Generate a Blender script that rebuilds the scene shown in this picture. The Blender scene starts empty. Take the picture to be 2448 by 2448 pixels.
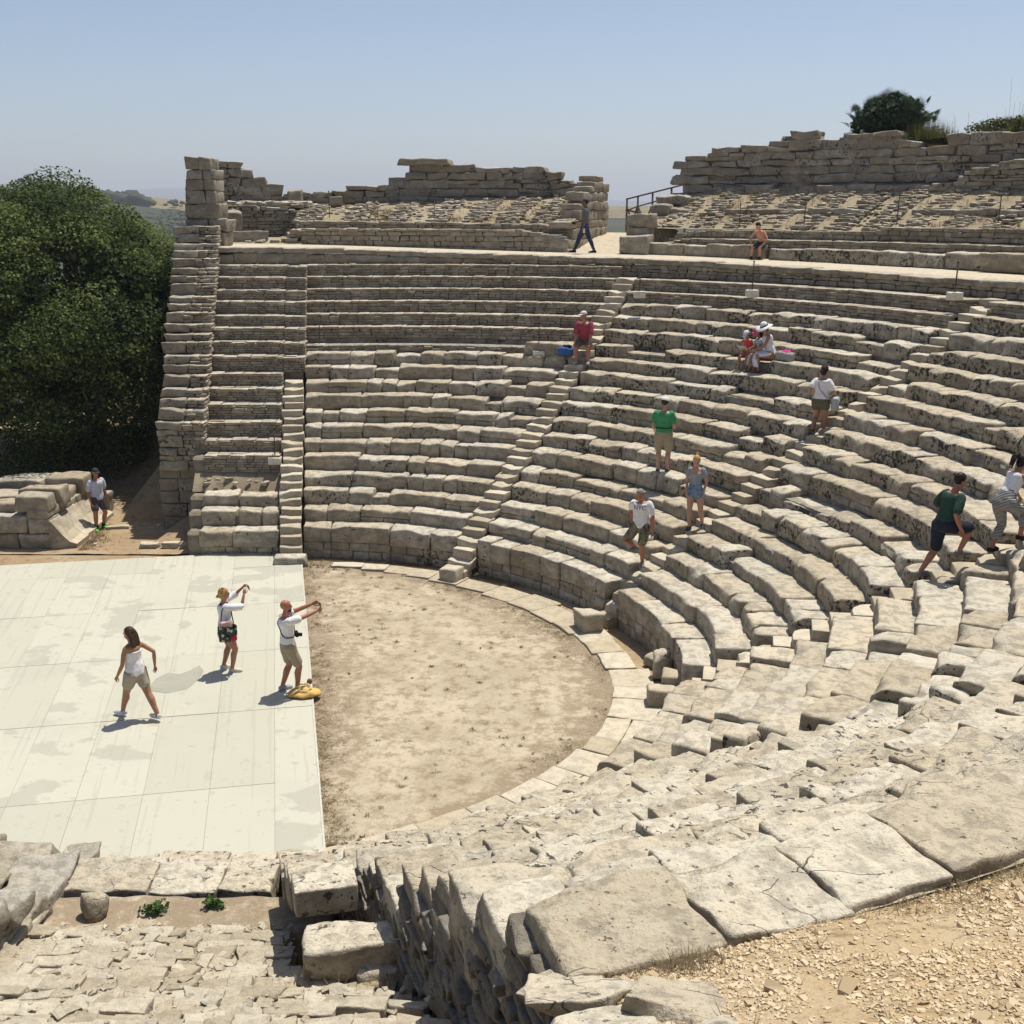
import bpy, math, random
import numpy as np
from mathutils import Vector, Matrix
from mathutils.bvhtree import BVHTree
rad = math.radians
scene = bpy.context.scene
COL = scene.collection
random.seed(7)
RNG = np.random.default_rng(11)

# ------------------------------------------------------------------ camera, sky, sun, exposure
EYE = (0.0, 0.0, 8.7)
cam_data = bpy.data.cameras.new('camera')
cam_data.sensor_width = 36.0
cam_data.sensor_fit = 'HORIZONTAL'
cam_data.lens = 36.0 * 2767.0 / 2448.0
cam_data.clip_start = 0.05
cam_data.clip_end = 60000.0
cam = bpy.data.objects.new('camera', cam_data)
COL.objects.link(cam)
cam.location = EYE
cam.rotation_euler = (rad(90.0 - 14.78), rad(-0.14), 0.0)
scene.camera = cam

SUN_AZ, SUN_EL = 38.0, 70.0           # azimuth clockwise from +Y, elevation
world = bpy.data.worlds.new('World')
scene.world = world
world.use_nodes = True
wn = world.node_tree
for n in list(wn.nodes):
    wn.nodes.remove(n)
sky = wn.nodes.new('ShaderNodeTexSky')
sky.sky_type = 'NISHITA'
sky.sun_disc = False
sky.sun_elevation = rad(SUN_EL)
sky.sun_rotation = rad(SUN_AZ)
sky.altitude = 2700.0
sky.air_density = 0.98
sky.dust_density = 10.0
sky.ozone_density = 0.0
bgn = wn.nodes.new('ShaderNodeBackground')
bgn.inputs['Strength'].default_value = 0.112
wout = wn.nodes.new('ShaderNodeOutputWorld')
wn.links.new(sky.outputs[0], bgn.inputs['Color'])
wn.links.new(bgn.outputs[0], wout.inputs['Surface'])

sun_data = bpy.data.lights.new('sun', 'SUN')
sun_data.energy = 4.75
sun_data.angle = rad(0.5)
sun_data.color = (1.0, 0.95, 0.85)
sun = bpy.data.objects.new('sun', sun_data)
COL.objects.link(sun)
sun.location = (20, 20, 40)
sd = Vector((math.sin(rad(SUN_AZ)) * math.cos(rad(SUN_EL)), math.cos(rad(SUN_AZ)) * math.cos(rad(SUN_EL)), math.sin(rad(SUN_EL))))
sun.rotation_euler = (-sd).to_track_quat('-Z', 'Y').to_euler()

scene.view_settings.view_transform = 'Standard'
scene.view_settings.look = 'None'
scene.view_settings.exposure = 0.14
scene.view_settings.gamma = 1.0
scene.view_settings.use_curve_mapping = False

# ------------------------------------------------------------------ tagging helpers
def tag(o, label=None, cat=None, group=None, kind=None):
    if label: o['label'] = label
    if cat: o['category'] = cat
    if group: o['group'] = group
    if kind: o['kind'] = kind
    return o

def thing(name, loc, label, cat, group=None, rotz=0.0):
    o = bpy.data.objects.new(name, None)
    o.empty_display_size = 0.2
    COL.objects.link(o)
    o.location = loc
    o.rotation_euler = (0, 0, rotz)
    return tag(o, label, cat, group)

# ------------------------------------------------------------------ numpy noise
def _hash(ix, iy, iz, s):
    h = (ix.astype(np.int64) * 374761393 + iy.astype(np.int64) * 668265263 + iz.astype(np.int64) * 2147483647 + s * 974711) & 0xFFFFFFFF
    h = ((h ^ (h >> 13)) * 1274126177) & 0xFFFFFFFF
    h = ((h ^ (h >> 16)) * 2246822519) & 0xFFFFFFFF
    return ((h ^ (h >> 15)) & 0xFFFFFF) / float(0xFFFFFF) * 2.0 - 1.0

def vnoise(P, s=0):
    f = np.floor(P); t = P - f; t = t * t * (3 - 2 * t); i = f.astype(np.int64)
    r = np.zeros(len(P))
    for dx in (0, 1):
        wx = t[:, 0] if dx else 1 - t[:, 0]
        for dy in (0, 1):
            wy = t[:, 1] if dy else 1 - t[:, 1]
            for dz in (0, 1):
                wz = t[:, 2] if dz else 1 - t[:, 2]
                r += wx * wy * wz * _hash(i[:, 0] + dx, i[:, 1] + dy, i[:, 2] + dz, s)
    return r

def fbm(P, s=0, octv=3):
    a, r, tot = 1.0, np.zeros(len(P)), 0.0
    for o in range(octv):
        r += a * vnoise(P * 2.03 ** o + o * 17.3, s + o); tot += a; a *= 0.5
    return r / tot

def vfbm(P, s=0, octv=2):
    return np.stack([fbm(P, s + 31 * k, octv) for k in range(3)], 1)

# ------------------------------------------------------------------ mesh builder
class MB:
    def __init__(self):
        self.V = []; self.F = []; self.T = []; self.A = []; self.S = []; self.Q = []; self.n = 0
    def add(self, V, F, tint=0.5, amp=0.0, freq=3.0):
        V = np.asarray(V, float)
        self.V.append(V)
        for f in F if isinstance(F, list) else [F]:
            f = np.asarray(f)
            if len(f): self.F.append(f + self.n)
        self.T.append(np.broadcast_to(np.asarray(tint, float), (len(V),)).copy())
        self.A.append(np.broadcast_to(np.asarray(amp, float), (len(V),)).copy())
        self.Q.append(np.full(len(V), freq))
        self.S.append(np.tile(RNG.uniform(-50, 50, 3), (len(V), 1)))
        self.n += len(V)
    def build(self, name, mat, parent=None, origin=(0, 0, 0), smooth=True):
        V = np.concatenate(self.V); T = np.concatenate(self.T); A = np.concatenate(self.A)
        if A.max() > 0:
            Q = np.concatenate(self.Q)[:, None]; S = np.concatenate(self.S)
            V = V + A[:, None] * vfbm(V * Q + S, 3, 4) * 1.6
        V = V - np.asarray(origin, float)
        me = bpy.data.meshes.new(name)
        me.vertices.add(len(V)); me.vertices.foreach_set('co', V.astype(np.float32).ravel())
        loops = np.concatenate([f.ravel() for f in self.F]); tot = np.concatenate([np.full(len(f), f.shape[1]) for f in self.F])
        me.loops.add(len(loops)); me.loops.foreach_set('vertex_index', loops.astype(np.int32))
        st = np.concatenate([[0], np.cumsum(tot)[:-1]])
        me.polygons.add(len(tot)); me.polygons.foreach_set('loop_start', st.astype(np.int32)); me.polygons.foreach_set('loop_total', tot.astype(np.int32))
        me.polygons.foreach_set('use_smooth', np.full(len(tot), smooth))
        at = me.attributes.new('tint', 'FLOAT', 'POINT'); at.data.foreach_set('value', T.astype(np.float32))
        me.update(calc_edges=True); me.validate()
        me.materials.append(mat)
        o = bpy.data.objects.new(name, me); COL.objects.link(o)
        if parent is not None: o.parent = parent
        else: o.location = origin
        return o

_grid = {}
def box_topo(nx, ny, nz):
    key = (nx, ny, nz)
    if key in _grid: return _grid[key]
    idx = {}; I = []
    def vid(i, j, k):
        p = (i, j, k)
        if p not in idx: idx[p] = len(I); I.append(p)
        return idx[p]
    F = []
    for i in range(nx):
        for j in range(ny):
            F.append([vid(i, j, nz), vid(i + 1, j, nz), vid(i + 1, j + 1, nz), vid(i, j + 1, nz)])
            F.append([vid(i, j, 0), vid(i, j + 1, 0), vid(i + 1, j + 1, 0), vid(i + 1, j, 0)])
    for i in range(nx):
        for k in range(nz):
            F.append([vid(i, 0, k), vid(i + 1, 0, k), vid(i + 1, 0, k + 1), vid(i, 0, k + 1)])
            F.append([vid(i, ny, k), vid(i, ny, k + 1), vid(i + 1, ny, k + 1), vid(i + 1, ny, k)])
    for j in range(ny):
        for k in range(nz):
            F.append([vid(0, j, k), vid(0, j, k + 1), vid(0, j + 1, k + 1), vid(0, j + 1, k)])
            F.append([vid(nx, j, k), vid(nx, j + 1, k), vid(nx, j + 1, k + 1), vid(nx, j, k + 1)])
    _grid[key] = (np.array(I), np.array(F))
    return _grid[key]

def _axis(n, L, r):
    if n < 3: return np.linspace(0, L, n + 1)
    r = min(r, L * 0.3)
    return np.concatenate([[0], np.linspace(r, L - r, n - 1), [L]])

def stone(mb, frame, L, D, H, cell=0.1, rr=0.03, amp=0.02, tint=None, freq=3.0, jit=0.0, chip=0.0):
    """rounded irregular block: local a in 0..L, d in 0..D, z in 0..H, mapped by frame()"""
    nx = int(min(40, max(3, round(L / cell)))); ny = int(min(24, max(3, round(D / cell)))); nz = int(min(12, max(3, round(H / cell))))
    I, F = box_topo(nx, ny, nz)
    P = np.stack([_axis(nx, L, rr)[I[:, 0]], _axis(ny, D, rr)[I[:, 1]], _axis(nz, H, rr)[I[:, 2]]], 1)
    hs = np.array([L, D, H]) / 2
    q = P - hs
    r = np.minimum(rr, hs * 0.6)
    c = np.clip(q, -(hs - r), hs - r); d = q - c
    nrm = np.linalg.norm(d / r, axis=1)
    k = np.where(nrm > 1, 1 / np.maximum(nrm, 1e-9), 1.0)
    q = c + d * k[:, None]
    if jit > 0:                                    # shear / skew the corners so no two stones are alike
        u = q / hs
        J = RNG.uniform(-jit, jit, (4, 3)) * hs
        q = q + u[:, :1] * u[:, 1:2] * J[0] + u[:, 1:2] * u[:, 2:3] * J[1] + u[:, :1] * u[:, 2:3] * J[2] + (u[:, :1] ** 2 - .5) * J[3] * .5
    if chip > 0:
        for _ in range(2):
            if RNG.random() < chip:
                u = q / hs; cx_ = RNG.uniform(-1, 1) if RNG.random() < .6 else RNG.choice([-1, 1]); dd = np.sqrt(((u[:, 0] - cx_) * L / .55) ** 2 + ((u[:, 1] + 1) * D / .34) ** 2 + ((u[:, 2] - 1) * H / .30) ** 2)
                w = np.clip(1 - dd, 0, 1) ** .7 * RNG.uniform(.5, 1.0); q = q + w[:, None] * np.array([0, .07, -.09])
    P = q + hs
    if tint is None: tint = RNG.uniform(0.15, 0.85)
    mb.add(frame(P), F, tint, amp, freq)

def grid_sheet(mb, X, Y, Z, tint=0.5, amp=0.0, freq=2.0):
    ny, nx = X.shape
    V = np.stack([X.ravel(), Y.ravel(), Z.ravel()], 1)
    i = np.arange((ny - 1) * (nx - 1)); r = i // (nx - 1); c = i % (nx - 1)
    F = np.stack([r * nx + c, r * nx + c + 1, (r + 1) * nx + c + 1, (r + 1) * nx + c], 1)
    mb.add(V, F, tint, amp, freq)

# ------------------------------------------------------------------ materials
def new_mat(name):
    m = bpy.data.materials.new(name); m.use_nodes = True
    nt = m.node_tree
    for n in list(nt.nodes): nt.nodes.remove(n)
    return m, nt
class NB:
    """tiny node helper"""
    def __init__(self, name):
        self.m, self.t = new_mat(name)
        self.out = self.t.nodes.new('ShaderNodeOutputMaterial')
        self.bsdf = self.t.nodes.new('ShaderNodeBsdfPrincipled')
        self.t.links.new(self.bsdf.outputs[0], self.out.inputs['Surface'])
        self.geo = self.t.nodes.new('ShaderNodeNewGeometry')
        self.pos = self.geo.outputs['Position']
        self.bsdf.inputs['Specular IOR Level'].default_value = 0.15
    def set(self, sock, v):
        if hasattr(v, 'is_output') or isinstance(v, bpy.types.NodeSocket): self.t.links.new(v, sock)
        elif isinstance(v, (tuple, list)) and len(v) == 3 and sock.type == 'RGBA': sock.default_value = (*v, 1)
        else: sock.default_value = v
    def noise(self, scale, detail=4, rough=0.55, vec=None, dist=0.0):
        n = self.t.nodes.new('ShaderNodeTexNoise')
        n.inputs['Scale'].default_value = scale; n.inputs['Detail'].default_value = detail; n.inputs['Roughness'].default_value = rough
        n.inputs['Distortion'].default_value = dist
        self.t.links.new(vec or self.pos, n.inputs['Vector'])
        return n.outputs[0]
    def scaled(self, s, vec=None):
        n = self.t.nodes.new('ShaderNodeVectorMath'); n.operation = 'MULTIPLY'
        self.t.links.new(vec or self.pos, n.inputs[0]); n.inputs[1].default_value = s
        return n.outputs[0]
    def voro(self, scale, feature='F1', vec=None, rnd=1.0, out=0):
        n = self.t.nodes.new('ShaderNodeTexVoronoi'); n.feature = feature
        n.inputs['Scale'].default_value = scale; n.inputs['Randomness'].default_value = rnd
        self.t.links.new(vec or self.pos, n.inputs['Vector'])
        return n.outputs[out]
    def ramp(self, fac, lo, hi, a=0.0, b=1.0):
        n = self.t.nodes.new('ShaderNodeMapRange'); n.interpolation_type = 'SMOOTHSTEP'
        self.set(n.inputs['Value'], fac)
        n.inputs['From Min'].default_value = lo; n.inputs['From Max'].default_value = hi
        n.inputs['To Min'].default_value = a; n.inputs['To Max'].default_value = b
        return n.outputs[0]
    def math(self, op, a, b=0.0):
        n = self.t.nodes.new('ShaderNodeMath'); n.operation = op
        self.set(n.inputs[0], a); self.set(n.inputs[1], b)
        return n.outputs[0]
    def mix(self, fac, a, b, mode='MIX'):
        n = self.t.nodes.new('ShaderNodeMix'); n.data_type = 'RGBA'; n.blend_type = mode
        self.set(n.inputs[0], fac); self.set(n.inputs[6], a); self.set(n.inputs[7], b)
        return n.outputs[2]
    def attr(self, name):
        n = self.t.nodes.new('ShaderNodeAttribute'); n.attribute_name = name
        return n.outputs['Fac']
    def normal_z(self):
        s = self.t.nodes.new('ShaderNodeSeparateXYZ'); self.t.links.new(self.geo.outputs['True Normal'], s.inputs[0])
        return s.outputs[2]
    def bump(self, h, strength=0.5, dist=0.02, prev=None):
        n = self.t.nodes.new('ShaderNodeBump'); n.inputs['Strength'].default_value = strength; n.inputs['Distance'].default_value = dist
        self.t.links.new(h, n.inputs['Height'])
        if prev is not None: self.t.links.new(prev, n.inputs['Normal'])
        return n.outputs[0]
    def done(self, color, rough=0.9, normal=None):
        self.set(self.bsdf.inputs['Base Color'], color)
        self.set(self.bsdf.inputs['Roughness'], rough)
        if normal is not None: self.t.links.new(normal, self.bsdf.inputs['Normal'])
        return self.m

def stone_mat(name, warm=(0.575, 0.49, 0.355), grey=(0.51, 0.465, 0.375), lichen=0.0, dark=0.55, bump=0.6, fine=1.0, pale=0.35, cracks=0.0, crust_shade=0.56):
    b = NB(name)
    t = b.attr('tint')
    n1 = b.noise(0.8, 5, 0.6)
    f = b.math('ADD', n1, b.math('MULTIPLY', b.math('SUBTRACT', t, 0.5), 0.55))
    c = b.mix(b.ramp(f, 0.34, 0.66), warm, grey)
    n2 = b.noise(5.5 * fine, 7, 0.68)
    c = b.mix(b.ramp(n2, 0.56, 0.40, 0, dark), c, (0.21, 0.185, 0.145))
    n3 = b.noise(3.1 * fine, 6, 0.62, b.scaled((1.0, 1.0, 1.4)))
    c = b.mix(b.ramp(n3, 0.56, 0.66, 0, pale), c, (0.66, 0.595, 0.46))
    n4 = b.noise(26 * fine, 4, 0.7)
    c = b.mix(b.ramp(n4, 0.46, 0.30, 0, 0.55), c, (0.16, 0.14, 0.11))
    c = b.mix(b.ramp(n4, 0.60, 0.72, 0, 0.35), c, (0.58, 0.55, 0.47))
    # per stone value
    v = b.ramp(t, 0.0, 1.0, 0.76, 1.14)
    comb = b.t.nodes.new('ShaderNodeCombineColor')
    for i in range(3): b.t.links.new(v, comb.inputs[i])
    c = b.mix(1.0, c, comb.outputs[0], 'MULTIPLY')
    # ochre stains
    n6 = b.noise(1.9, 4, 0.6, b.scaled((1.3, 1.1, 1)))
    c = b.mix(b.ramp(n6, 0.66, 0.75, 0, 0.4), c, (0.46, 0.30, 0.13))
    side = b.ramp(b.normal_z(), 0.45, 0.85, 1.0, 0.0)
    # brown patina plus painted shade that deepens the upright faces, patchy
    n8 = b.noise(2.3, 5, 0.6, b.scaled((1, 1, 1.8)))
    c = b.mix(b.math('MINIMUM', b.math('MULTIPLY', side, b.ramp(n8, 0.62, 0.36, 0.55 * crust_shade, 1.3 * crust_shade)), .92), c, (0.185, 0.155, 0.115))
    if cracks > 0:
        wv = b.t.nodes.new('ShaderNodeVectorMath'); wv.operation = 'ADD'; nn = b.t.nodes.new('ShaderNodeTexNoise'); nn.inputs['Scale'].default_value = 3.0; nn.inputs['Detail'].default_value = 4
        b.t.links.new(b.pos, nn.inputs['Vector']); sc_ = b.scaled((.35, .35, .35), nn.outputs[1]); b.t.links.new(b.scaled((1.0, 2.1, 1.0)), wv.inputs[0]); b.t.links.new(sc_, wv.inputs[1])
        ed = b.voro(1.7, 'DISTANCE_TO_EDGE', wv.outputs[0]); mk = b.ramp(b.noise(1.7, 3, .5), 0.53, 0.63)
        crk = b.math('MULTIPLY', b.ramp(ed, 0.011, 0.002), mk); c = b.mix(b.math('MULTIPLY', crk, cracks), c, (0.10, 0.085, 0.06))
        pit = b.noise(15, 3, .55); pitm = b.ramp(pit, 0.34, 0.28); c = b.mix(b.math('MULTIPLY', pitm, .75), c, (0.13, 0.11, 0.085))
        bl = b.noise(9.5, 5, .65); bm_ = b.noise(.55, 2, .5); blk = b.math('MULTIPLY', b.ramp(bl, .585, .61), b.ramp(bm_, .49, .58)); c = b.mix(b.math('MULTIPLY', blk, .9), c, (0.045, 0.043, 0.038))
    if lichen > 0:
        n5 = b.noise(11.5, 6, 0.66)
        n7 = b.noise(1.1, 4, 0.6, b.scaled((1, 1, 0.8)))
        sd = b.ramp(b.normal_z(), 0.5, 0.9, 1.0, 0.10)
        m = b.math('MULTIPLY', b.ramp(b.math('ADD', n5, b.math('MULTIPLY', b.math('SUBTRACT', n7, 0.5), 0.62)), 0.66 - 0.085 * lichen, 0.685 - 0.08 * lichen), sd)
        m = b.math('MULTIPLY', m, 0.92)
        c = b.mix(m, c, (0.036, 0.035, 0.031))
    h = b.math('ADD', b.math('MULTIPLY', n2, 1.0), b.math('MULTIPLY', n4, 0.28))
    vor = b.voro(11 * fine)
    h = b.math('ADD', h, b.math('MULTIPLY', vor, 0.12))
    if cracks > 0: h = b.math('SUBTRACT', b.math('SUBTRACT', h, b.math('MULTIPLY', crk, .5)), b.math('MULTIPLY', pitm, .35))
    nm = b.bump(h, bump, 0.05)
    return b.done(c, 0.95, nm)

def soil_mat(name, a, c2, dark, sc=1.0, pebble=0.25):
    b = NB(name)
    n1 = b.noise(0.55 * sc, 6, 0.62); n2 = b.noise(4.2 * sc, 7, 0.7); n3 = b.noise(24 * sc, 4, 0.7)
    c = b.mix(b.ramp(n1, 0.38, 0.64), a, c2)
    c = b.mix(b.ramp(n2, 0.50, 0.66, 0, 0.75), c, dark)
    c = b.mix(b.ramp(n3, 0.58, 0.72, 0, 0.5), c, tuple(min(1, x * 1.35) for x in c2))
    c = b.mix(b.ramp(n3, 0.44, 0.30, 0, 0.55), c, tuple(x * 0.6 for x in dark))
    vo = b.voro(16 * sc); peb = b.ramp(vo, 0.22, 0.10, 0, pebble)
    c = b.mix(peb, c, (0.55, 0.49, 0.38))
    nm = b.bump(b.math('ADD', b.math('MULTIPLY', n2, 0.6), b.math('ADD', b.math('MULTIPLY', n3, 0.5), b.math('MULTIPLY', vo, -0.25))), 0.7, 0.035)
    return b.done(c, 0.97, nm)

def orchestra_soil(name, a, c2, dark):
    b = NB(name); t = b.attr('tint')
    n1 = b.noise(0.7, 6, 0.65); n2 = b.noise(3.3, 8, 0.74); n3 = b.noise(17, 5, 0.72); n4 = b.noise(48, 3, .7)
    c = b.mix(b.ramp(n1, 0.40, 0.62), a, c2)
    f = b.math('ADD', n2, b.math('MULTIPLY', t, 0.22))
    c = b.mix(b.ramp(f, 0.47, 0.64, 0, 0.85), c, dark)
    c = b.mix(b.ramp(n3, 0.55, 0.68, 0, 0.55), c, (0.22, 0.16, 0.10))
    c = b.mix(b.ramp(n3, 0.42, 0.30, 0, 0.6), c, (0.60, 0.51, 0.37))
    c = b.mix(b.ramp(n4, 0.58, 0.7, 0, .5), c, (0.24, 0.18, 0.11))
    nm = b.bump(b.math('ADD', n2, b.math('MULTIPLY', n3, 0.6)), 0.8, 0.04)
    return b.done(c, .97, nm)

M = {}
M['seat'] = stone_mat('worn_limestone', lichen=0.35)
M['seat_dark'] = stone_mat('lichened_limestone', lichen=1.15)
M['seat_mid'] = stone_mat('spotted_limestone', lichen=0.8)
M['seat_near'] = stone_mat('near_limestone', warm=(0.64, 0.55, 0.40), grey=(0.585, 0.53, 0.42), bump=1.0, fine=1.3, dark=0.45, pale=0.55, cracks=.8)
M['rubble'] = stone_mat('rubble_masonry', warm=(0.53, 0.45, 0.33), grey=(0.475, 0.43, 0.345), dark=0.45, crust_shade=0.8)
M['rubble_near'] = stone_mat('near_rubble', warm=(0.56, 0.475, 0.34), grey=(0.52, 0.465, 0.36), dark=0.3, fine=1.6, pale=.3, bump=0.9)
M['wall'] = stone_mat('weathered_block', warm=(0.42, 0.365, 0.28), grey=(0.37, 0.345, 0.295), lichen=0.5, dark=0.55, crust_shade=.6)
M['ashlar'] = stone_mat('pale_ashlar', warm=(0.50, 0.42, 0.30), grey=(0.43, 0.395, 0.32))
M['step'] = stone_mat('cut_step', warm=(0.58, 0.495, 0.355), grey=(0.53, 0.47, 0.365), dark=0.25, bump=0.25, pale=0.25, crust_shade=.45)
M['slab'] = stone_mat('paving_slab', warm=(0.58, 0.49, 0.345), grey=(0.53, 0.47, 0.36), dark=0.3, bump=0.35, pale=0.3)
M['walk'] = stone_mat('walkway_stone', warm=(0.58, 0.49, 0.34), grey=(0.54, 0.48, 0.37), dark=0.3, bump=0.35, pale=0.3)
M['earth'] = orchestra_soil('orchestra_earth', (0.43, 0.36, 0.255), (0.535, 0.455, 0.335), (0.285, 0.22, 0.145))
M['earth_path'] = soil_mat('trodden_earth', (0.33, 0.235, 0.14), (0.40, 0.31, 0.20), (0.19, 0.125, 0.07))
M['core'] = soil_mat('rubble_core_fill', (0.25, 0.20, 0.135), (0.31, 0.26, 0.18), (0.14, 0.105, 0.07))
M['dry'] = soil_mat('dry_grass_soil', (0.315, 0.255, 0.165), (0.385, 0.325, 0.22), (0.20, 0.165, 0.10), 1.6)
M['gravel_soil'] = soil_mat('gravel_soil', (0.44, 0.315, 0.165), (0.46, 0.36, 0.23), (0.23, 0.16, 0.09), 1.5, 0.5)
M['hill'] = soil_mat('hillside', (0.040, 0.050, 0.030), (0.075, 0.075, 0.042), (0.02, 0.028, 0.018), 0.03, 0.0)
M['hill_field'] = soil_mat('dry_field', (0.20, 0.16, 0.09), (0.25, 0.20, 0.11), (0.10, 0.10, 0.05), 0.03, 0.0)

def plain(name, col, rough=0.8, var=0.12, sc=14, spec=0.2, bump=0.0, metal=0.0):
    b = NB(name); b.bsdf.inputs['Specular IOR Level'].default_value = spec
    b.bsdf.inputs['Metallic'].default_value = metal
    tc = b.t.nodes.new('ShaderNodeTexCoord').outputs['Object']
    n = b.noise(sc, 4, 0.6, tc)
    c = b.mix(b.ramp(n, 0.3, 0.7), tuple(x * (1 - var) for x in col), tuple(min(1, x * (1 + var)) for x in col))
    return b.done(c, rough, b.bump(n, bump, 0.01) if bump else None)

def leaf_mat(name, dark, mid, lit, trans=0.4):
    b = NB(name)
    t = b.attr('tint')
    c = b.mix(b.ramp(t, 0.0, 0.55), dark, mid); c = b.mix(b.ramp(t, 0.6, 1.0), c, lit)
    b.done(c, 0.62)
    b.bsdf.inputs['Specular IOR Level'].default_value = 0.12
    tr = b.t.nodes.new('ShaderNodeBsdfTranslucent'); b.t.links.new(c, tr.inputs['Color'])
    mx = b.t.nodes.new('ShaderNodeMixShader'); mx.inputs[0].default_value = trans
    b.t.links.new(b.bsdf.outputs[0], mx.inputs[1]); b.t.links.new(tr.outputs[0], mx.inputs[2])
    b.t.links.new(mx.outputs[0], b.out.inputs['Surface'])
    return b.m
M['leaf'] = leaf_mat('tree_leaf', (0.030, 0.050, 0.016), (0.108, 0.148, 0.042), (0.23, 0.27, 0.08))
M['far_leaf'] = leaf_mat('far_foliage', (0.025, 0.035, 0.018), (0.04, 0.052, 0.025), (0.06, 0.07, 0.03), 0.1)
M['palm_leaf'] = leaf_mat('palm_leaf', (0.018, 0.038, 0.020), (0.035, 0.065, 0.030), (0.075, 0.105, 0.042), 0.2)
M['scrub'] = leaf_mat('scrub_leaf', (0.06, 0.072, 0.022), (0.105, 0.115, 0.035), (0.26, 0.21, 0.085), 0.25)
M['straw'] = leaf_mat('dry_straw', (0.12, 0.085, 0.04), (0.25, 0.18, 0.085), (0.40, 0.30, 0.16), 0.2)
M['weed'] = leaf_mat('green_weed', (0.03, 0.06, 0.015), (0.05, 0.10, 0.025), (0.09, 0.16, 0.04), 0.25)
M['bark'] = plain('bark', (0.09, 0.07, 0.05), 0.95, 0.35, 9, 0.1, 0.6)
M['timber'] = plain('weathered_timber', (0.13, 0.105, 0.085), 0.9, 0.3, 18, 0.1, 0.3)
M['iron'] = plain('rusty_iron', (0.055, 0.045, 0.04), 0.7, 0.3, 30, 0.4)
M['cement'] = plain('pale_cement', (0.60, 0.56, 0.46), 0.9, 0.15, 10, 0.1, 0.2)

# ------------------------------------------------------------------ theatre geometry
CX, CY = -4.6, 20.5
def itp(xs, ys):
    xs = np.array(xs, float); ys = np.array(ys, float)
    return lambda a: np.interp(a, xs, ys)
def smooth_itp(xs, ys, w=6.0):
    f = itp(xs, ys)
    return lambda a: sum(f(np.asarray(a, float) + o) for o in np.linspace(-w, w, 7)) / 7.0
R0f = smooth_itp([-30, -5, 30, 69, 95, 163, 200], [7.92, 7.90, 7.52, 7.38, 7.73, 7.66, 7.66])
Tf = smooth_itp([-30, -5, 30, 69, 97, 163, 200], [.488, .488, .583, .572, .625, .627, .627])
def Rk(az, k): return R0f(az) + Tf(az) * k
def Zk(k): return 0.0 if k < 0 else 0.839 + 0.339 * k
Rlip = smooth_itp([-30, -5, 12, 28, 60, 90, 160], [17.2, 17.22, 17.75, 18.15, 17.9, 18.4, 19.6], 4)
Zd = smooth_itp([-15, -6, 3, 12, 20, 30, 43, 55, 67, 160], [7.45, 7.4, 7.3, 7.22, 7.17, 7.13, 7.05, 7.0, 6.99, 7.1], 4)
def pol(az, r):
    a = np.radians(az)
    return CX + r * np.sin(a), CY + r * np.cos(a)
def polar_frame(az0, rfun, z0, yaw=0.0):
    """a metres along the arc (clockwise), d metres outward, z up"""
    rr = float(rfun(az0))
    def fr(P):
        az = az0 + np.degrees(P[:, 0] / rr)
        r = rfun(az) + P[:, 1]
        x, y = pol(az, r)
        return np.stack([x, y, z0 + P[:, 2]], 1)
    return fr
def line_frame(o, ang, z0=0.0, tilt=0.0, lean=0.0):
    """a along direction at angle (degrees from +X, ccw), d to its left, z up; tilt raises along a"""
    c, s = math.cos(rad(ang)), math.sin(rad(ang)); tt = math.tan(rad(tilt)); tl = math.tan(rad(lean))
    def fr(P):
        return np.stack([o[0] + P[:, 0] * c - P[:, 1] * s, o[1] + P[:, 0] * s + P[:, 1] * c, o[2] + z0 + P[:, 2] + P[:, 0] * tt + P[:, 1] * tl], 1)
    return fr
def cell_at(x, y, z):
    d = math.sqrt(x * x + y * y + (z - 8.7) ** 2)
    return max(0.035, 0.0036 * d)

# stair centre lines (azimuth) and half width
STAIRS = [-7.4, 27.6, 65.3, 101.7, 132.3, 165.5]
HW = 0.30
def edge_after(i, r): return STAIRS[i] + np.degrees((HW + 0.02) / r)
def edge_before(i, r): return 163.25 if i == 5 else STAIRS[i] - np.degrees((HW + 0.02) / r)

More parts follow.
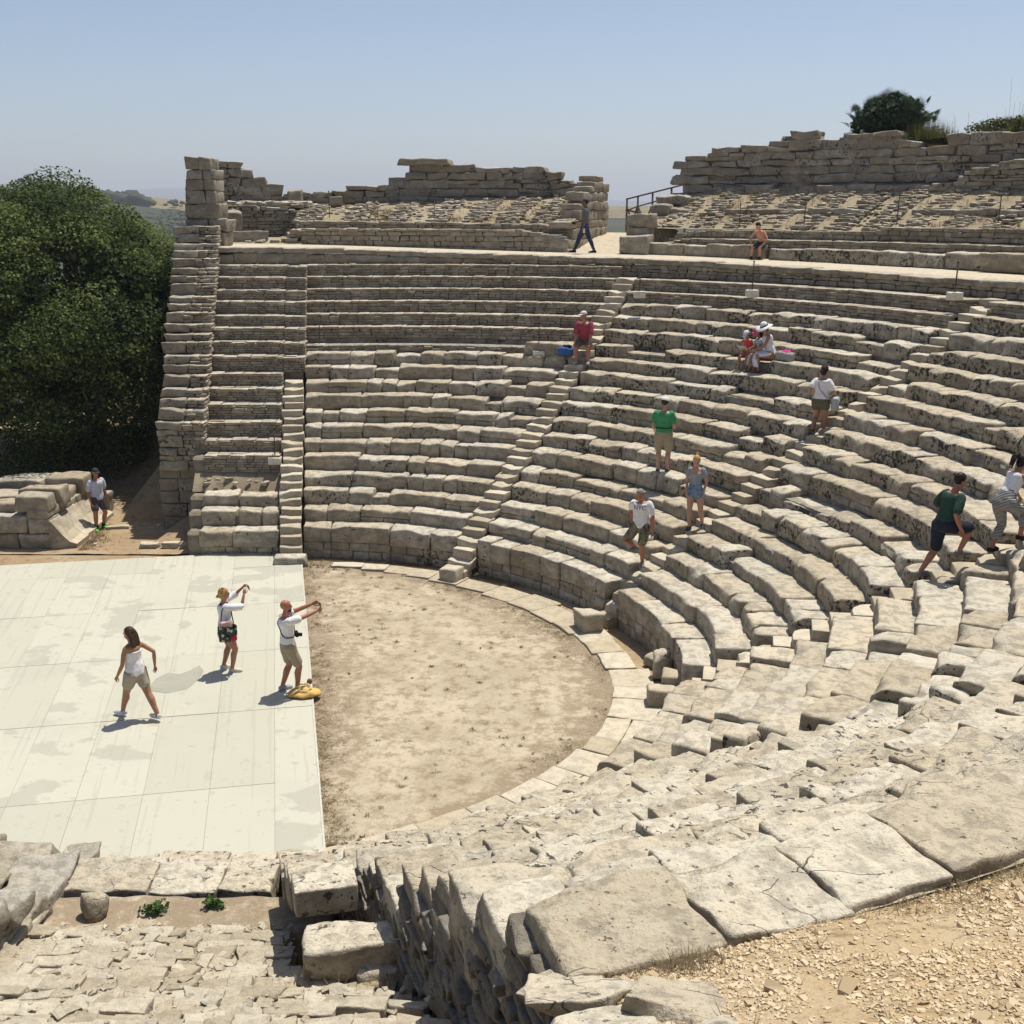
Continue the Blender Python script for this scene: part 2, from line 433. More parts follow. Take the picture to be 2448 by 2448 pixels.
def courses(mb, fr_at, s0, s1, zb, ztop, hr=(0.1, 0.2), lr=(0.2, 0.5), depth=0.3, cell=0.1, rr=0.02, amp=0.012, jit=0.05, out=0.02, skip=0.0, batter=0.0, tint=(0.1, 0.9), zlow=None, freq=4.0, split=0.0):
    """dry coursed masonry. fr_at(s, z) gives a frame whose a runs along the wall, d into it"""
    zmax = max(float(ztop(s)) for s in np.linspace(s0, s1, 60))
    z = zb; row = 0
    while z < zmax - 0.02:
        h = RNG.uniform(*hr); s = s0 - RNG.uniform(0, lr[0]) * 0.0; first = True
        while s < s1 - 0.02:
            L = RNG.uniform(*lr)
            if first and row % 2: L *= 0.55
            first = False
            if s + L > s1 - lr[0] * 0.4: L = s1 - s
            mid = s + L / 2
            zt = float(ztop(mid)); ok = z + h * 0.45 < zt and (zlow is None or z + h > zlow(mid))
            if ok and RNG.random() >= skip and split > 0 and RNG.random() < split and z + 1.6 * h < zt:
                f0 = fr_at(s, z); q_ = RNG.uniform(.35, .65) * h
                stone(mb, (lambda P, f0=f0, o=RNG.uniform(-out, out): f0(P + np.array([0, o, 0]))), L - .006, depth, q_ - .004, cell, rr * .7, amp * .8, RNG.uniform(*tint), freq, jit)
                f1 = fr_at(s, z + q_); l3 = L * RNG.uniform(.35, .65)
                stone(mb, (lambda P, f1=f1, o=RNG.uniform(-out, out): f1(P + np.array([0, o, 0]))), l3 - .006, depth, h - q_ - .004, cell, rr * .7, amp * .8, RNG.uniform(*tint), freq, jit)
                f1 = fr_at(s + l3, z + q_)
                stone(mb, (lambda P, f1=f1, o=RNG.uniform(-out, out): f1(P + np.array([0, o, 0]))), L - l3 - .006, depth, h - q_ - .004, cell, rr * .7, amp * .8, RNG.uniform(*tint), freq, jit)
            elif ok and RNG.random() >= skip:
                hh = h
                if z + 1.6 * h > zt: hh = max(0.6 * h, min(1.3 * h, zt - z)) * RNG.uniform(0.85, 1.05)
                o = RNG.uniform(-out, out) + (z - zb) * batter
                g = min(0.012, L * .04)
                f0 = fr_at(s + g / 2, z)
                stone(mb, (lambda P, f0=f0, o=o: f0(P + np.array([0, o, 0]))), L - g, depth * RNG.uniform(0.9, 1.1), hh - 0.006, cell, rr, amp, RNG.uniform(*tint), freq, jit)
            s += L
        z += h; row += 1

# ---------------------------------------------------------------- seating wedges
def wedge(name, label, i0, i1, kmax, big, mat_fn, az_a=None, az_b=None, miss=()):
    azm = (STAIRS[i0] + STAIRS[i1]) / 2
    ox, oy = pol(azm, 7.6)
    org = (ox, oy, 0.0)
    root = thing(name, org, label, 'seating', 'stone seating wedges of the theatre')
    for k in range(kmax + 1):
        mb = MB()
        rf = lambda az, k=k: Rk(az, k)
        rm = float(Rk(azm, k)); a0 = edge_after(i0, rm); a1 = edge_before(i1, rm)
        zb, zt = Zk(k - 1), Zk(k); t = float(Tf(azm))
        length = math.radians(a1 - a0) * rm
        px, py = pol(azm, rm)
        s = 0.0
        if mat_fn(k) is M.get('seat_near'): length += RNG.uniform(-.10, .06)
        isbig = k <= big; near = mat_fn(k) is M.get('seat_near'); RR = .022 if near else .045; AM = .030 if near else .030; FQ = 3.6 if near else 2.8
        while s < length - 0.02:
            if isbig: L = RNG.uniform(0.42, 1.1) if mat_fn(k) is M.get('seat_near') else RNG.choice([RNG.uniform(.4, .8), RNG.uniform(.8, 1.6)])
            else: L = RNG.uniform(0.5, 1.1)
            if s + L > length - 0.45: L = length - s
            az = a0 + math.degrees((s + L / 2) / rm)
            bx, by = pol(az, rm); cell = cell_at(bx, by, zt) * 1.25
            az_s = a0 + math.degrees((s + 0.006) / rm)
            key = RNG.random()
            set_b = RNG.normal(0, 0.022) + .028 * vnoise(np.array([[bx * .7, by * .7, k * 3.1]]), 5)[0]; dz = RNG.normal(0, 0.016) + .022 * vnoise(np.array([[bx * .6, by * .6, k * 2.3]]), 6)[0] - (.06 if RNG.random() < .05 and k > 0 else 0)
            if isbig:
                worn = RNG.random() < 0.10 and k > 1
                hh = zt - zb + 0.06
                if worn: hh -= RNG.uniform(0.07, 0.15); set_b += 0.04
                if k == 0:      # podium: tall orthostat over two low courses
                    stone(mb, polar_frame(az_s, lambda a, sb=set_b, rf=rf: rf(a) + sb, 0.40), L - 0.012, t + 0.12, zt - 0.40 + dz, cell, 0.035, 0.018, None, 2.6, 0.02, chip=.3)
                    zz = -0.05
                    for hc in (0.24, 0.22):
                        ss = 0.0
                        while ss < L - 0.02:
                            l2 = RNG.uniform(0.25, 0.6)
                            if ss + l2 > L - 0.2: l2 = L - ss
                            stone(mb, polar_frame(a0 + math.degrees((s + ss + .005) / rm), lambda a, sb=RNG.normal(0.03, 0.015), rf=rf: rf(a) + sb, zz), l2 - 0.012, 0.3, hc - 0.01, cell, 0.025, 0.012, None, 4, 0.05)
                            ss += l2
                        zz += hc
                elif L > 0.9 and RNG.random() < 0.3 and bx * bx + by * by < 2000:   # seat slab on a lower course
                    sp = RNG.uniform(0.4, 0.55) * hh
                    stone(mb, polar_frame(az_s, lambda a, sb=set_b + .02, rf=rf: rf(a) + sb, zb - 0.06), L * .45, t * .6, sp, cell, 0.03, 0.014, None, 4, 0.04)
                    stone(mb, polar_frame(az_s + math.degrees(L * .46 / rm), lambda a, sb=set_b + .015, rf=rf: rf(a) + sb, zb - 0.06), L * .53, t * .6, sp - .004, cell, 0.03, 0.014, None, 4, 0.04)
                    stone(mb, polar_frame(az_s, lambda a, sb=set_b, rf=rf: rf(a) + sb, zb - 0.06 + sp), L - 0.012, t + 0.10, hh - sp + dz, cell, RR, AM, None, FQ, 0.04, chip=.45)
                else:
                    stone(mb, polar_frame(az_s, lambda a, sb=set_b, rf=rf: rf(a) + sb, zb - 0.06), L - (0.006 if near else 0.012), t + 0.10, hh + dz * (.35 if near else 1), cell, RR, AM, None, FQ, .022 if near else .03, chip=.5)
            else:
                # restored small-stone row: thin courses below, ragged flat stones on the tread
                h = zt - zb; nc = 4
                if (k, 0) in miss: h *= 0.55
                for c in range(nc):
                    ss = 0.0
                    while ss < L - 0.02:
                        l2 = RNG.uniform(0.14, 0.42)
                        if ss + l2 > L - 0.12: l2 = L - ss
                        dep = 0.26 if c < nc - 1 else t + 0.05
                        stone(mb, polar_frame(a0 + math.degrees((s + ss) / rm), lambda a, sb=RNG.normal(0, 0.014), rf=rf: rf(a) + sb, zb - 0.02 + c * h / nc), l2 - 0.008, dep, h / nc * RNG.uniform(0.88, 1.03), max(cell, 0.12), 0.018, 0.012, RNG.uniform(0, 0.9), 5, 0.06)
                        ss += l2
            s += L
        mb.build('seat_row', mat_fn(k), root, org)
    # earth and rubble fill just behind the stones
    mb = MB()
    rmid = 0
    for k in range(kmax + 1):
        rm = float(Rk(azm, k)); azs = np.linspace(edge_after(i0, rm) + 0.12, edge_before(i1, rm) - (1.0 if big == 13 else 0.12), 24)
        zt = Zk(k) - (0.05 if big == 13 else 0.17)
        prof = [(0.09, Zk(k - 1) - 0.3), (0.09, zt), (float(Tf(azm)) + 0.12, zt)]
        X, Y, Z = [], [], []
        for d, z in prof:
            x, y = pol(azs, Rk(azs, k) + d); X.append(x); Y.append(y); Z.append(np.full(len(azs), z))
        grid_sheet(mb, np.array(X), np.array(Y), np.array(Z))
    mb.build('rubble_fill', M['seat'] if big != 13 else M['seat_near'], root, org)
    return root

def stair(i, label, kmax, matkey='step', k0=0, shift=0.0):
    az = STAIRS[i]
    ox, oy = pol(az, float(R0f(az)) - .3); org = (ox, oy, 0.0)
    root = thing('stairway', org, label, 'stairway', 'radial stairways between the seating wedges')
    ca, sa = math.cos(rad(az)), math.sin(rad(az))
    for k in range(k0, kmax + 1):
        t = float(Tf(az)); rk = float(Rk(az, k)); zb = Zk(k - 1); zt = Zk(k); h = zt - zb
        n = 4 if k == 0 else 2
        for j in range(n):
            rf = rk + (j - n + 1) * (t / 2) + (t / 2 if shift else 0.0)
            if k == 0: rf = rk - 0.02 + (j - n + 1) * 0.2 + shift * .42
            z1 = zb + h * (j + 1) / n
            mb = MB()
            w = HW - RNG.uniform(0.0, 0.05); sh = RNG.uniform(-0.03, 0.03); tl = RNG.normal(0, .012); rf += RNG.normal(0, .015)
            def fr(P, rf=rf, z1=z1, w=w, sh=sh):
                a = P[:, 0] - w + sh; d = rf + P[:, 1]
                return np.stack([CX + d * sa + a * ca, CY + d * ca - a * sa, z1 - 0.26 + P[:, 2] + a * tl], 1)
            x, y = CX + rf * sa, CY + rf * ca
            stone(mb, fr, 2 * w, t / 2 + 0.12, 0.26, cell_at(x, y, z1) * 1.2, 0.018, 0.008, RNG.uniform(0, 1), 4, 0.02, chip=.35)
            mb.build('step', M[matkey], root, org)
    return root

# ------------------------------------------------------------------ terrain
def structure(o): o['kind'] = 'structure'; return o

def base_ground():
    # one sheet from under the theatre to the horizon; denser near the theatre
    lin = np.linspace(-1, 1, 161)
    g = np.sign(lin) * (np.abs(lin) ** 3.2) * 9000 + lin * 60
    X, Y = np.meshgrid(CX + g, CY + g)
    dx, dy = X - CX, Y - CY
    r = np.hypot(dx, dy); az = np.degrees(np.arctan2(dx, dy)); az = np.where(az < -90, az + 360, az)
    Z = np.zeros_like(X) - 0.06
    cav = np.clip((az + 24) / 6, 0, 1) * np.clip((196 - az) / 10, 0, 1)
    under = np.clip(0.52 * (r - 8.6) - 1.0, -0.3, 5.6)
    # plateau behind the back wall on the right, falling hill behind the left half and the passage
    hi = np.clip((az - 33) / 10, 0, 1)
    plateau = np.clip(0.52 * (r - 8.6) - 1.0, -0.3, 10.6 * hi + 6.6 * (1 - hi))
    behind = np.clip((r - 24.5) / 2.5, 0, 1)
    Zc = under * (1 - behind) + plateau * behind
    far = np.clip((r - 31) / 300, 0, 1)
    Zc = Zc - far ** 0.8 * 160
    Z = np.where(cav > 0, Zc * cav + Z * (1 - cav), Z)
    # left side: flat terrace round the stage, gentle rise under the tree, then the valley
    side = 1 - cav
    terr = np.clip((Y - 33) * 0.07, 0, 0.8)
    dist = np.maximum(np.maximum(Y - 47, -X - 30), 0)
    fall = -np.clip(dist, 0, 9000) ** 0.82 * 0.9
    Zs = -0.06 + terr + np.maximum(fall, -170)
    Z = np.where(side > 0.5, Zs * side + Z * (1 - side), Z)
    mb = MB(); grid_sheet(mb, X, Y, Z, 0.5, 0.0)
    o = mb.build('ground', M['earth_path']); structure(o)
    return o
base_ground()

def far_land():
    # hillside across the valley, a dry field on its crest, hazy mountains beyond
    def ridge(name, mat, y0, y1, x0, x1, crest, foot, nx=140, ny=24, rough=6.0, seed=1, f=0.004):
        xs = np.linspace(x0, x1, nx); v = np.linspace(0, 1, ny)
        X, V = np.meshgrid(xs, v); Y = y0 + (y1 - y0) * V
        c = crest(xs)[None, :]
        P = np.stack([X.ravel() * f, Y.ravel() * f, X.ravel() * 0], 1)
        Z = foot + (c - foot) * np.sin(V * math.pi / 2) ** 0.9 + fbm(P, seed, 4).reshape(X.shape) * rough * (1 - V * .7)
        mb = MB(); grid_sheet(mb, X, Y, Z); return structure(mb.build(name, mat))
    ridge('hillside', M['hill'], 230, 760, -900, 700, lambda x: 4 + 9 * np.clip((-200 - x) / 90, 0, 1) - 2.0 * np.clip((x + 190) / 300, 0, 1), -165, seed=3, rough=11)
    ridge('field', M['hill_field'], 756, 850, -900, 700, lambda x: 10.5 + 6 * np.clip((-215 - x) / 60, 0, 1) - 1.5 * np.clip((x + 190) / 300, 0, 1), 2, ny=10, seed=4, rough=1.0)
    mh = plain('distant_mountain', (0.07, 0.085, 0.10), 1.0, 0.2, 0.002)
    ridge('mountain', mh, 5200, 6600, -5200, 2500, lambda x: 60 + 75 * np.exp(-((x + 3050) / 430) ** 2) + 45 * np.exp(-((x + 1750) / 480) ** 2) - 6 * np.abs(x + 1700) / 900, -200, rough=14, seed=8, f=0.0012)
    mb = MB()
    ridge('mountain', mh, 3300, 4200, -4400, -1500, lambda x: 12 + 108 * np.exp(-((x + 1950) / 330) ** 2) * (x < -1950) + 108 * np.exp(-((x + 1950) / 130) ** 2) * (x >= -1950), -200, rough=7, seed=9, f=0.002)
    # shrubs on the slope and along the crest: nobody could count them
    mb = MB(); n = 1500
    for i in range(n):
        if i < 90:
            x = RNG.uniform(-330, -150); y = RNG.uniform(764, 800); z = 10.5 + 6 * min(1, max(0, (-215 - x) / 60)) + RNG.uniform(-3, 0); s = RNG.uniform(1.5, 4.0) * (1.5 if x < -228 else 0.55)
        else:
            v = RNG.uniform(0.15, 1); y = 230 + 530 * v; x = -y * RNG.uniform(0.22, 0.36)
            z = -165 + 170 * math.sin(v * math.pi / 2) ** .9; s = RNG.uniform(.8, 2.6) * (0.6 + 0.4 * v)
        I, F = box_topo(3, 3, 3); P = I / 1.5 - 1.0; P = P / np.linalg.norm(P, axis=1).clip(0.6)[:, None]
        mb.add(P * np.array([s * 1.5, s * 1.3, s * .8]) + (x, y, z), F, RNG.uniform(0, 1), s * 0.4, 1.5 / s)
    o = mb.build('far_shrubs', M['far_leaf']); o['kind'] = 'stuff'; o['label'] = 'dark shrubs and small trees scattered over the far hillside'
far_land()

def haze_air():
    m, nt = new_mat('haze_air'); out = nt.nodes.new('ShaderNodeOutputMaterial'); v = nt.nodes.new('ShaderNodeVolumePrincipled')
    v.inputs['Color'].default_value = (.86, .91, 1.0, 1); v.inputs['Density'].default_value = 0.00028; v.inputs['Anisotropy'].default_value = 0.2
    nt.links.new(v.outputs[0], out.inputs['Volume'])
    lo, hi = np.array([-10500., -10000., -400.]), np.array([10500., 10500., 170.])
    I, F = box_topo(1, 1, 1); mb = MB(); mb.add(lo + I * (hi - lo), F); o = mb.build('haze', m, smooth=False); o['kind'] = 'stuff'; o['label'] = 'pale summer haze over the valley and the far hills'
haze_air()

# ------------------------------------------------------------------ orchestra floor, paving ring, stage
def orchestra():
    # boundary of the bare earth, anticlockwise from the far corner at the stage edge
    edge = [(-5.25, 28.05), (-4.7, 27.75), (-2.7, 26.95), (-1.1, 25.95), (0.4, 24.3), (1.35, 22.7), (1.9, 20.95), (1.9, 19.6), (1.48, 18.05), (0.7, 16.9), (-0.05, 16.05), (-1.2, 15.2), (-2.75, 14.3)]
    mb = MB(); nu, nv = 60, 60
    e = np.array(edge); seg = np.concatenate([[0], np.cumsum(np.hypot(*np.diff(e, axis=0).T))]); u = np.linspace(0, seg[-1], nu)
    ex, ey = np.interp(u, seg, e[:, 0]), np.interp(u, seg, e[:, 1])
    sy = np.interp(u, [0, seg[-1]], [28.6, 14.0]); sx = -5.45 + (28.6 - sy) * 0.195 - 0.15
    V = np.linspace(0, 1.02, nv)[:, None]
    X = sx + (ex - sx) * V; Y = sy + (ey - sy) * V
    Z = fbm(np.stack([X.ravel() * .8, Y.ravel() * .8, X.ravel() * 0], 1), 5, 4).reshape(X.shape) * 0.035 - 0.005
    tt = np.clip(np.maximum(np.exp(-V * 7), np.exp(-(1.02 - V) * 9)) + np.exp(-np.abs(Y - 28.5) * .9) * .9, 0, 1)
    grid_sheet(mb, X, Y, Z, tt.ravel())
    structure(mb.build('orchestra_ground', M['earth']))
    # paving slabs round it
    mb = MB()
    def inner(az):
        a = np.radians(az); d = np.array([math.sin(a), math.cos(a)])
        best = 9
        c = np.array([CX, CY])
        for p, q in zip(edge[:-1], edge[1:]):
            p = np.array(p); q = np.array(q); s = q - p
            den = d[0] * s[1] - d[1] * s[0]
            if abs(den) < 1e-9: continue
            tt = ((p - c)[0] * s[1] - (p - c)[1] * s[0]) / den; uu = ((p - c)[0] * d[1] - (p - c)[1] * d[0]) / den
            if -0.001 <= uu <= 1.001 and tt > 0: best = min(best, tt)
        return best
    az = 1.0
    while az < 166:
        w = RNG.uniform(0.55, 1.0); da = math.degrees(w / 7.0)
        ri = inner(az + da / 2); ro = float(R0f(az)) - 0.28 - (0.25 if az < 90 else 0.0) * RNG.random()
        if az > 100: ro += 0.2
        if az < 13: ro = ri + 0.35 + (az / 13) * 0.2
        cuts = [ri]
        if ro - ri > 1.1: cuts.append(ri + (ro - ri) * RNG.uniform(.4, .6))
        cuts.append(ro)
        for p, q in zip(cuts[:-1], cuts[1:]):
            x, y = pol(az, p)
            stone(mb, polar_frame(az, lambda a, p=p: p + 0 * a, -0.13), w * p / 7.0 - 0.012, q - p - 0.012, 0.17 + RNG.normal(0, .008), cell_at(x, y, 0), 0.02, 0.014, None, 3, 0.02)
        az += da
    structure(mb.build('paved_path', M['slab']))
    # earth gutter between slabs and the first step
    azs = np.linspace(-12, 176, 160); X, Y = [], []
    for r in (5.6, 7.2, 8.1):
        x, y = pol(azs, r + 0 * azs); X.append(x); Y.append(y)
    mb = MB(); grid_sheet(mb, np.array(X), np.array(Y), np.array(X) * 0 - 0.035); structure(mb.build('gutter_ground', M['earth_path']))
    # little tufts: stuff
    mb = MB(); tufts = []
    for i in range(330):
        u = RNG.random(); v = RNG.random() ** 0.8
        j = int(u * 59); x = sx[j] + (ex[j] - sx[j]) * v; y = sy[j] + (ey[j] - sy[j]) * v
        if fbm(np.array([[x * .5, y * .5, 3.]]), 2, 2)[0] < -0.05 and RNG.random() < .75: continue
        blades(mb, x, y, -0.005, int(RNG.integers(20, 44)), RNG.uniform(0.015, 0.045), RNG.uniform(.03, .10), RNG.uniform(0, 1), .004)
    for i in range(1500):           # dried weeds along the stage edge and the far corner
        if i < 600: tt = RNG.random(); x = -5.42 + 2.75 * tt + abs(RNG.normal(0, .28)); y = 28.3 - 14.0 * tt
        elif i < 1100:
            a = RNG.uniform(-5, 40); rr = float(R0f(a)) - abs(RNG.normal(.25, .28)); x, y = pol(a, rr)
        else:
            a = RNG.uniform(20, 130); rr = inner(a) - abs(RNG.normal(0, .22)); x, y = pol(a, rr)
        blades(mb, x, y, -0.01, 12, RNG.uniform(0.015, 0.05), 0.12, RNG.uniform(0.2, 1), .004)
    o = mb.build('dry_tufts', M['straw_dark']); o['kind'] = 'stuff'; o['label'] = 'small dried tufts dotted over the earth of the orchestra'

def blades(mb, x, y, z, n, h, spread, t, w=0.006):
    a = RNG.uniform(0, 6.283, n); l = RNG.uniform(.4, 1, n); r = RNG.uniform(0, spread, n)
    bx = x + np.cos(a) * r * .5; by = y + np.sin(a) * r * .5
    tx = x + np.cos(a) * r * 1.6; ty = y + np.sin(a) * r * 1.6; hz = h * l
    px, py = -np.sin(a) * w, np.cos(a) * w
    V = np.stack([np.stack([bx - px, by - py, np.full(n, z)], 1), np.stack([bx + px, by + py, np.full(n, z)], 1), np.stack([tx, ty, z + hz], 1)], 1).reshape(-1, 3)
    F = np.arange(n * 3).reshape(-1, 3)
    mb.add(V, F, np.clip(t + RNG.normal(0, .15, n * 3), 0, 1))
M['straw_dark'] = leaf_mat('dried_tuft', (0.15, 0.11, 0.06), (0.24, 0.18, 0.10), (0.19, 0.18, 0.08), 0.2)
orchestra()

def platform():
    b = NB('deck_board')
    t = b.attr('tint')
    n = b.noise(1.5, 4, 0.6); n2 = b.noise(60, 2, 0.5, b.scaled((3.0, 0.4, 1)))
    c = b.mix(b.ramp(t, 0, 1), (0.465, 0.45, 0.362), (0.51, 0.494, 0.402))
    st = b.noise(0.9, 5, 0.55, b.scaled((1, 1.25, 1))); st2 = b.math('ADD', st, b.math('MULTIPLY', b.math('SUBTRACT', t, 0.5), 0.42))
    c = b.mix(b.ramp(st2, 0.695, 0.735, 0, 0.42), c, (0.31, 0.30, 0.24))
    s3 = b.noise(2.2, 5, .62, b.scaled((1, .8, 1))); c = b.mix(b.ramp(s3, .60, .68, 0, .3), c, (0.34, 0.33, 0.275)); s4 = b.noise(.35, 4, .6); c = b.mix(b.ramp(s4, .5, .68, 0, .22), c, (0.38, 0.365, 0.30))
    sp = b.noise(3.4, 3, 0.5); c = b.mix(b.ramp(sp, 0.685, 0.70, 0, 0.5), c, (0.34, 0.335, 0.285))
    sp2 = b.noise(9, 2, 0.5); c = b.mix(b.ramp(sp2, 0.67, 0.70, 0, 0.4), c, (0.36, 0.35, 0.30))
    c = b.mix(b.ramp(n, 0.55, 0.75, 0, 0.16), c, (0.42, 0.41, 0.34))
    # shallow grooves along the boards
    rot = b.t.nodes.new('ShaderNodeVectorRotate'); rot.rotation_type = 'Z_AXIS'; rot.inputs['Angle'].default_value = rad(-11.2)
    b.t.links.new(b.pos, rot.inputs[0])
    gv = b.noise(11.0, 2, 0.5, b.scaled((1.0, 0.03, 0.0), rot.outputs[0]))
    c = b.mix(b.ramp(gv, 0.60, 0.63, 0, 0.25), c, (0.35, 0.33, 0.27))
    M['deck'] = b.done(c, 0.75, b.bump(gv, 0.15, 0.01))
    M['deck_patch'] = plain('replaced_board', (0.34, 0.33, 0.27), 0.8, 0.06, 3)
    M['deck_under'] = plain('deck_gap', (0.12, 0.11, 0.09), 0.9)
    e = np.array([-0.195, 0.981]); v = np.array([-0.981, -0.195])     # along the front edge, and away from the orchestra
    o0 = np.array([-2.44, 13.55])
    def w2(u, w): p = o0 + e * u + v * w; return p[0], p[1]
    org = (-7, 21, 0)
    root = thing('stage_platform', org, 'flat pale boarded stage floor filling the left of the theatre', 'stage')
    mb = MB(); dark = MB()
    cross = [-4.0, -1.3, 0.55, 2.9, 5.7, 8.6, 11.5, 14.3]
    w = 0.0; W = []
    while w < 24:
        l = RNG.choice([.98, .98, .98, .66, 1.25])
        W.append((w, w + l)); w += l
    for ci, (u0, u1) in enumerate(list(zip(cross[:-1], cross[1:])) + [(14.3, 15.62)]):
        for w0, w1 in W:
            # the back edge follows x (far edge y = 28.6 within the wing, a little further on the left)
            pts = []
            for (u, ww) in ((u0, w0), (u1, w0), (u1, w1), (u0, w1)):
                x, y = w2(u, ww); pts.append((x, y))
            ymax = 28.72 if w0 < 6.5 else 29.1
            if u1 > 14.4:
                pts = [(x, min(y, ymax)) for x, y in pts]
                if min(p[1] for p in pts[1:3]) - max(pts[0][1], pts[3][1]) < 0.06: continue
            c = np.array(pts); cen = c.mean(0); c = cen + (c - cen) * (1 - 0.004)
            z = 0.06 + RNG.uniform(-.003, .003)
            top = np.c_[c, np.full(4, z)]; bot = np.c_[c, np.full(4, 0.032)]
            mb.add(np.r_[top, bot], np.array([[3, 2, 1, 0], [0, 1, 5, 4], [1, 2, 6, 5], [2, 3, 7, 6], [3, 0, 4, 7]]), RNG.uniform(0, 1) ** 1.0)
    for wd in ((0.02, 24),):
        a = [w2(-4, .02), w2(15.25, .02), w2(15.25, 24), w2(-4, 24)]; a = [(x, min(y, 28.68)) for x, y in a]
        V = np.array([(x, y, z) for z in (0.036, -0.05) for x, y in a])
        dark.add(V, np.array([[3, 2, 1, 0], [0, 1, 5, 4], [1, 2, 6, 5], [2, 3, 7, 6], [3, 0, 4, 7]]))
    mb.build('floor_board', M['deck'], root, org, False)
    dark.build('joist_bed', M['deck_under'], root, org, False)
    # metal edging on the orchestra side
    b2 = MB(); a = [w2(-4, -0.035), w2(15.5, -0.035), w2(15.5, -0.004), w2(-4, -0.004)]
    V = np.array([(x, min(y, 28.7), z) for z in (0.068, -0.05) for x, y in a])
    b2.add(V, np.array([[3, 2, 1, 0], [0, 1, 5, 4], [1, 2, 6, 5], [2, 3, 7, 6], [3, 0, 4, 7]]))
    b2.build('edge_trim', plain('deck_edge', (0.52, 0.51, 0.44), 0.6, 0.1), root, org, False)
    # one darker replaced piece with a ragged outline
    poly = [(-6.72, 19.95), (-6.70, 20.35), (-6.55, 20.62), (-6.32, 20.55), (-6.16, 20.75), (-6.05, 20.98), (-5.90, 20.72), (-5.88, 20.4), (-5.98, 19.85), (-6.3, 19.66), (-6.6, 19.74)]
    pm = MB(); V = np.array([(x, y, 0.0665) for x, y in poly]); pm.add(V, np.array([list(range(len(poly)))[::-1]])); pm.build('worn_patch', M['deck_patch'], root, org, False)
platform()

# ------------------------------------------------------------------ lower seating
MATK = {1: lambda k: M['seat'] if k <= 11 else M['rubble'],
        2: lambda k: (M['seat'] if k < 5 else M['seat_mid'] if k < 8 else M['seat_dark']) if k <= 15 else M['rubble'],
        3: lambda k: (M['seat'] if k < 3 else M['seat_mid'] if k < 5 else M['seat_dark']) if k <= 16 else M['rubble']}
wedge('seating_wedge', 'seating wedge right of the leftmost stairway with thin rubble rows above big blocks', 0, 1, 18, 11, MATK[1], miss={(12, 0)})
wedge('seating_wedge', 'lichen blackened seating wedge where the man in the green polo stands', 1, 2, 17, 15, MATK[2])
wedge('seating_wedge', 'black spotted seating wedge at the right edge above the man in dark green', 2, 3, 17, 16, MATK[3])
wedge('seating_wedge', 'sharply curving seating wedge at lower right beyond the ruined stair notches', 3, 4, 17, 17, lambda k: M['seat'] if k < 9 else M['seat_mid'])
wedge('seating_wedge', 'sunlit foreground seating wedge of big worn slabs seen from above', 4, 5, 13, 13, lambda k: M['seat_near'])
stair(0, 'leftmost narrow stairway beside the straight rubble wing', 9)
stair(1, 'long stairway climbing past the seated man in red', 17)
stair(2, 'stairway climbing right from the cube block, with the blonde girl in denim shorts on it', 17, shift=1)
stair(3, 'stairway at lower right whose dark notches break the curved rows', 17, shift=1)
stair(4, 'worn foreground stairway notched into the near slabs', 13, 'seat_near', shift=1)

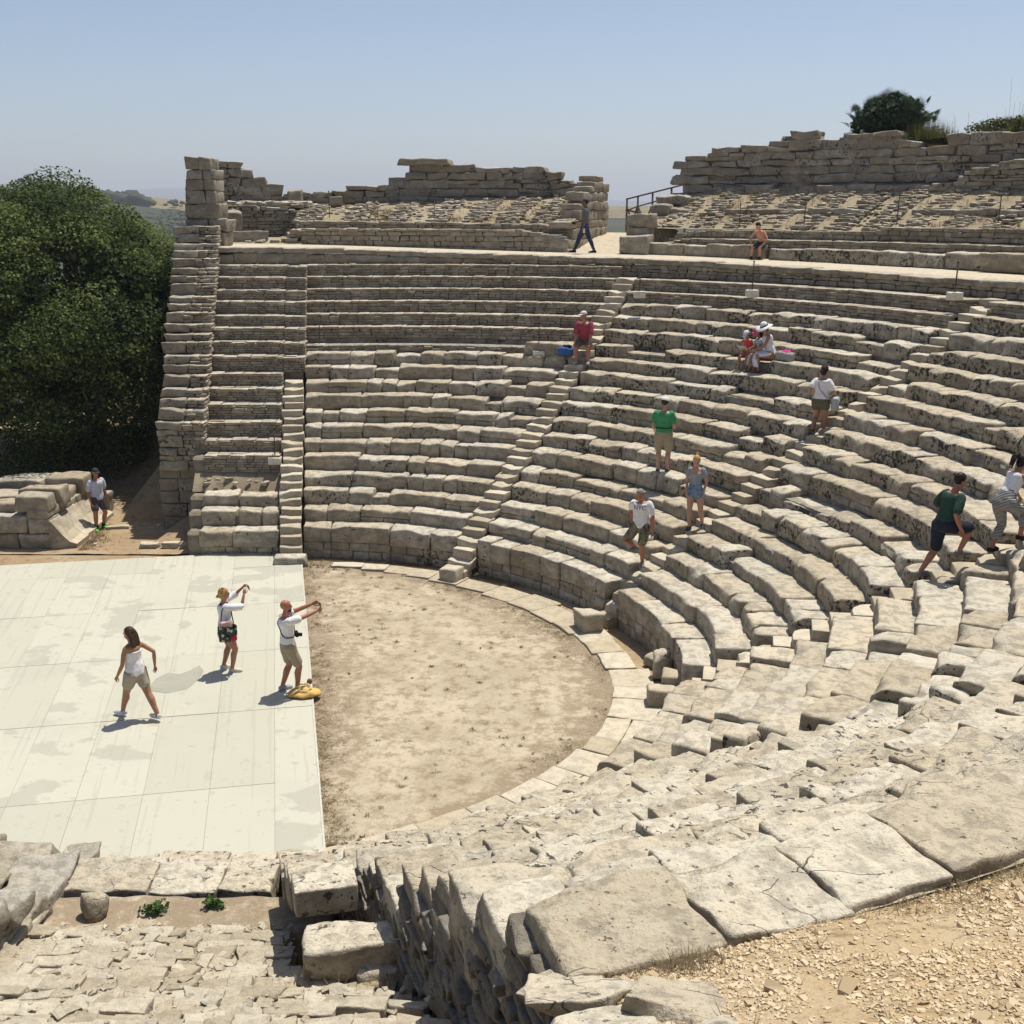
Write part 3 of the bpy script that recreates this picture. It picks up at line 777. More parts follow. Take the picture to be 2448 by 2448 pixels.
# far straight wing between the leftmost stair and the side wall
def far_wing():
    yk = [28.42 + .49 * k for k in range(19)]
    lips = [1270, 1223, 1185, 1134, 1090, 1054, 1011, 969, 931, 895, 853, 819, 785.5, 756, 722, 695, 664, 635.6, 597]
    zk = [8.7 - math.tan(rad(14.78) + math.atan((v - 1224) / 2767)) * y for v, y in zip(lips, yk)]
    org = (-7, 28.2, 0)
    root = thing('seating_wedge', org, 'straight wing of thin rubble rows between the leftmost stairway and the tall side wall', 'seating', 'stone seating wedges of the theatre')
    xi = lambda y: -8.05 - 0.14 * (y - 28.75) + 0.03
    for k in range(18):
        mb = MB(); y0 = yk[k]; zb = zk[k - 1] if k else 0.0; zt = zk[k]
        r = y0 - CY; xe = CX + (r) * math.tan(rad(STAIRS[0])) - HW - 0.03
        if k > 9: xe += 2 * HW + 0.04
        xs = xi(y0); cell = 0.15
        fr_at = lambda s, z, dy=0.0: line_frame((s, y0 + dy, z), 0)
        if k <= 2:
            s = xs
            while s < xe - .02:
                L = RNG.uniform(.6, 1.0)
                if s + L > xe - .4: L = xe - s
                hh = (zt - zb + .06) if k else 0.45
                stone(mb, line_frame((s + .006, y0 + RNG.normal(0, .015), zt - hh + RNG.normal(0, .01)), 0), L - .012, .62, hh, cell * .8, .05, .03, None, 2.6, .04, chip=.4)
                s += L
            if k == 0: courses(mb, lambda s, z: line_frame((s, y0 + .03, z), 0), xs, xe, -0.05, lambda s: zt - .44, (.12, .16), (.2, .45), .3, .12, .02, .012)
        elif k == 3:
            for q_ in range(26):
                s = RNG.uniform(.05, .16); stone(mb, line_frame((RNG.uniform(xs, xe - .2), y0 + RNG.uniform(.02, .4), zk[2] + .02 + RNG.uniform(0, .22)), RNG.uniform(0, 90)), s * 1.6, s, s * .6, .1, .02, .02, RNG.uniform(.3, 1), 5, .2)
            tag(mb.build('loose_rubble', M['rubble'], root, org), kind='stuff'); continue
        else:
            segs = [(xs, xe)] if k <= 9 else [(xs, xe - 2 * HW - 0.04), (xe - 2 * HW - 0.03, xe)]
            for si, (a, c) in enumerate(segs):
                h = (zt - zb - .0) / 5; dz = -0.025 * si
                base = zb - .03 if k > 4 else zb - .08
                courses(mb, lambda s, z, si=si: line_frame((s, y0 + RNG.normal(0, .012) + .01 * si, z), 0), a, c, base, lambda s: zt - .035 + dz, (.05, .085), (.14, .42), .24, .13, .016, .01, .05, .006, tint=(0, .85))
                s = a
                while s < c - .02:
                    L = min(RNG.uniform(.2, .5), c - s)
                    d0 = 0
                    while d0 < .5:
                        dd = RNG.uniform(.16, .3)
                        stone(mb, line_frame((s, y0 + d0 + RNG.normal(0, .012), zt - .075 + dz + RNG.normal(0, .008)), 0), L - .008, dd, .075, .12, .018, .012, RNG.uniform(.3, 1), 4, .08)
                        d0 += dd + .005
                    s += L
        mb.build('seat_row', M['seat'] if k <= 2 else M['rubble'], root, org)
    mb = MB()
    for k in range(18):
        if k == 3: z = zk[2] + .04
        else: z = zk[k] - .08
        y0 = yk[k] + .08; xs = xi(y0) - .3; xe = CX + (y0 - CY) * math.tan(rad(STAIRS[0])) - HW - .05 + (.6 if k > 9 else 0)
        X = np.array([[xs, xe]] * 3); Y = np.array([[y0] * 2, [y0] * 2, [y0 + .6] * 2]); Z = np.array([[z - .6] * 2, [z] * 2, [z] * 2])
        if k == 3: Y = np.array([[y0 - .05] * 2, [y0 + .3] * 2, [y0 + .6] * 2]); Z = np.array([[zk[2] - .04] * 2, [zk[3] - .12] * 2, [zk[3] - .02] * 2])
        grid_sheet(mb, X, Y, Z)
    mb.build('rubble_fill', M['core'], root, org)
    return yk, zk, xi
FW_Y, FW_Z, FW_X = far_wing()

# ------------------------------------------------------------------ far side wall with its tall pier
def far_side_wall():
    org = (-9.2, 31.2, 0)
    root = thing('side_wall', org, 'tall stepped side wall of rough blocks closing the far end of the seats', 'wall')
    seatz = itp(FW_Y, FW_Z)
    top = lambda y: float(seatz(y)) + 0.42
    # low front pier
    mb = MB(); x1 = FW_X(31) - .03; x0 = -9.72
    z = -0.1
    for h in (.42, .38, .36, .36, .30):
        s = x0
        while s < x1 - .02:
            L = RNG.uniform(.45, .8)
            if s + L > x1 - .3: L = x1 - s
            stone(mb, line_frame((s, 31.15 + RNG.normal(0, .02), z), 0), L - .008, 1.2, h - .006, .14, .03, .03, RNG.uniform(0, .5), 2.5, .04)
            s += L
        z += h
    mb.build('pier', M['wall'], root, org)
    # stepped masonry climbing beside the rows: each course starts where the seats reach its height
    mb = MB(); mb2 = MB(); z = 1.70; ys = np.linspace(30.9, 37.4, 200); zs = np.array([top(y) for y in ys])
    ci = 0
    while z < 7.95:
        h = RNG.uniform(.15, .26) if ci % 3 else RNG.uniform(.26, .36)
        yf = float(np.interp(z + h, zs, ys)) + RNG.normal(0, .03)
        xin = FW_X(yf) - .02; xout = xin - 1.26 - .10 * min(1, (z - 1.7) / 6) + RNG.normal(0, .02)
        wbig = RNG.uniform(.45, .85)
        # big quoin blocks on the outside
        n = 1
        stone(mb, line_frame((xout, yf, z), 0), wbig, 1.3, h - .008, .1, .03, .035, RNG.uniform(0, 1), 3.2, .06)
        # small stones on the inside
        zz = z
        while zz < z + h - .03:
            hh = RNG.uniform(.07, .14); s = xout + wbig + .01
            if zz + hh > z + h: hh = z + h - zz
            while s < xin - .02:
                L = RNG.uniform(.14, .34)
                if s + L > xin - .1: L = xin - s
                stone(mb2, line_frame((s, yf + RNG.normal(0.02, .04), zz), 0), L - .008, .5, hh - .006, .11, .022, .018, RNG.uniform(0, 1), 4, .08)
                s += L
            zz += hh
        # inner face towards the seats
        zz = z
        while zz < z + h - .03:
            hh = RNG.uniform(.08, .13); s = yf + .3
            while s < min(yf + 3.4, 37.5):
                L = RNG.uniform(.18, .4)
                stone(mb2, line_frame((FW_X(s) - .02 + RNG.normal(0, .012), s, zz), 90), L - .01, .3, min(hh, z + h - zz) - .006, .12, .022, .015, RNG.uniform(.3, 1), 4, .06)
                s += L
            zz += hh
        # outer face towards the tree
        s = yf + 1.3
        while s < 38.6:
            L = RNG.uniform(.5, .9)
            stone(mb, line_frame((xout + .4 - .14 * (s - yf), s, z), 90), L - .01, .4, h - .008, .3, .03, .02, None, 3, .04)
            s += L
        z += h; ci += 1
    # tall rear pier above the walkway
    mb3 = MB(); z = 6.2
    prof = [(6.2, .4, -9.75 - .55, -9.2), (6.6, .42, -10.25, -9.25), (7.02, .42, -10.3, -9.2), (7.44, .46, -10.42, -9.2), (7.9, .40, -10.42, -9.12), (8.3, .46, -10.4, -9.35), (8.76, .40, -10.38, -9.42), (9.16, .36, -10.38, -9.42), (9.52, .30, -10.28, -9.42), (9.82, .36, -10.3, -9.5)]
    for z, h, a, c in prof:
        cut = a + (c - a) * RNG.uniform(.45, .75) if RNG.random() < .7 else c
        stone(mb3, line_frame((a, 38.05 + RNG.normal(0, .03), z), 0), cut - a - .006, 1.3, h - .008, .1, .035, .035, RNG.uniform(.1, .9), 2.5, .05)
        if cut < c: stone(mb3, line_frame((cut, 38.09 + RNG.normal(0, .03), z), 0), c - cut, 1.25, h - .008, .1, .035, .035, RNG.uniform(.1, .9), 2.5, .05)
    mb.build('block_face', M['wall'], root, org); mb2.build('rubble_face', M['rubble'], root, org); mb3.build('rear_pier', M['wall'], root, org)
far_side_wall()

# ------------------------------------------------------------------ walkway and its retaining wall
def walkway():
    azs = np.linspace(-17, 128, 220); X, Y, Z = [], [], []
    for f in (0.1, .35, .7, 1.0, 1.5):
        r = Rlip(azs) + f * (21.4 - Rlip(azs)); x, y = pol(azs, r); X.append(x); Y.append(y); Z.append(Zd(azs) + 0.03 * f - 0.02)
    mb = MB(); grid_sheet(mb, np.array(X), np.array(Y), np.array(Z), .6); structure(mb.build('walkway', M['walk']))
    # retaining wall under its lip
    for (a0, a1, lab, big) in ((-15.6, 13.0, 'low retaining wall of long blocks below the walkway on the left', True), (13.0, 100.0, 'retaining wall of irregular stones below the walkway, curving to the right edge', False)):
        am = (a0 + a1) / 2; ox, oy = pol(am, 17.7); org = (ox, oy, 6.8)
        mb = MB(); rr = 18.0; L = math.radians(a1 - a0) * rr
        z_b = 6.45
        ztop = lambda s: float(Zd(a0 + math.degrees(s / rr)))
        fr_at = lambda s, z: polar_frame(a0 + math.degrees(s / rr), lambda a: Rlip(a) + 0.03, z)
        if big:
            courses(mb, fr_at, 0, L, z_b + .2, lambda s: ztop(s) - .13, (.22, .30), (.5, 1.2), .4, .14, .04, .025, .04, .015, tint=(.1, .7))
        else:
            courses(mb, fr_at, 0, L, z_b - .05, lambda s: ztop(s) - .12, (.08, .17), (.16, .55), .35, .13, .028, .02, .10, .02, tint=(0, .8))
        s = 0
        while s < L:
            l = RNG.uniform(.5, 1.3); az = a0 + math.degrees(s / rr)
            stone(mb, polar_frame(az, lambda a: Rlip(a) - .01 + RNG.normal(0, .015), float(Zd(az)) - .15), l - .012, .75, .155 + RNG.normal(0, .01), .15, .035, .022, RNG.uniform(.4, 1), 3, .04)
            s += l
        tag(mb.build('retaining_wall', M['ashlar'] if big else M['rubble'], None, org), lab, 'wall')
walkway()

# ------------------------------------------------------------------ upper seating
def upper(name, label, A0, A1, P, ribs, mats):
    """P: dict of radius/height profile functions of azimuth"""
    am = (A0 + A1) / 2; ox, oy = pol(am, 21.3); org = (ox, oy, 7.2)
    root = thing(name, org, label, 'seating ruin')
    for part, (r, zb, zt, a0, a1, hr, lr, mat) in P['walls'].items():
        mb = MB(); L = math.radians(a1 - a0) * r
        courses(mb, lambda s, z: polar_frame(a0 + math.degrees(s / r), lambda a: r + 0 * a, z), 0, L, zb, lambda s: float(zt(a0 + math.degrees(s / r))), hr, lr, .45, .14, .025, .018, .07, .015, tint=(0, .8))
        mb.build('low_wall', mat, root, org)
    # sloping fill
    azs = np.linspace(A0 + .3, A1 - .1, 120); rs = np.linspace(P['r0'], 25.6, 26)
    R, A = np.meshgrid(rs, azs, indexing='ij'); x, y = pol(A, R)
    z = P['slope'](A, R)
    z = z + fbm(np.stack([x.ravel() * .9, y.ravel() * .9, x.ravel() * 0], 1), 4, 4).reshape(x.shape) * .10
    mb = MB(); grid_sheet(mb, x, y, z); mb.build('earth_slope', M['dry'], root, org)
    for (a, rr0, rr1, w) in ribs:                     # masonry ribs that once carried the seats
        mb = MB(); r = rr0
        while r < rr1:
            dr = RNG.uniform(.12, .24); s = -w / 2
            while s < w / 2:
                l = RNG.uniform(.12, .32); az = a + .5 * (r - rr0) / 2.5 + math.degrees((s + RNG.normal(0, .03)) / r)
                zz = float(P['slope'](np.array([az]), np.array([r]))[0])
                stone(mb, polar_frame(az, lambda q, r=r: r + 0 * q, zz + RNG.uniform(-.03, .05)), min(l, w / 2 - s + .06), dr, RNG.uniform(.06, .11), .1, .022, .02, RNG.uniform(.2, 1.1), 5, .16)
                s += l
            r += dr * .92
        mb.build('masonry_rib', M['rubble'], root, org)
    for (a0, a1, r, zoff, h) in P.get('blocks', []):
        s = 0; L = math.radians(a1 - a0) * r
        while s < L:
            l = RNG.uniform(.6, 1.3); az = a0 + math.degrees(s / r)
            zz = float(P['slope'](np.array([az]), np.array([r]))[0])
            if RNG.random() < .85:
                mb = MB(); stone(mb, polar_frame(az, lambda q, r=r: r + 0 * q + RNG.normal(0, .03), zz + zoff), l - .03, .55, h * RNG.uniform(.8, 1.15), .13, .05, .035, RNG.uniform(.1, .9), 2.6, .06); mb.build('seat_block', M['wall'], root, org)
            s += l
    mb = MB()                                         # loose rubble over the slope
    for i in range(P.get('loose', 300)):
        az = RNG.uniform(A0 + .3, A1 - .3); r = RNG.uniform(P['r0'] + .1, 25.3)
        zz = float(P['slope'](np.array([az]), np.array([r]))[0]); s = RNG.uniform(.04, .13)
        stone(mb, polar_frame(az, lambda q, r=r: r + 0 * q, zz - .01), s * 1.4, s, s * .5, .12, .02, .02, RNG.uniform(.3, 1), 5, .2)
    o = mb.build('loose_rubble', M['rubble'], root, org); o['kind'] = 'stuff'
    mb = MB()
    for i in range(P.get('grass', 900)):
        az = RNG.uniform(A0 + .3, A1 - .3); r = RNG.uniform(P['r0'] + .15, 25.2); x, y = pol(az, r)
        if vnoise(np.array([[x * .6, y * .6, 1.]]), 9)[0] < -.1: continue
        blades(mb, x, y, float(P['slope'](np.array([az]), np.array([r]))[0]) - .02, 10, RNG.uniform(.08, .26), .16, RNG.uniform(0, 1), .009)
    o = mb.build('dry_grass', M['straw'], root, org); o['kind'] = 'stuff'
    return root

sl_l = lambda A, R: np.interp(R, [21.6, 22.2, 23.5, 25.6], [8.02, 8.22, 8.55, 8.85]) + .012 * np.clip(A, -9, 18) * np.clip((R - 22) / 3, 0, 1) * 1.2
PL = dict(r0=21.7, slope=sl_l, loose=600, grass=900,
          walls={'a': (21.0, 7.2, itp([-8.9, -8.2, -7, 14, 16, 17.8], [7.5, 7.6, 7.97, 7.93, 7.8, 7.75]), -8.9, 17.8, (.12, .2), (.2, .55), M['ashlar']),
                 'b': (21.55, 7.7, itp([-8, -7.4, 15, 17.6], [7.8, 8.22, 8.12, 8.0]), -8.0, 17.7, (.09, .15), (.2, .6), M['ashlar'])})
upper('upper_seating', 'left upper seating ruin with a low double wall, dry grass panels and stone ribs', -8.0, 18.0, PL,
      [(-7.0, 21.8, 25.2, .9), (-2.6, 22.0, 25, .75), (1.2, 22, 25, .7), (5.0, 22, 25, .75), (8.4, 22, 25.2, .75), (11.6, 22, 25.2, .8), (14.8, 22, 25, .8)], None)
sl_r = lambda A, R: np.interp(R, [22.2, 22.6, 23.5, 25.6], [7.95, 8.08, 8.5, 9.45]) - np.clip((29 - A) / 5, 0, 1) * np.clip((R - 22.5) / 3, 0, 1) * .45
PR = dict(r0=22.3, slope=sl_r, loose=1100, grass=1100,
          walls={'a': (21.7, 7.05, itp([26, 27.5, 29, 80], [7.3, 7.62, 7.70, 7.72]), 26.0, 80, (.10, .18), (.2, .6), M['rubble']),
                 'b': (22.2, 7.5, itp([26.5, 28, 34, 44, 46, 50, 80], [7.6, 7.93, 7.98, 8.0, 8.15, 8.14, 8.15]), 26.5, 80, (.08, .15), (.2, .55), M['rubble'])},
          blocks=[(30.5, 36.0, 23.4, .0, .20), (37.5, 41.5, 23.4, .0, .24), (46, 62, 23.4, .0, .22), (28.0, 75, 25.05, -.06, .30)])
upper('upper_seating', 'right upper seating ruin with orange dry grass panels between rubble ribs', 24.3, 80.0, PR,
      [(26.3, 22.4, 25, .8), (29.2, 22.4, 25, .8), (32.2, 22.4, 25.2, .75), (35.2, 22.4, 25.2, .75), (38.2, 22.4, 25.2, .75), (41.2, 22.4, 25.2, .8), (44.2, 22.4, 25.2, .8), (47.2, 22.4, 25.2, .8), (50.4, 22.4, 25.2, .8), (53.8, 22.4, 25.2, .8), (57.2, 22.4, 25.2, .8), (60.6, 22.4, 25.2, .8), (64, 22.4, 25.2, .8)], None)

# ------------------------------------------------------------------ ruined back walls on the skyline
def arc_wall(name, label, a0, a1, r, zb, zt, hr, lr, mat, depth=.7, cell=.16, zlow=None, jit=.10, out=.05, amp=.055, tint=(.0, .95)):
    am = (a0 + a1) / 2; ox, oy = pol(am, r); org = (ox, oy, zb)
    mb = MB(); L = math.radians(a1 - a0) * r
    courses(mb, lambda s, z: polar_frame(a0 + math.degrees(s / r), lambda a: r + 0 * a, z), 0, L, zb, lambda s: float(zt(a0 + math.degrees(s / r))), hr, lr, depth, cell, .032, amp, jit, out, tint=tint, freq=2.8, split=.22)
    azs = np.linspace(a0 + .25, a1 - .25, 160); zz = np.array([float(min(zt(max(a0, a - .35)), zt(a), zt(min(a1, a + .35)))) for a in azs]) - .2
    X, Y, Z = [], [], []
    for d, top in ((.16, 0), (.16, 1), (depth - .1, 1)):
        x, y = pol(azs, r + d + 0 * azs); X.append(x); Y.append(y); Z.append(zz if top else 0 * azs + zb)
    grid_sheet(mb, np.array(X), np.array(Y), np.array(Z), .2)
    return tag(mb.build(name, mat, None, org), label, 'wall')
arc_wall('ruined_wall', 'dark curved remnant of tall back wall beside the far pier, broken down in steps', -16.3, -9.3, 25.4, 8.5, itp([-16.3, -12.2, -11.9, -11.4, -10.6, -9.8, -9.3], [10.3, 10.28, 10.2, 9.95, 9.65, 9.4, 9.25]), (.24, .36), (.5, 1.2), M['wall'], out=.02)
arc_wall('ruined_wall', 'low dark stretch of back wall on the skyline linking the two tall remnants', -9.3, 0.6, 25.4, 8.3, itp([-9.3, -4.2, -4.0, 0.6], [9.22, 9.25, 9.45, 9.5]), (.22, .3), (.6, 1.3), M['wall'], out=.03)
arc_wall('ruined_wall', 'jagged back wall crest with an overhanging flat slab, left of the passage', -0.3, 17.8, 25.4, 8.2, itp([-.3, .2, .25, 1.0, 1.05, 1.2, 1.3, 7, 11, 14, 14.2, 16, 16.2, 17.8], [9.5, 9.6, 9.75, 9.8, 10.0, 10.0, 10.38, 10.2, 10.18, 10.1, 9.9, 9.8, 9.55, 9.4]), (.24, .34), (.6, 1.5), M['wall'], out=.10)
mbx = MB(); stone(mbx, polar_frame(.55, lambda a: 25.15 + 0 * a, 10.22), 2.0, 1.0, .22, .12, .05, .04, .6, 2.5, .05)
tag(mbx.build('capping_slab', M['wall'], None, (*pol(.55, 25.15), 10.22)), 'flat slab overhanging the left tip of the jagged back wall crest', 'stone')
arc_wall('ruined_wall', 'high back wall of great blocks stepping up under the fan palm at upper right', 24.0, 60.0, 25.5, 8.4,
         itp([24, 24.6, 24.65, 25.2, 25.25, 26.4, 26.5, 31.2, 31.3, 32.4, 32.5, 36.3, 36.4, 37.4, 37.5, 42.4, 42.6, 43.5, 43.8, 45.6, 45.7, 60], [9.25, 9.3, 9.75, 9.75, 10.45, 10.5, 10.75, 10.85, 11.0, 11.0, 11.28, 11.25, 10.95, 10.95, 11.1, 11.05, 10.8, 10.8, 10.65, 10.65, 10.95, 11.0]), (.20, .38), (.6, 1.5), M['wall'], out=.08)
arc_wall('ruined_wall', 'thinner rubble wall rising to the right in front of the high back wall', 45.5, 60.0, 25.0, 9.2, itp([45.5, 47.5, 47.7, 52, 60], [9.45, 9.5, 9.75, 10.15, 10.7]), (.10, .18), (.25, .7), M['rubble'], .5, .14, out=.02)
arc_wall('ruined_wall', 'dark dry stone retaining wall in the shade behind the left end of the walkway', -15.2, -7.2, 23.2, 7.35, itp([-15.2, -12, -9, -7.2], [8.72, 8.72, 8.62, 8.5]), (.09, .16), (.16, .5), M['wall'], .6, .14, jit=.1, out=.02, amp=.02)
# ground and debris around that retaining wall
def left_pocket():
    mb = MB(); azs = np.linspace(-16.5, -7.4, 30); rs = np.array([20.6, 21.2, 22.3, 23.3])
    R, A = np.meshgrid(rs, azs, indexing='ij'); x, y = pol(A, R); z = np.interp(R, rs, [7.4, 7.5, 7.62, 7.6]) + 0 * A
    grid_sheet(mb, x, y, z); R, A = np.meshgrid(np.array([23.5, 24.5, 25.6]), azs, indexing='ij'); x, y = pol(A, R); grid_sheet(mb, x, y, np.interp(R, [23.5, 25.6], [8.66, 8.8]) + 0 * A)
    structure(mb.build('terrace_ground', M['dry']))
    mb = MB()
    for i in range(150):
        az = RNG.uniform(-14.5, -7.6); r = RNG.uniform(23.5, 25.2); s = RNG.uniform(.08, .28)
        stone(mb, polar_frame(az, lambda q, r=r: r + 0 * q, 8.68), s * 1.5, s, s * .7, .12, .03, .03, RNG.uniform(.3, 1), 5, .2)
    for i in range(110):
        az = RNG.uniform(-13.5, -7.0); r = RNG.uniform(20.9, 22.9); s = RNG.uniform(.06, .2) * (1.6 if az > -9.5 else 1)
        stone(mb, polar_frame(az, lambda q, r=r: r + 0 * q, 7.45 + (.35 if az > -9 else 0) * RNG.random()), s * 1.6, s, s * .6, .12, .03, .03, RNG.uniform(.2, 1), 5, .2)
    o = mb.build('rubble_scatter', M['rubble']); o['kind'] = 'stuff'; o['label'] = 'broken stones scattered on the terrace behind the left walkway end'
    for az, r, z, L, D, H, lab in ((-14.6, 21.2, 7.42, 1.5, .6, .42, 'long dark slab lying at the left end of the walkway'), (-14.8, 22.6, 7.55, .75, .6, .95, 'upright rounded block leaning near the side wall pier'), (-8.9, 25.0, 8.75, .55, .5, .55, 'cube shaped stone standing before the low skyline wall'), (-5.2, 24.7, 8.7, .45, .4, .35, 'small pale stone on the rubble before the low skyline wall')):
        mb = MB(); stone(mb, polar_frame(az, lambda q: r + 0 * q, z), L, D, H, .12, .05, .05, RNG.uniform(.2, .7), 2.6, .12)
        tag(mb.build('fallen_block', M['wall'], None, (*pol(az, r), z)), lab, 'stone block')
left_pocket()

# passage: side wall of the left part, stacked blocks, path
def passage():
    org = (*pol(18.3, 22.5), 7.2); mb = MB()
    fr_at = lambda s, z: (lambda P: np.stack([pol(18.0, 20.95)[0] + math.sin(rad(20)) * (s + P[:, 0]) - math.cos(rad(20)) * (P[:, 1] - .0), pol(18.0, 20.95)[1] + math.cos(rad(20)) * (s + P[:, 0]) + math.sin(rad(20)) * (P[:, 1] - .0), z + P[:, 2]], 1))
    courses(mb, fr_at, 0, 5.2, 7.05, lambda s: float(np.interp(s, [0, .5, .6, 1.2, 1.3, 2.1, 2.2, 3.3, 3.4, 4.4, 5.2], [7.75, 7.78, 8.2, 8.3, 8.75, 8.85, 9.4, 9.45, 9.85, 9.8, 9.35])), (.26, .40), (.5, 1.1), .7, .15, .04, .025, .04, .02, tint=(.3, .8))
    tag(mb.build('ruined_wall', M['ashlar'], None, org), 'pinkish end wall beside the passage that the man in jeans walks past', 'wall')
    mb = MB(); azs = np.linspace(17.5, 25.0, 14); rs = np.array([21.0, 22.5, 24.5, 26.5, 30])
    R, A = np.meshgrid(rs, azs, indexing='ij'); x, y = pol(A, R); grid_sheet(mb, x, y, np.interp(R, rs, [7.16, 7.3, 7.62, 7.75, 7.3]) + 0 * A)
    structure(mb.build('passage_path', M['walk']))
    # row of cut blocks right of the passage, on the walkway
    specs = [(23.0, 21.0, 7.15, .95, .75, .62, 'big squared block at the passage, lowest of the stack behind the man in jeans'),
             (23.15, 21.5, 7.60, .80, .7, .42, 'flat middle block of the stack right of the passage'),
             (23.0, 21.6, 8.02, .92, .7, .46, 'top block of the stack right of the passage'),
             (25.0, 21.25, 7.14, .85, .6, .40, 'first rough bench block right of the squared one'),
             (27.0, 21.25, 7.13, .70, .6, .38, 'second rough bench block in the row on the walkway'),
             (29.0, 21.2, 7.12, .78, .55, .37, 'third pale bench block in the row on the walkway'),
             (31.1, 21.15, 7.12, .92, .6, .40, 'fourth bench block with rounded corners on the walkway'),
             (33.6, 21.1, 7.10, .98, .6, .44, 'rightmost squared bench block, left of the seated boy')]
    for az, r, z, L, D, H, lab in specs:
        mb = MB(); stone(mb, polar_frame(az, lambda q, r=r: r + 0 * q, z), L, D, H, .1, .05, .03, RNG.uniform(.2, .8), 2.8, .06)
        tag(mb.build('bench_block', M['ashlar'], None, (*pol(az, r), z)), lab, 'stone block', 'cut blocks along the walkway')
    # continuous lichened bench from the boy to the right
    mb = MB(); a = 37.0
    while a < 53.4:
        l = RNG.uniform(.7, 1.5); stone(mb, polar_frame(a, lambda q: 21.15 + 0 * q + RNG.normal(0, .03), 7.02), l - .02, .65, .43 + RNG.normal(0, .03), .12, .06, .035, None, 2.6, .04); a += math.degrees(l / 21.2)
    tag(mb.build('stone_bench', M['seat_mid'], None, (*pol(45, 21.2), 7.1)), 'long black spotted stone bench where the boy sits on the walkway', 'bench')
    mb = MB(); stone(mb, polar_frame(56.0, lambda q: 20.9 + 0 * q, 7.02), 2.4, .8, .5, .12, .05, .025, .3, 2.6, .03); stone(mb, polar_frame(63.0, lambda q: 20.9 + 0 * q, 7.02), 2.2, .8, .5, .12, .05, .025, .3, 2.6, .03)
    tag(mb.build('stone_bench', M['ashlar'], None, (*pol(57, 21.0), 7.1)), 'smooth grey bench block at the right edge of the walkway', 'bench')
    # heap at the corner of the high wall
    k = 0
    for az, r, z, L, D, H in ((23.9, 23.0, 7.5, .9, .7, .45), (23.6, 23.2, 7.95, 1.1, .7, .4), (23.7, 23.4, 8.35, .7, .6, .42), (24.6, 23.6, 8.3, .9, .6, .35), (23.8, 24.3, 8.75, 1.1, .6, .35), (25.1, 24.6, 8.6, .8, .6, .4)):
        mb = MB(); stone(mb, polar_frame(az, lambda q, r=r: r + 0 * q, z), L, D, H, .12, .06, .05, RNG.uniform(.2, .8), 2.8, .12)
        tag(mb.build('fallen_block', M['wall'], None, (*pol(az, r), z)), ('lowest', 'long second', 'small third', 'right hand', 'topmost long', 'leaning')[k] + ' block of the heap under the corner of the high back wall', 'stone block'); k += 1
passage()

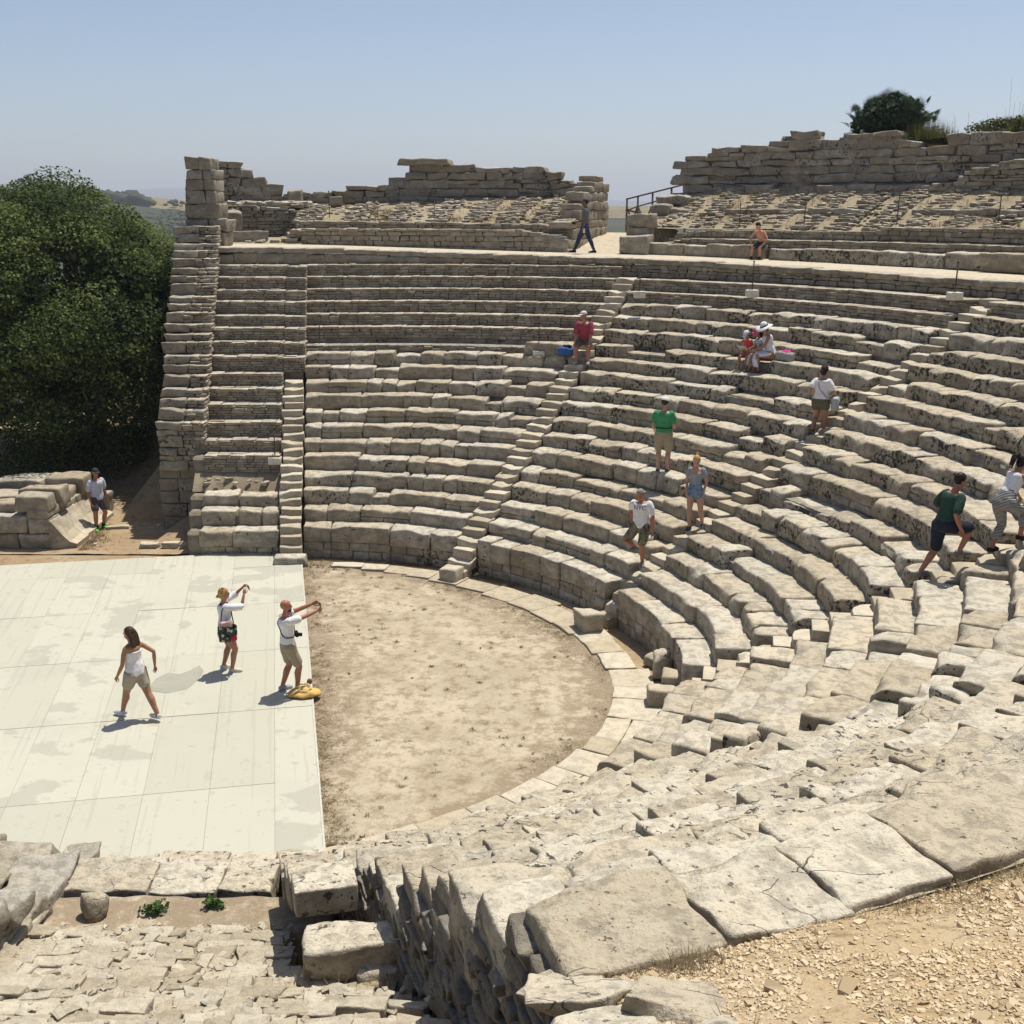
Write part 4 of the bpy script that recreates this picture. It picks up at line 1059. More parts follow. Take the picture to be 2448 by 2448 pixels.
# ------------------------------------------------------------------ near wing under the camera
NY0 = 10.32
_nz = itp([0, 4.0, 6.34, 7.04, 8.72, 10.5], [6.6, 4.75, 3.55, 3.13, 2.14, 1.47])
def near_z(y): return float(_nz(y)) if y < NY0 else 1.53
def stair_left(y): return CX + (CY - y) * math.tan(rad(15.0)) - .34
def side_line(y): return CX + (CY - y) * math.tan(rad(16.8))
def near_wing():
    org = (-3.5, 12.0, 0)
    root = thing('seating_wedge', org, 'collapsed rubble wing at the bottom left, paved with flat stones behind three block rows', 'seating', 'stone seating wedges of the theatre')
    for k in range(3):
        mb = MB(); y0 = CY - (7.50 + .625 * k); zt = Zk(k); zb = Zk(k - 1) if k else -.1
        s = 0; x1 = stair_left(y0) - .01; W = x1 + 4.93
        while s < W - .02:
            L = RNG.uniform(.5, 1.05)
            if s + L > W - .35: L = W - s
            stone(mb, line_frame((x1 - s, y0 + RNG.normal(0, .03), zb - .05), 180), L - .008, .65, zt - zb + .05 + RNG.normal(0, .008), .045, .02, .026, None, 3.4, .03, chip=.3)
            s += L
        mb.build('seat_row', M['seat_near'], root, org)
    for j in range(16):
        mb = MB(); y0 = NY0 - .655 * j; z = near_z(y0 - .3) - .06
        xl = -4.85; xr = (stair_left(y0) if y0 > 9.35 else side_line(y0)) - .02
        d = 0.0; cell = .045 if y0 > 3 else .1
        while d < .64:
            dd = RNG.uniform(.10, .24)
            if d + dd > .58: dd = .66 - d
            s = 0
            while s < xr - xl - .02:
                L = RNG.uniform(.13, .38)
                if s + L > xr - xl - .12: L = xr - xl - s
                stone(mb, line_frame((xr - s, y0 - d + RNG.normal(0, .02), z - .16 + d * .15 + RNG.normal(0, .006)), 180 + RNG.normal(0, 6), 0, RNG.normal(0, 1.5), 8.5 + RNG.normal(0, 1.5)), L + .004, dd + .02, .17, cell, .014, .018, RNG.uniform(.1, 1) if RNG.random() > .05 else 1.7, 5, .15)
                s += L
            d += dd
        X = np.array([[xl - .2, xr + .03]] * 3); grid_sheet(mb, X, np.array([[y0 - .05] * 2, [y0 - .06] * 2, [y0 - .72] * 2]), np.array([[z - .5] * 2, [z - .03] * 2, [z + .075] * 2]), .5)
        mb.build('rubble_row', M['rubble_near'], root, org)
    mb = MB()
    ys = np.linspace(11.0, .6, 60); X = np.array([[-5.2, -3.5, stair_left(y) + .25 if y > 9.35 else side_line(y) + .05] for y in ys])
    Y = np.repeat(ys[:, None], 3, 1); Z = np.array([[near_z(y) - .03 - (.3 if y < NY0 - .1 else 0)] * 3 for y in ys])
    n = 30; xs = np.linspace(0, 1, n); X = X[:, :1] + (X[:, 2:] - X[:, :1]) * xs; Y = np.repeat(ys[:, None], n, 1); Z = np.repeat(Z[:, :1], n, 1)
    grid_sheet(mb, X, Y, Z, .5, .03, 2.5)
    mb.build('earth_fill', M['earth'], root, org)
    mb = MB(); I, F = box_topo(2, 2, 1)
    for i in range(1700):
        y = RNG.uniform(4.5, 10.4); xr = stair_left(y) if y > 9.35 else side_line(y); x = RNG.uniform(-4.8, xr); j = int((NY0 - y) / .655); y0 = NY0 - .655 * j; s = RNG.gamma(2.2, .011) + .008
        zz = near_z(y0 - .3) - .06 + (y0 - y) * .15; q = (I / np.array([1, 1, .5]) - 1) * np.array([1.3, 1, .32]) * s * .6; a = RNG.uniform(0, 6.28); c, sn = math.cos(a), math.sin(a)
        mb.add(np.stack([q[:, 0] * c - q[:, 1] * sn + x, q[:, 0] * sn + q[:, 1] * c + y, q[:, 2] + zz + s * .06], 1), F, RNG.uniform(.2, 1.3), s * .5, .8 / s)
    tag(mb.build('stone_chips', M['rubble_near'], root, org, False), kind='stuff')
near_wing()
stair(5, 'near stairway at the bottom, broken off behind its last block', 6, 'seat_near')

def near_side():
    # masonry end of the foreground wedge, thin courses in shade
    e = (math.sin(rad(163.2)), math.cos(rad(163.2))); ang = math.degrees(math.atan2(e[1], e[0])); org = (-1.0, 8.6, 2.0)
    P = lambda r: (CX + r * e[0], CY + r * e[1])
    mb = MB()
    for k in range(0, 14):
        r0, r1 = float(Rk(163, k)), float(Rk(163, k + 1)); zt = Zk(k) - .22
        ym = P((r0 + r1) / 2)[1]; zb = min(zt - .3, near_z(ym) - .45) if ym < 9.6 else zt - .4
        z = zb
        while z < zt:
            h = RNG.uniform(.05, .11); s = r0
            while s < r1 - .02:
                L = min(RNG.uniform(.18, .5), r1 - s + .05)
                o = RNG.normal(0, .02); x, y = P(s)
                stone(mb, line_frame((x + o, y, z), ang, 0, RNG.normal(0, 1)), L - .008, .35, h, .04, .018, .02, RNG.uniform(0, .8), 6, .08)
                s += L
            z += h
    x, y = P(float(Rk(163, 14)))
    for z in np.arange(4.0, 7.0, .1):
        s = 0
        while s < 4.2:
            L = RNG.uniform(.2, .5)
            if z < 5.05 + .43 * s: stone(mb, line_frame((x + e[0] * s + RNG.normal(0, .02), y + e[1] * s, z), ang), L, .4, .095, .05, .018, .02, RNG.uniform(0, .8), 6, .08)
            s += L
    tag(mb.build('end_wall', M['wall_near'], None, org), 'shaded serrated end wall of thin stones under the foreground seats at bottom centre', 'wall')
    # broken block behind the stair
    mb = MB(); stone(mb, line_frame((-1.05, 8.85, 2.36), 193), .74, .46, .42, .032, .035, .05, .7, 3.0, .08, chip=.6); stone(mb, line_frame((-.98, 8.62, 2.25), 190), .32, .36, .36, .035, .04, .06, .9, 3.4, .25)
    tag(mb.build('broken_block', M['seat_near'], None, (-1.5, 8.7, 2.2)), 'large cracked block at the broken head of the near stairway', 'stone block')
    mb = MB()
    for i in range(60):
        x = RNG.uniform(-1.8, -.95); y = RNG.uniform(8.05, 8.4); blades(mb, x, y, near_z(y) + .02, 8, RNG.uniform(.05, .16), .14, RNG.uniform(0, 1), .004)
    o = mb.build('dry_grass', M['straw']); o['kind'] = 'stuff'; o['label'] = 'dry grass in the hollow behind the broken block'
M['wall_near'] = stone_mat('shaded_thin_stones', warm=(0.33, 0.295, 0.235), grey=(0.28, 0.265, 0.23), lichen=0.5, dark=.7, fine=2.0, crust_shade=.8, bump=1.0)
near_side()

def near_left_wall():
    org = (-5.2, 10.5, 1.0)
    root = thing('side_wall', org, 'low side wall of rough flat stones at the bottom left corner', 'wall')
    zt = lambda y: (near_z(y) + .42) if y < 10.15 else 1.62 + .12 * (11.2 - y)
    mb = MB(); s = 3.0
    zz = 1.0
    while zz < 6.4:
        h = RNG.uniform(.045, .09); y = 3.5
        while y < 12.0:
            L = RNG.uniform(.14, .42)
            if zz + h < zt(y + L / 2) - .08 and zz > near_z(y) - .5:
                stone(mb, line_frame((-4.88 + RNG.normal(0, .025), y, zz), 90, 0, RNG.normal(0, 2)), L - .006, .3, h, .045, .016, .018, RNG.uniform(.1, 1), 6, .12)
            y += L
        zz += h
    mb.build('thin_stone_face', M['rubble_near'], root, org)
    mb = MB(); y = 3.4
    while y < 11.75:
        L = RNG.uniform(.3, .6); x = -4.86
        while x > -7.0:
            w = RNG.uniform(.35, .8); stone(mb, line_frame((x + RNG.normal(0, .03), y, zt(y + L / 2) - .2 + RNG.normal(0, .03)), 90 + RNG.normal(0, 5), 0, RNG.normal(-2, 2)), L, w, .22, .045, .035, .045, RNG.uniform(0, .7), 3.2, .12)
            x -= w
        y += L
    mb.build('top_stone', M['wall_top'], root, org)
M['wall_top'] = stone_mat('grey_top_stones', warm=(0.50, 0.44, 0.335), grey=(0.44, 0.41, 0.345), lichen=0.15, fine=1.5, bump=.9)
near_left_wall()

def gravel_zone():
    gz = lambda r: 5.14 + .43 * np.clip(r - 16.45, 0, 4.55)
    azs = np.linspace(128, 168, 90); rs = np.concatenate([np.linspace(16.1, 21.2, 60), [23, 26, 30]])
    R, A = np.meshgrid(rs, azs, indexing='ij'); x, y = pol(A, R)
    keep = x > side_line(y) + .12
    z = gz(R) - .05 * (A > 150) * 0 + fbm(np.stack([x.ravel() * 1.3, y.ravel() * 1.3, x.ravel() * 0], 1), 6, 4).reshape(x.shape) * .06
    z = np.where(keep, z, z - 2.5)
    mb = MB(); grid_sheet(mb, x, y, z); structure(mb.build('gravel_ground', M['gravel_soil']))
    mb = MB(); n = 0
    I, F = box_topo(1, 1, 1); base = (I * 2.0 - 1.0) * .62
    while n < 30000:
        az = RNG.uniform(150.5, 163); r = RNG.uniform(16.5, 19.9); xx, yy = pol(az, r)
        if xx < side_line(yy) + .2: continue
        v = vnoise(np.array([[xx * 1.6, yy * 1.6, 0.]]), 21)[0]
        if v > .25 and RNG.random() < .85: continue
        s = RNG.gamma(2.6, .0018) + .0028
        if RNG.random() < .006: s *= 3.2
        q = base * np.array([1.35, 1, .62]) * s * RNG.uniform(.7, 1.3, 3); a = RNG.uniform(0, 6.28); c, sn = math.cos(a), math.sin(a)
        q = np.stack([q[:, 0] * c - q[:, 1] * sn, q[:, 0] * sn + q[:, 1] * c, q[:, 2]], 1)
        zz = gz(r) + fbm(np.array([[xx * 1.3, yy * 1.3, 0.]]), 6, 4)[0] * .06
        mb.add(q + (xx, yy, zz + s * .25), F, RNG.uniform(.1, 1.1), s * .55, .8 / s); n += 1
    o = mb.build('gravel', M['pebble'], smooth=False); o['kind'] = 'stuff'; o['label'] = 'pale gravel lying on ochre soil at the bottom right'
    mb = MB()
    for i in range(700):
        az = RNG.uniform(152, 163); r = 16.47 + abs(RNG.normal(0, .16)) + (RNG.uniform(0, 1.5) if RNG.random() < .12 else 0); xx, yy = pol(az, r)
        if xx < side_line(yy) + .15: continue
        blades(mb, xx, yy, float(gz(r)) - .01, 7, RNG.uniform(.015, .06), .10, RNG.uniform(0, .6), .0022)
    for i in range(140):
        az = RNG.normal(161.0, .35); r = RNG.normal(16.7, .09); xx, yy = pol(az, r); blades(mb, xx, yy, float(gz(r)) - .01, 8, RNG.uniform(.03, .07), .10, RNG.uniform(0, .25), .003)
    for i in range(60):             # single dry twigs
        az = RNG.uniform(152, 162); r = RNG.uniform(16.6, 19.3); xx, yy = pol(az, r); a = RNG.uniform(0, 6.28); l = RNG.uniform(.05, .16); z = float(gz(r)) + .03
        d = np.array([math.cos(a), math.sin(a), .1]) * l; w = np.array([-math.sin(a), math.cos(a), 0]) * .003
        mb.add(np.array([[xx, yy, z] - w, [xx, yy, z] + w, [xx, yy, z + .02] + d]), np.array([[0, 1, 2]]), RNG.uniform(0, .4))
    o = mb.build('dry_weeds', M['straw_dark']); o['kind'] = 'stuff'; o['label'] = 'dried weeds and twigs along the back of the foreground slabs'
    # flat broken paving stones between the end wall and the gravel
    spots = [(162.1, 16.42, .36, .32, 12), (162.2, 16.76, .40, .34, -10), (161.0, 16.74, .30, .32, 20), (162.3, 17.1, .44, .36, 5), (161.2, 17.1, .34, .34, -18), (161.6, 17.5, .42, .36, 14), (161.0, 16.44, .2, .18, 30)]
    names = ['pale paving stone touching the back of the slabs', 'small speckled paving stone by the weeds', 'wide paving stone at the edge of the end wall', 'pentagon shaped paving stone beside the gravel', 'cracked paving stone on the brink of the end wall', 'speckled grey paving stone half in gravel', 'paving stone at the bottom edge of the picture', 'low paving stone nearest the ochre gravel']
    for (az, r, L, D, yaw), nm in zip(spots, names):
        xx, yy = pol(az, r); mb = MB()
        stone(mb, line_frame((xx, yy, float(gz(r)) - .085), 180 + yaw, 0, 0, 21), L, D, .10, .03, .012, .022, RNG.uniform(.3, .8), 4.5, .28)
        tag(mb.build('paving_stone', M['seat_near'], None, (xx, yy, float(gz(r)))), nm, 'paving stone', 'flat broken paving stones by the gravel')
    # walking surface above, where the photographer stands
b_ = NB('pebble'); t_ = b_.attr('tint'); M['pebble'] = b_.done(b_.mix(b_.ramp(t_, 0, 1), (0.37, 0.28, 0.165), (0.60, 0.49, 0.335)), .95)
gravel_zone()

# ------------------------------------------------------------------ loose things of stone
def loose():
    def blk(x, y, z, L, D, H, ang, lab, mat='seat', amp=.025, name='stone_block', cell=.09, jit=.08, rr=.05, tint=None, group=None):
        mb = MB(); c, s = math.cos(rad(ang)), math.sin(rad(ang))
        o = (x - L / 2 * c + D / 2 * s, y - L / 2 * s - D / 2 * c, z)
        stone(mb, line_frame(o, ang), L, D, H, cell, rr, amp, tint, 2.6, jit)
        return tag(mb.build(name, M[mat], None, (x, y, z)), lab, 'stone block', group)
    for i, (dr, L, D, H, lab) in {0: (-.62, .82, .36, .27, 'long low block at the foot of the leftmost stairway'), 1: (-.72, .50, .46, .34, 'cube block standing before the foot of the second stairway'), 2: (-.62, .58, .46, .44, 'cube block at the foot of the stairway nearest the orchestra rim')}.items():
        az = STAIRS[i] + (1.5 if i == 2 else 0); x, y = pol(az, float(R0f(az)) + dr); blk(x, y, -.02, L, D, H, -az, lab, 'step' if i else 'seat')
    az = STAIRS[3]
    x, y = pol(98.8, 7.40); blk(x, y, -.02, .42, .5, .36, -az + 8, 'lower of the two cut blocks by the dark notch of the curved podium', 'step')
    x, y = pol(96.3, 7.62); blk(x, y, -.02, .36, .42, .52, -az + 4, 'taller cut block squeezed against the end of the curved podium', 'step')
    x, y = pol(89, 7.45); blk(x, y, -.02, .34, .3, .5, 20, 'small dark boulder in the shade against the podium wall', 'seat_dark', .05, 'boulder', .06, .3)
    x, y = pol(84, 7.5); blk(x, y, -.02, .42, .35, .2, 50, 'low flat stone in the shade of the podium wall', 'rubble', .03, 'boulder')
    x, y = pol(99, Rk(99, 10) + .1); 
    # boulder and stones among the near rows
    for az, k, L, D, H, lab in ((112, 10.2, .9, .6, .5, 'big dark undercut boulder sitting on the rows at the right edge'), (109.5, 8.2, .5, .5, .3, 'lichened stone beside the notch at the right edge'), (131.5, 3.4, .42, .4, .3, 'squared stone standing up in the foreground stair, lower one'), (131.0, 7.6, .5, .4, .3, 'dark fronted stone standing up in the foreground stair, upper one')):
        r = float(Rk(az, k)); x, y = pol(az, r + .3); blk(x, y, Zk(int(k)) - .05, L, D, H, -az + RNG.uniform(-20, 20), lab, 'seat_mid', .05, 'boulder', .05, .2)
    # path to the tree and the small flat stones
    for x, y, L, D, lab in ((-9.55, 29.35, .46, .3, 'left flat paving stone at the back edge of the stage'), (-9.0, 29.4, .42, .3, 'middle holed paving stone at the back edge of the stage'), (-8.55, 29.35, .36, .3, 'right flat paving stone at the back edge of the stage')):
        blk(x, y, -.03, L, D, .13, 4, lab, 'slab', .02, 'paving_stone', .07, .1, .02, group='flat stones at the back edge of the stage')
    blk(-10.95, 31.1, -.02, .55, .3, .1, 12, 'flat pale stone behind the green shoes of the man by the tree', 'slab', .02, 'paving_stone', .07, .2, .02)
    blk(-7.9, 29.05, 0, .3, .25, .22, 30, 'small square stone at the corner of the far wing', 'rubble', .02, 'boulder', .07)
    blk(-4.35, 10.72, 1.46, .27, .25, .24, 30, 'round loose rock on the bare earth behind the near block rows', 'seat_near', .05, 'boulder', .03, .3, .1, .2)
    # blocks used as a seat in the middle of the rows
    x, y = pol(23.8, 14.35); blk(x, y, 4.50, 1.5, .8, .40, -24, 'flat topped slab on which the man in red sits', 'seat_mid', .03, 'stone_slab', .1)
    # rough block structure at the left edge
    root = thing('block_foundation', (-12.9, 30.5, 0), 'ruined foundation of big squared blocks with a moulded base at the left edge', 'ruin')
    org = (-12.9, 30.5, 0); mb = MB()
    courses(mb, lambda s, z: line_frame((s, 29.2, z), 0), -16.5, -12.08, -.05, lambda s: 1.02 if s > -12.9 else .86, (.40, .46), (.55, .95), .75, .08, .045, .025, .04, .012)
    for x, y, z, L, D, H in ((-12.98, 29.25, .95, .88, .55, .42), (-13.9, 29.6, .8, .8, .6, .3), (-13.2, 30.0, .9, 1.2, .6, .5), (-14.6, 30.4, .6, 1.3, .9, .45), (-13.1, 31.6, .75, 1.05, .9, .55), (-14.6, 31.8, .65, 1.4, .9, .55), (-16.2, 30.6, .5, 1.5, 1.6, .6), (-16.5, 32.2, .6, 1.6, .8, .5), (-13.3, 30.7, .3, 1.2, .9, .85), (-12.2, 32.6, .0, .5, .5, .62)):
        stone(mb, line_frame((x, y, z), RNG.normal(0, 4)), L, D, H, .08, .06, .035, RNG.uniform(.1, .8), 2.4, .06)
    courses(mb, lambda s, z: line_frame((-12.12, 29.3 + s, z), 90), 0, 3.2, -.05, lambda s: .95, (.42, .5), (.6, 1.0), .6, .08, .04, .02, .04, .01)
    mb.build('block_course', M['ashlar'], root, org)
    mb = MB(); s = 0
    while s < 3.25:
        L = min(RNG.uniform(.7, .95), 3.3 - s); y = 29.22 + s; sh = -.05 * s
        sec = np.array([(-12.12, -.05), (-11.42, -.05), (-11.42, .10), (-11.52, .14), (-11.60, .16), (-11.78, .34), (-11.95, .56), (-12.05, .70), (-12.12, .72)]) + np.array([sh, 0])
        n = len(sec); V = np.array([(x, y + q * (L - .015), z) for q in (0, .25, .5, .75, 1) for x, z in sec])
        Fq = [[a * n + i, a * n + (i + 1) % n, (a + 1) * n + (i + 1) % n, (a + 1) * n + i] for a in range(4) for i in range(n)]
        mb.add(V, [np.array(Fq)[:, ::-1], np.array([list(range(n))]), np.array([list(range(4 * n, 5 * n))[::-1]])], RNG.uniform(.3, .9), .012, 4); s += L
    mb.build('moulded_base', M['slab'], root, org, False)
    # earth path sheet with relief
    X, Y = np.meshgrid(np.linspace(-17, -7.6, 60), np.linspace(28.7, 45, 90)); Z = -.02 + np.clip((Y - 33) * .07, 0, .8) + fbm(np.stack([X.ravel(), Y.ravel(), X.ravel() * 0], 1), 8, 4).reshape(X.shape) * .06
    mb = MB(); grid_sheet(mb, X, Y, Z); structure(mb.build('earth_path', M['earth_path']))
    mb = MB()
    for i in range(150):
        x = RNG.uniform(-13.5, -8.2); y = RNG.uniform(29.2, 44); s = RNG.uniform(.03, .14) * (2 if y > 36 else 1)
        stone(mb, line_frame((x, y, -.02 + max(0, min(.8, (y - 33) * .07))), RNG.uniform(0, 180)), s * 1.6, s, s * .5, .1, .02, .02, RNG.uniform(.4, 1), 5, .25)
    o = mb.build('path_stones', M['slab']); o['kind'] = 'stuff'; o['label'] = 'small pale stones littering the earth path below the tree'
    mb = MB()
    for i in range(500): x = -11.35 + abs(RNG.normal(0, .25)); y = RNG.uniform(29, 31.5); blades(mb, x - .05 * (y - 29), y, -.02, 6, RNG.uniform(.03, .1), .08, RNG.uniform(0, .5))
    o = mb.build('dry_grass', M['straw_dark']); o['kind'] = 'stuff'; o['label'] = 'dry grass along the moulded base at the left'
loose()

def tube(mb, pts, r, n=8, t=.5, amp=0):
    pts = [np.array(p, float) for p in pts]; rs = r if isinstance(r, (list, tuple)) else [r] * len(pts); V = []
    for i, p in enumerate(pts):
        d = pts[min(i + 1, len(pts) - 1)] - pts[max(i - 1, 0)]; d = d / np.linalg.norm(d)
        a = np.cross(d, [0, 0, 1.0]);
        if np.linalg.norm(a) < 1e-3: a = np.cross(d, [1.0, 0, 0])
        a /= np.linalg.norm(a); b = np.cross(d, a)
        for k in range(n): th = 2 * math.pi * k / n; V.append(p + rs[i] * (math.cos(th) * a + math.sin(th) * b))
    F = [[i * n + k, i * n + (k + 1) % n, (i + 1) * n + (k + 1) % n, (i + 1) * n + k] for i in range(len(pts) - 1) for k in range(n)]
    m = len(pts)
    mb.add(np.array(V), [np.array(F)[:, ::-1], np.array([list(range(n))]), np.array([list(range((m - 1) * n, m * n))[::-1]])], t, amp, 3)

def posts():
    spec = [(-4.5, 14.05, 4.62, .95, 1, 'rope post on a pale base at the left end of the upper big blocks'), (22.6, 14.0, 4.56, .92, 1, 'rope post on a pale base left of the man in red'), (31.3, 16.0, 6.2, .72, 1, 'rope post on a stone base at the top of the second stairway'),
            (42.2, 16.9, 6.33, .9, 1, 'rope post on a pale base below the seated boy'), (63.4, 17.0, 6.62, .82, 1, 'rope post on a pale base near the right end of the walkway wall'), (-10.0, 10.1, 2.05, .9, 1, 'rope post on a pale base beside the leftmost stairway'),
            (25.0, 22.5, 7.75, .95, 0, 'thin post at the left end of the right upper slope'), (32.6, 22.5, 8.0, .8, 0, 'thin post in front of the first dry panels above the bench blocks'), (38.3, 22.5, 8.05, .85, 0, 'thin post above the seated boy'), (46.2, 22.5, 8.2, .85, 0, 'thin post in the middle of the right upper slope'), (54.4, 22.5, 8.3, .7, 0, 'rightmost thin post on the upper slope'),
            (-5.0, 22.5, 8.25, .95, 0, 'thin post at the left dry grass panel'), (4.6, 22.5, 8.15, .8, 0, 'thin post between the dry grass panels left of the passage')]
    for az, r, z, h, base, lab in spec:
        x, y = pol(az, r); root = thing('rope_post', (x, y, z), lab, 'post', 'iron rope posts')
        mb = MB(); tube(mb, [(x, y, z), (x + .01, y, z + h)], .017, 6); tube(mb, [(x + .01, y, z + h), (x + .01, y, z + h + .03)], .028, 6); mb.build('rod', M['iron'], root, (x, y, z))
        if base:
            mb = MB(); stone(mb, line_frame((x - .17, y - .14, z - .06), 0), .34, .26, .19, .09, .02, .006, .8, 4, .03); mb.build('base', M['cement'], root, (x, y, z))
posts()

def railing():
    def at(px, z): a = itp([1437, 1470, 1520, 1575, 1625], [19.4, 20.4, 22.0, 23.6, 25.1])(px); x, y = pol(float(a), 27.0); return (x, y, z)
    org = at(1470, 7.6); root = thing('wooden_railing', org, 'weathered wooden handrail climbing behind the passage to the upper right', 'railing')
    mb = MB(); tube(mb, [at(1437, 8.98), at(1625, 9.62)], .03, 8); mb.build('rail', M['timber'], root, org)
    mb = MB(); tube(mb, [at(1437, 8.55), at(1470, 8.72), at(1625, 9.3)], .026, 8); mb.build('rail', M['timber'], root, org)
    mb = MB(); tube(mb, [at(1437, 8.6), at(1540, 8.25)], .035, 8); mb.build('rail', M['timber'], root, org)
    for px, zt in ((1440, 8.98), (1470, 9.1), (1508, 9.22), (1560, 9.4), (1600, 9.52)):
        mb = MB(); x, y, z = at(px, 7.2); tube(mb, [(x, y, z), (x, y, zt)], .038, 8); mb.build('post', M['timber'], root, org)
    for a, b in ((1440, 1470), (1470, 1440), (1470, 1508), (1508, 1470), (1508, 1560)):
        mb = MB(); tube(mb, [at(a, 7.5), at(b, 8.75)], .035, 6); mb.build('brace', M['timber'], root, org)
railing()

# ------------------------------------------------------------------ vegetation
def leaf_cloud(mb, C0, rad3, n, size, seed, up=.55, thick=.35, tintb=.45):
    d = RNG.normal(size=(n, 3)); d /= np.linalg.norm(d, axis=1)[:, None]
    rr = 1 - thick * RNG.random(n) ** 1.6
    bump = 1 + .22 * fbm(d * 2.2 + seed, seed, 3)
    P = C0 + d * rr[:, None] * bump[:, None] * np.asarray(rad3)
    keep = ~((d[:, 2] < -.2) & (RNG.random(n) < .7))
    P = P[keep]; d = d[keep]; n = len(P)
    nrm = d * .95 + RNG.normal(size=(n, 3)) * .62 + np.array([0, 0, up]); nrm /= np.linalg.norm(nrm, axis=1)[:, None]
    t1 = np.cross(nrm, RNG.normal(size=(n, 3))); t1 /= np.linalg.norm(t1, axis=1)[:, None]; t2 = np.cross(nrm, t1)
    L = size * RNG.uniform(.6, 1.25, n)[:, None]; W = L * .42
    V = np.stack([P - t1 * L * .5, P + t2 * W, P + t1 * L * .5 - nrm * L * .12, P - t2 * W], 1).reshape(-1, 3)
    F = np.arange(n * 4).reshape(-1, 4)
    mb.add(V, F, np.repeat(np.clip(tintb + RNG.normal(0, .2, n) + .12 * vnoise(P * .8, seed), 0, 1), 4))

def big_tree():
    org = (-15.6, 38.5, .3); root = thing('carob_tree', org, 'huge dense dark green tree shading the ground at the left', 'tree')
    mb = MB(); c = np.array(org)
    tube(mb, [c + (0, 0, -.3), c + (.1, 0, 1.2), c + (.3, .1, 2.6), c + (.1, .2, 4.5)], [.55, .45, .38, .2], 14, .5, .05)
    lim = []
    for i in range(16):
        a = i / 16 * 6.283 + RNG.uniform(-.2, .2); e = c + np.array([math.cos(a) * RNG.uniform(2.6, 4.6), math.sin(a) * RNG.uniform(2.4, 4.2), RNG.uniform(2.5, 7.4)]); s = c + (0.15, .1, RNG.uniform(1.4, 3.6)); m = (s + e) / 2 + (0, 0, .5)
        tube(mb, [s, m, e], [.17, .11, .03], 8, .5, .03); lim.append(e)
    mb.build('trunk', M['bark'], root, org)
    mb = MB(); cl = []
    # crown envelope: wide dome, overhanging low on the camera side
    for i in range(205):
        a = 6.2832 * ((i * .5698403) % 1.0) + RNG.normal(0, .2); h = -.98 + 1.96 * ((i * .7548777) % 1.0)
        if math.sin(a) > .5 and i % 3: a = -a
        ring = math.sqrt(max(0, 1 - abs(h) ** 2.3)) if h > 0 else 1 - .12 * h * h
        p = np.array([c[0] - .2 + 4.55 * ring * math.cos(a), c[1] + 4.6 * ring * math.sin(a), 4.35 + (4.55 if h > 0 else 3.6) * h])
        p[0] += .12 * (p[2] - 4) * (-.2)
        s = RNG.choice([.45, .6, .8, 1.0, 1.2]) * RNG.uniform(.9, 1.1) * (1.0 if h > -.3 else .85); p += RNG.normal(0, .16, 3); s = max(s, .7) if h > .5 else s
        cl.append((p, s))
    for i in range(22): cl.append((np.array([RNG.uniform(-19.5, -11.8), RNG.uniform(34.6, 36.4), RNG.uniform(.7, 2.6)]), RNG.uniform(.5, .85)))
    for p, s in cl: leaf_cloud(mb, p, (s * 1.15, s * 1.15, s * .8), int(1500 * s * s), .10, int(RNG.integers(1, 90)), tintb=RNG.uniform(.18, .75))
    # light sprays standing clear of the crown
    for i in range(110):
        a = RNG.uniform(0, 6.283); h = RNG.uniform(-.5, .98); ring = math.sqrt(max(0, 1 - abs(h) ** 2.2))
        p = np.array([c[0] - .2 + 5.25 * ring * math.cos(a), c[1] + 5.3 * ring * math.sin(a), 4.35 + (5.05 if h > 0 else 3.6) * h]); s = RNG.uniform(.25, .5)
        leaf_cloud(mb, p, (s, s, s * .8), int(420 * s), .11, i, tintb=.75)
    # dim interior so that no sky shows through the middle
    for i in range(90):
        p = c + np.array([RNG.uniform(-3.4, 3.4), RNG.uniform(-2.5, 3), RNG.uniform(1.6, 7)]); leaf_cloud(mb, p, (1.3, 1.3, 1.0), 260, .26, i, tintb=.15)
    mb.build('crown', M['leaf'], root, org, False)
    # ground shrubs and ivy in the shade between tree and wall
    mb = MB()
    for x, y, z, s in ((-11.1, 40.5, 1.6, 1.3), (-11.0, 38.8, 1.0, .9), (-12.0, 42, 1.5, 1.7), (-11.3, 43.5, 2.0, 1.8), (-13, 44.5, 1.8, 2.2), (-16, 45, 1.5, 2.6), (-11.0, 42.5, 3.4, 1.5)):
        leaf_cloud(mb, np.array([x, y, z]), (s, s, s * 1.1), int(900 * s), .16, int(s * 10), tintb=.3)
    tag(mb.build('shrub', M['leaf'], None, (-12, 41, .5), False), 'dark undergrowth in the shade between the big tree and the side wall', 'shrub')
big_tree()

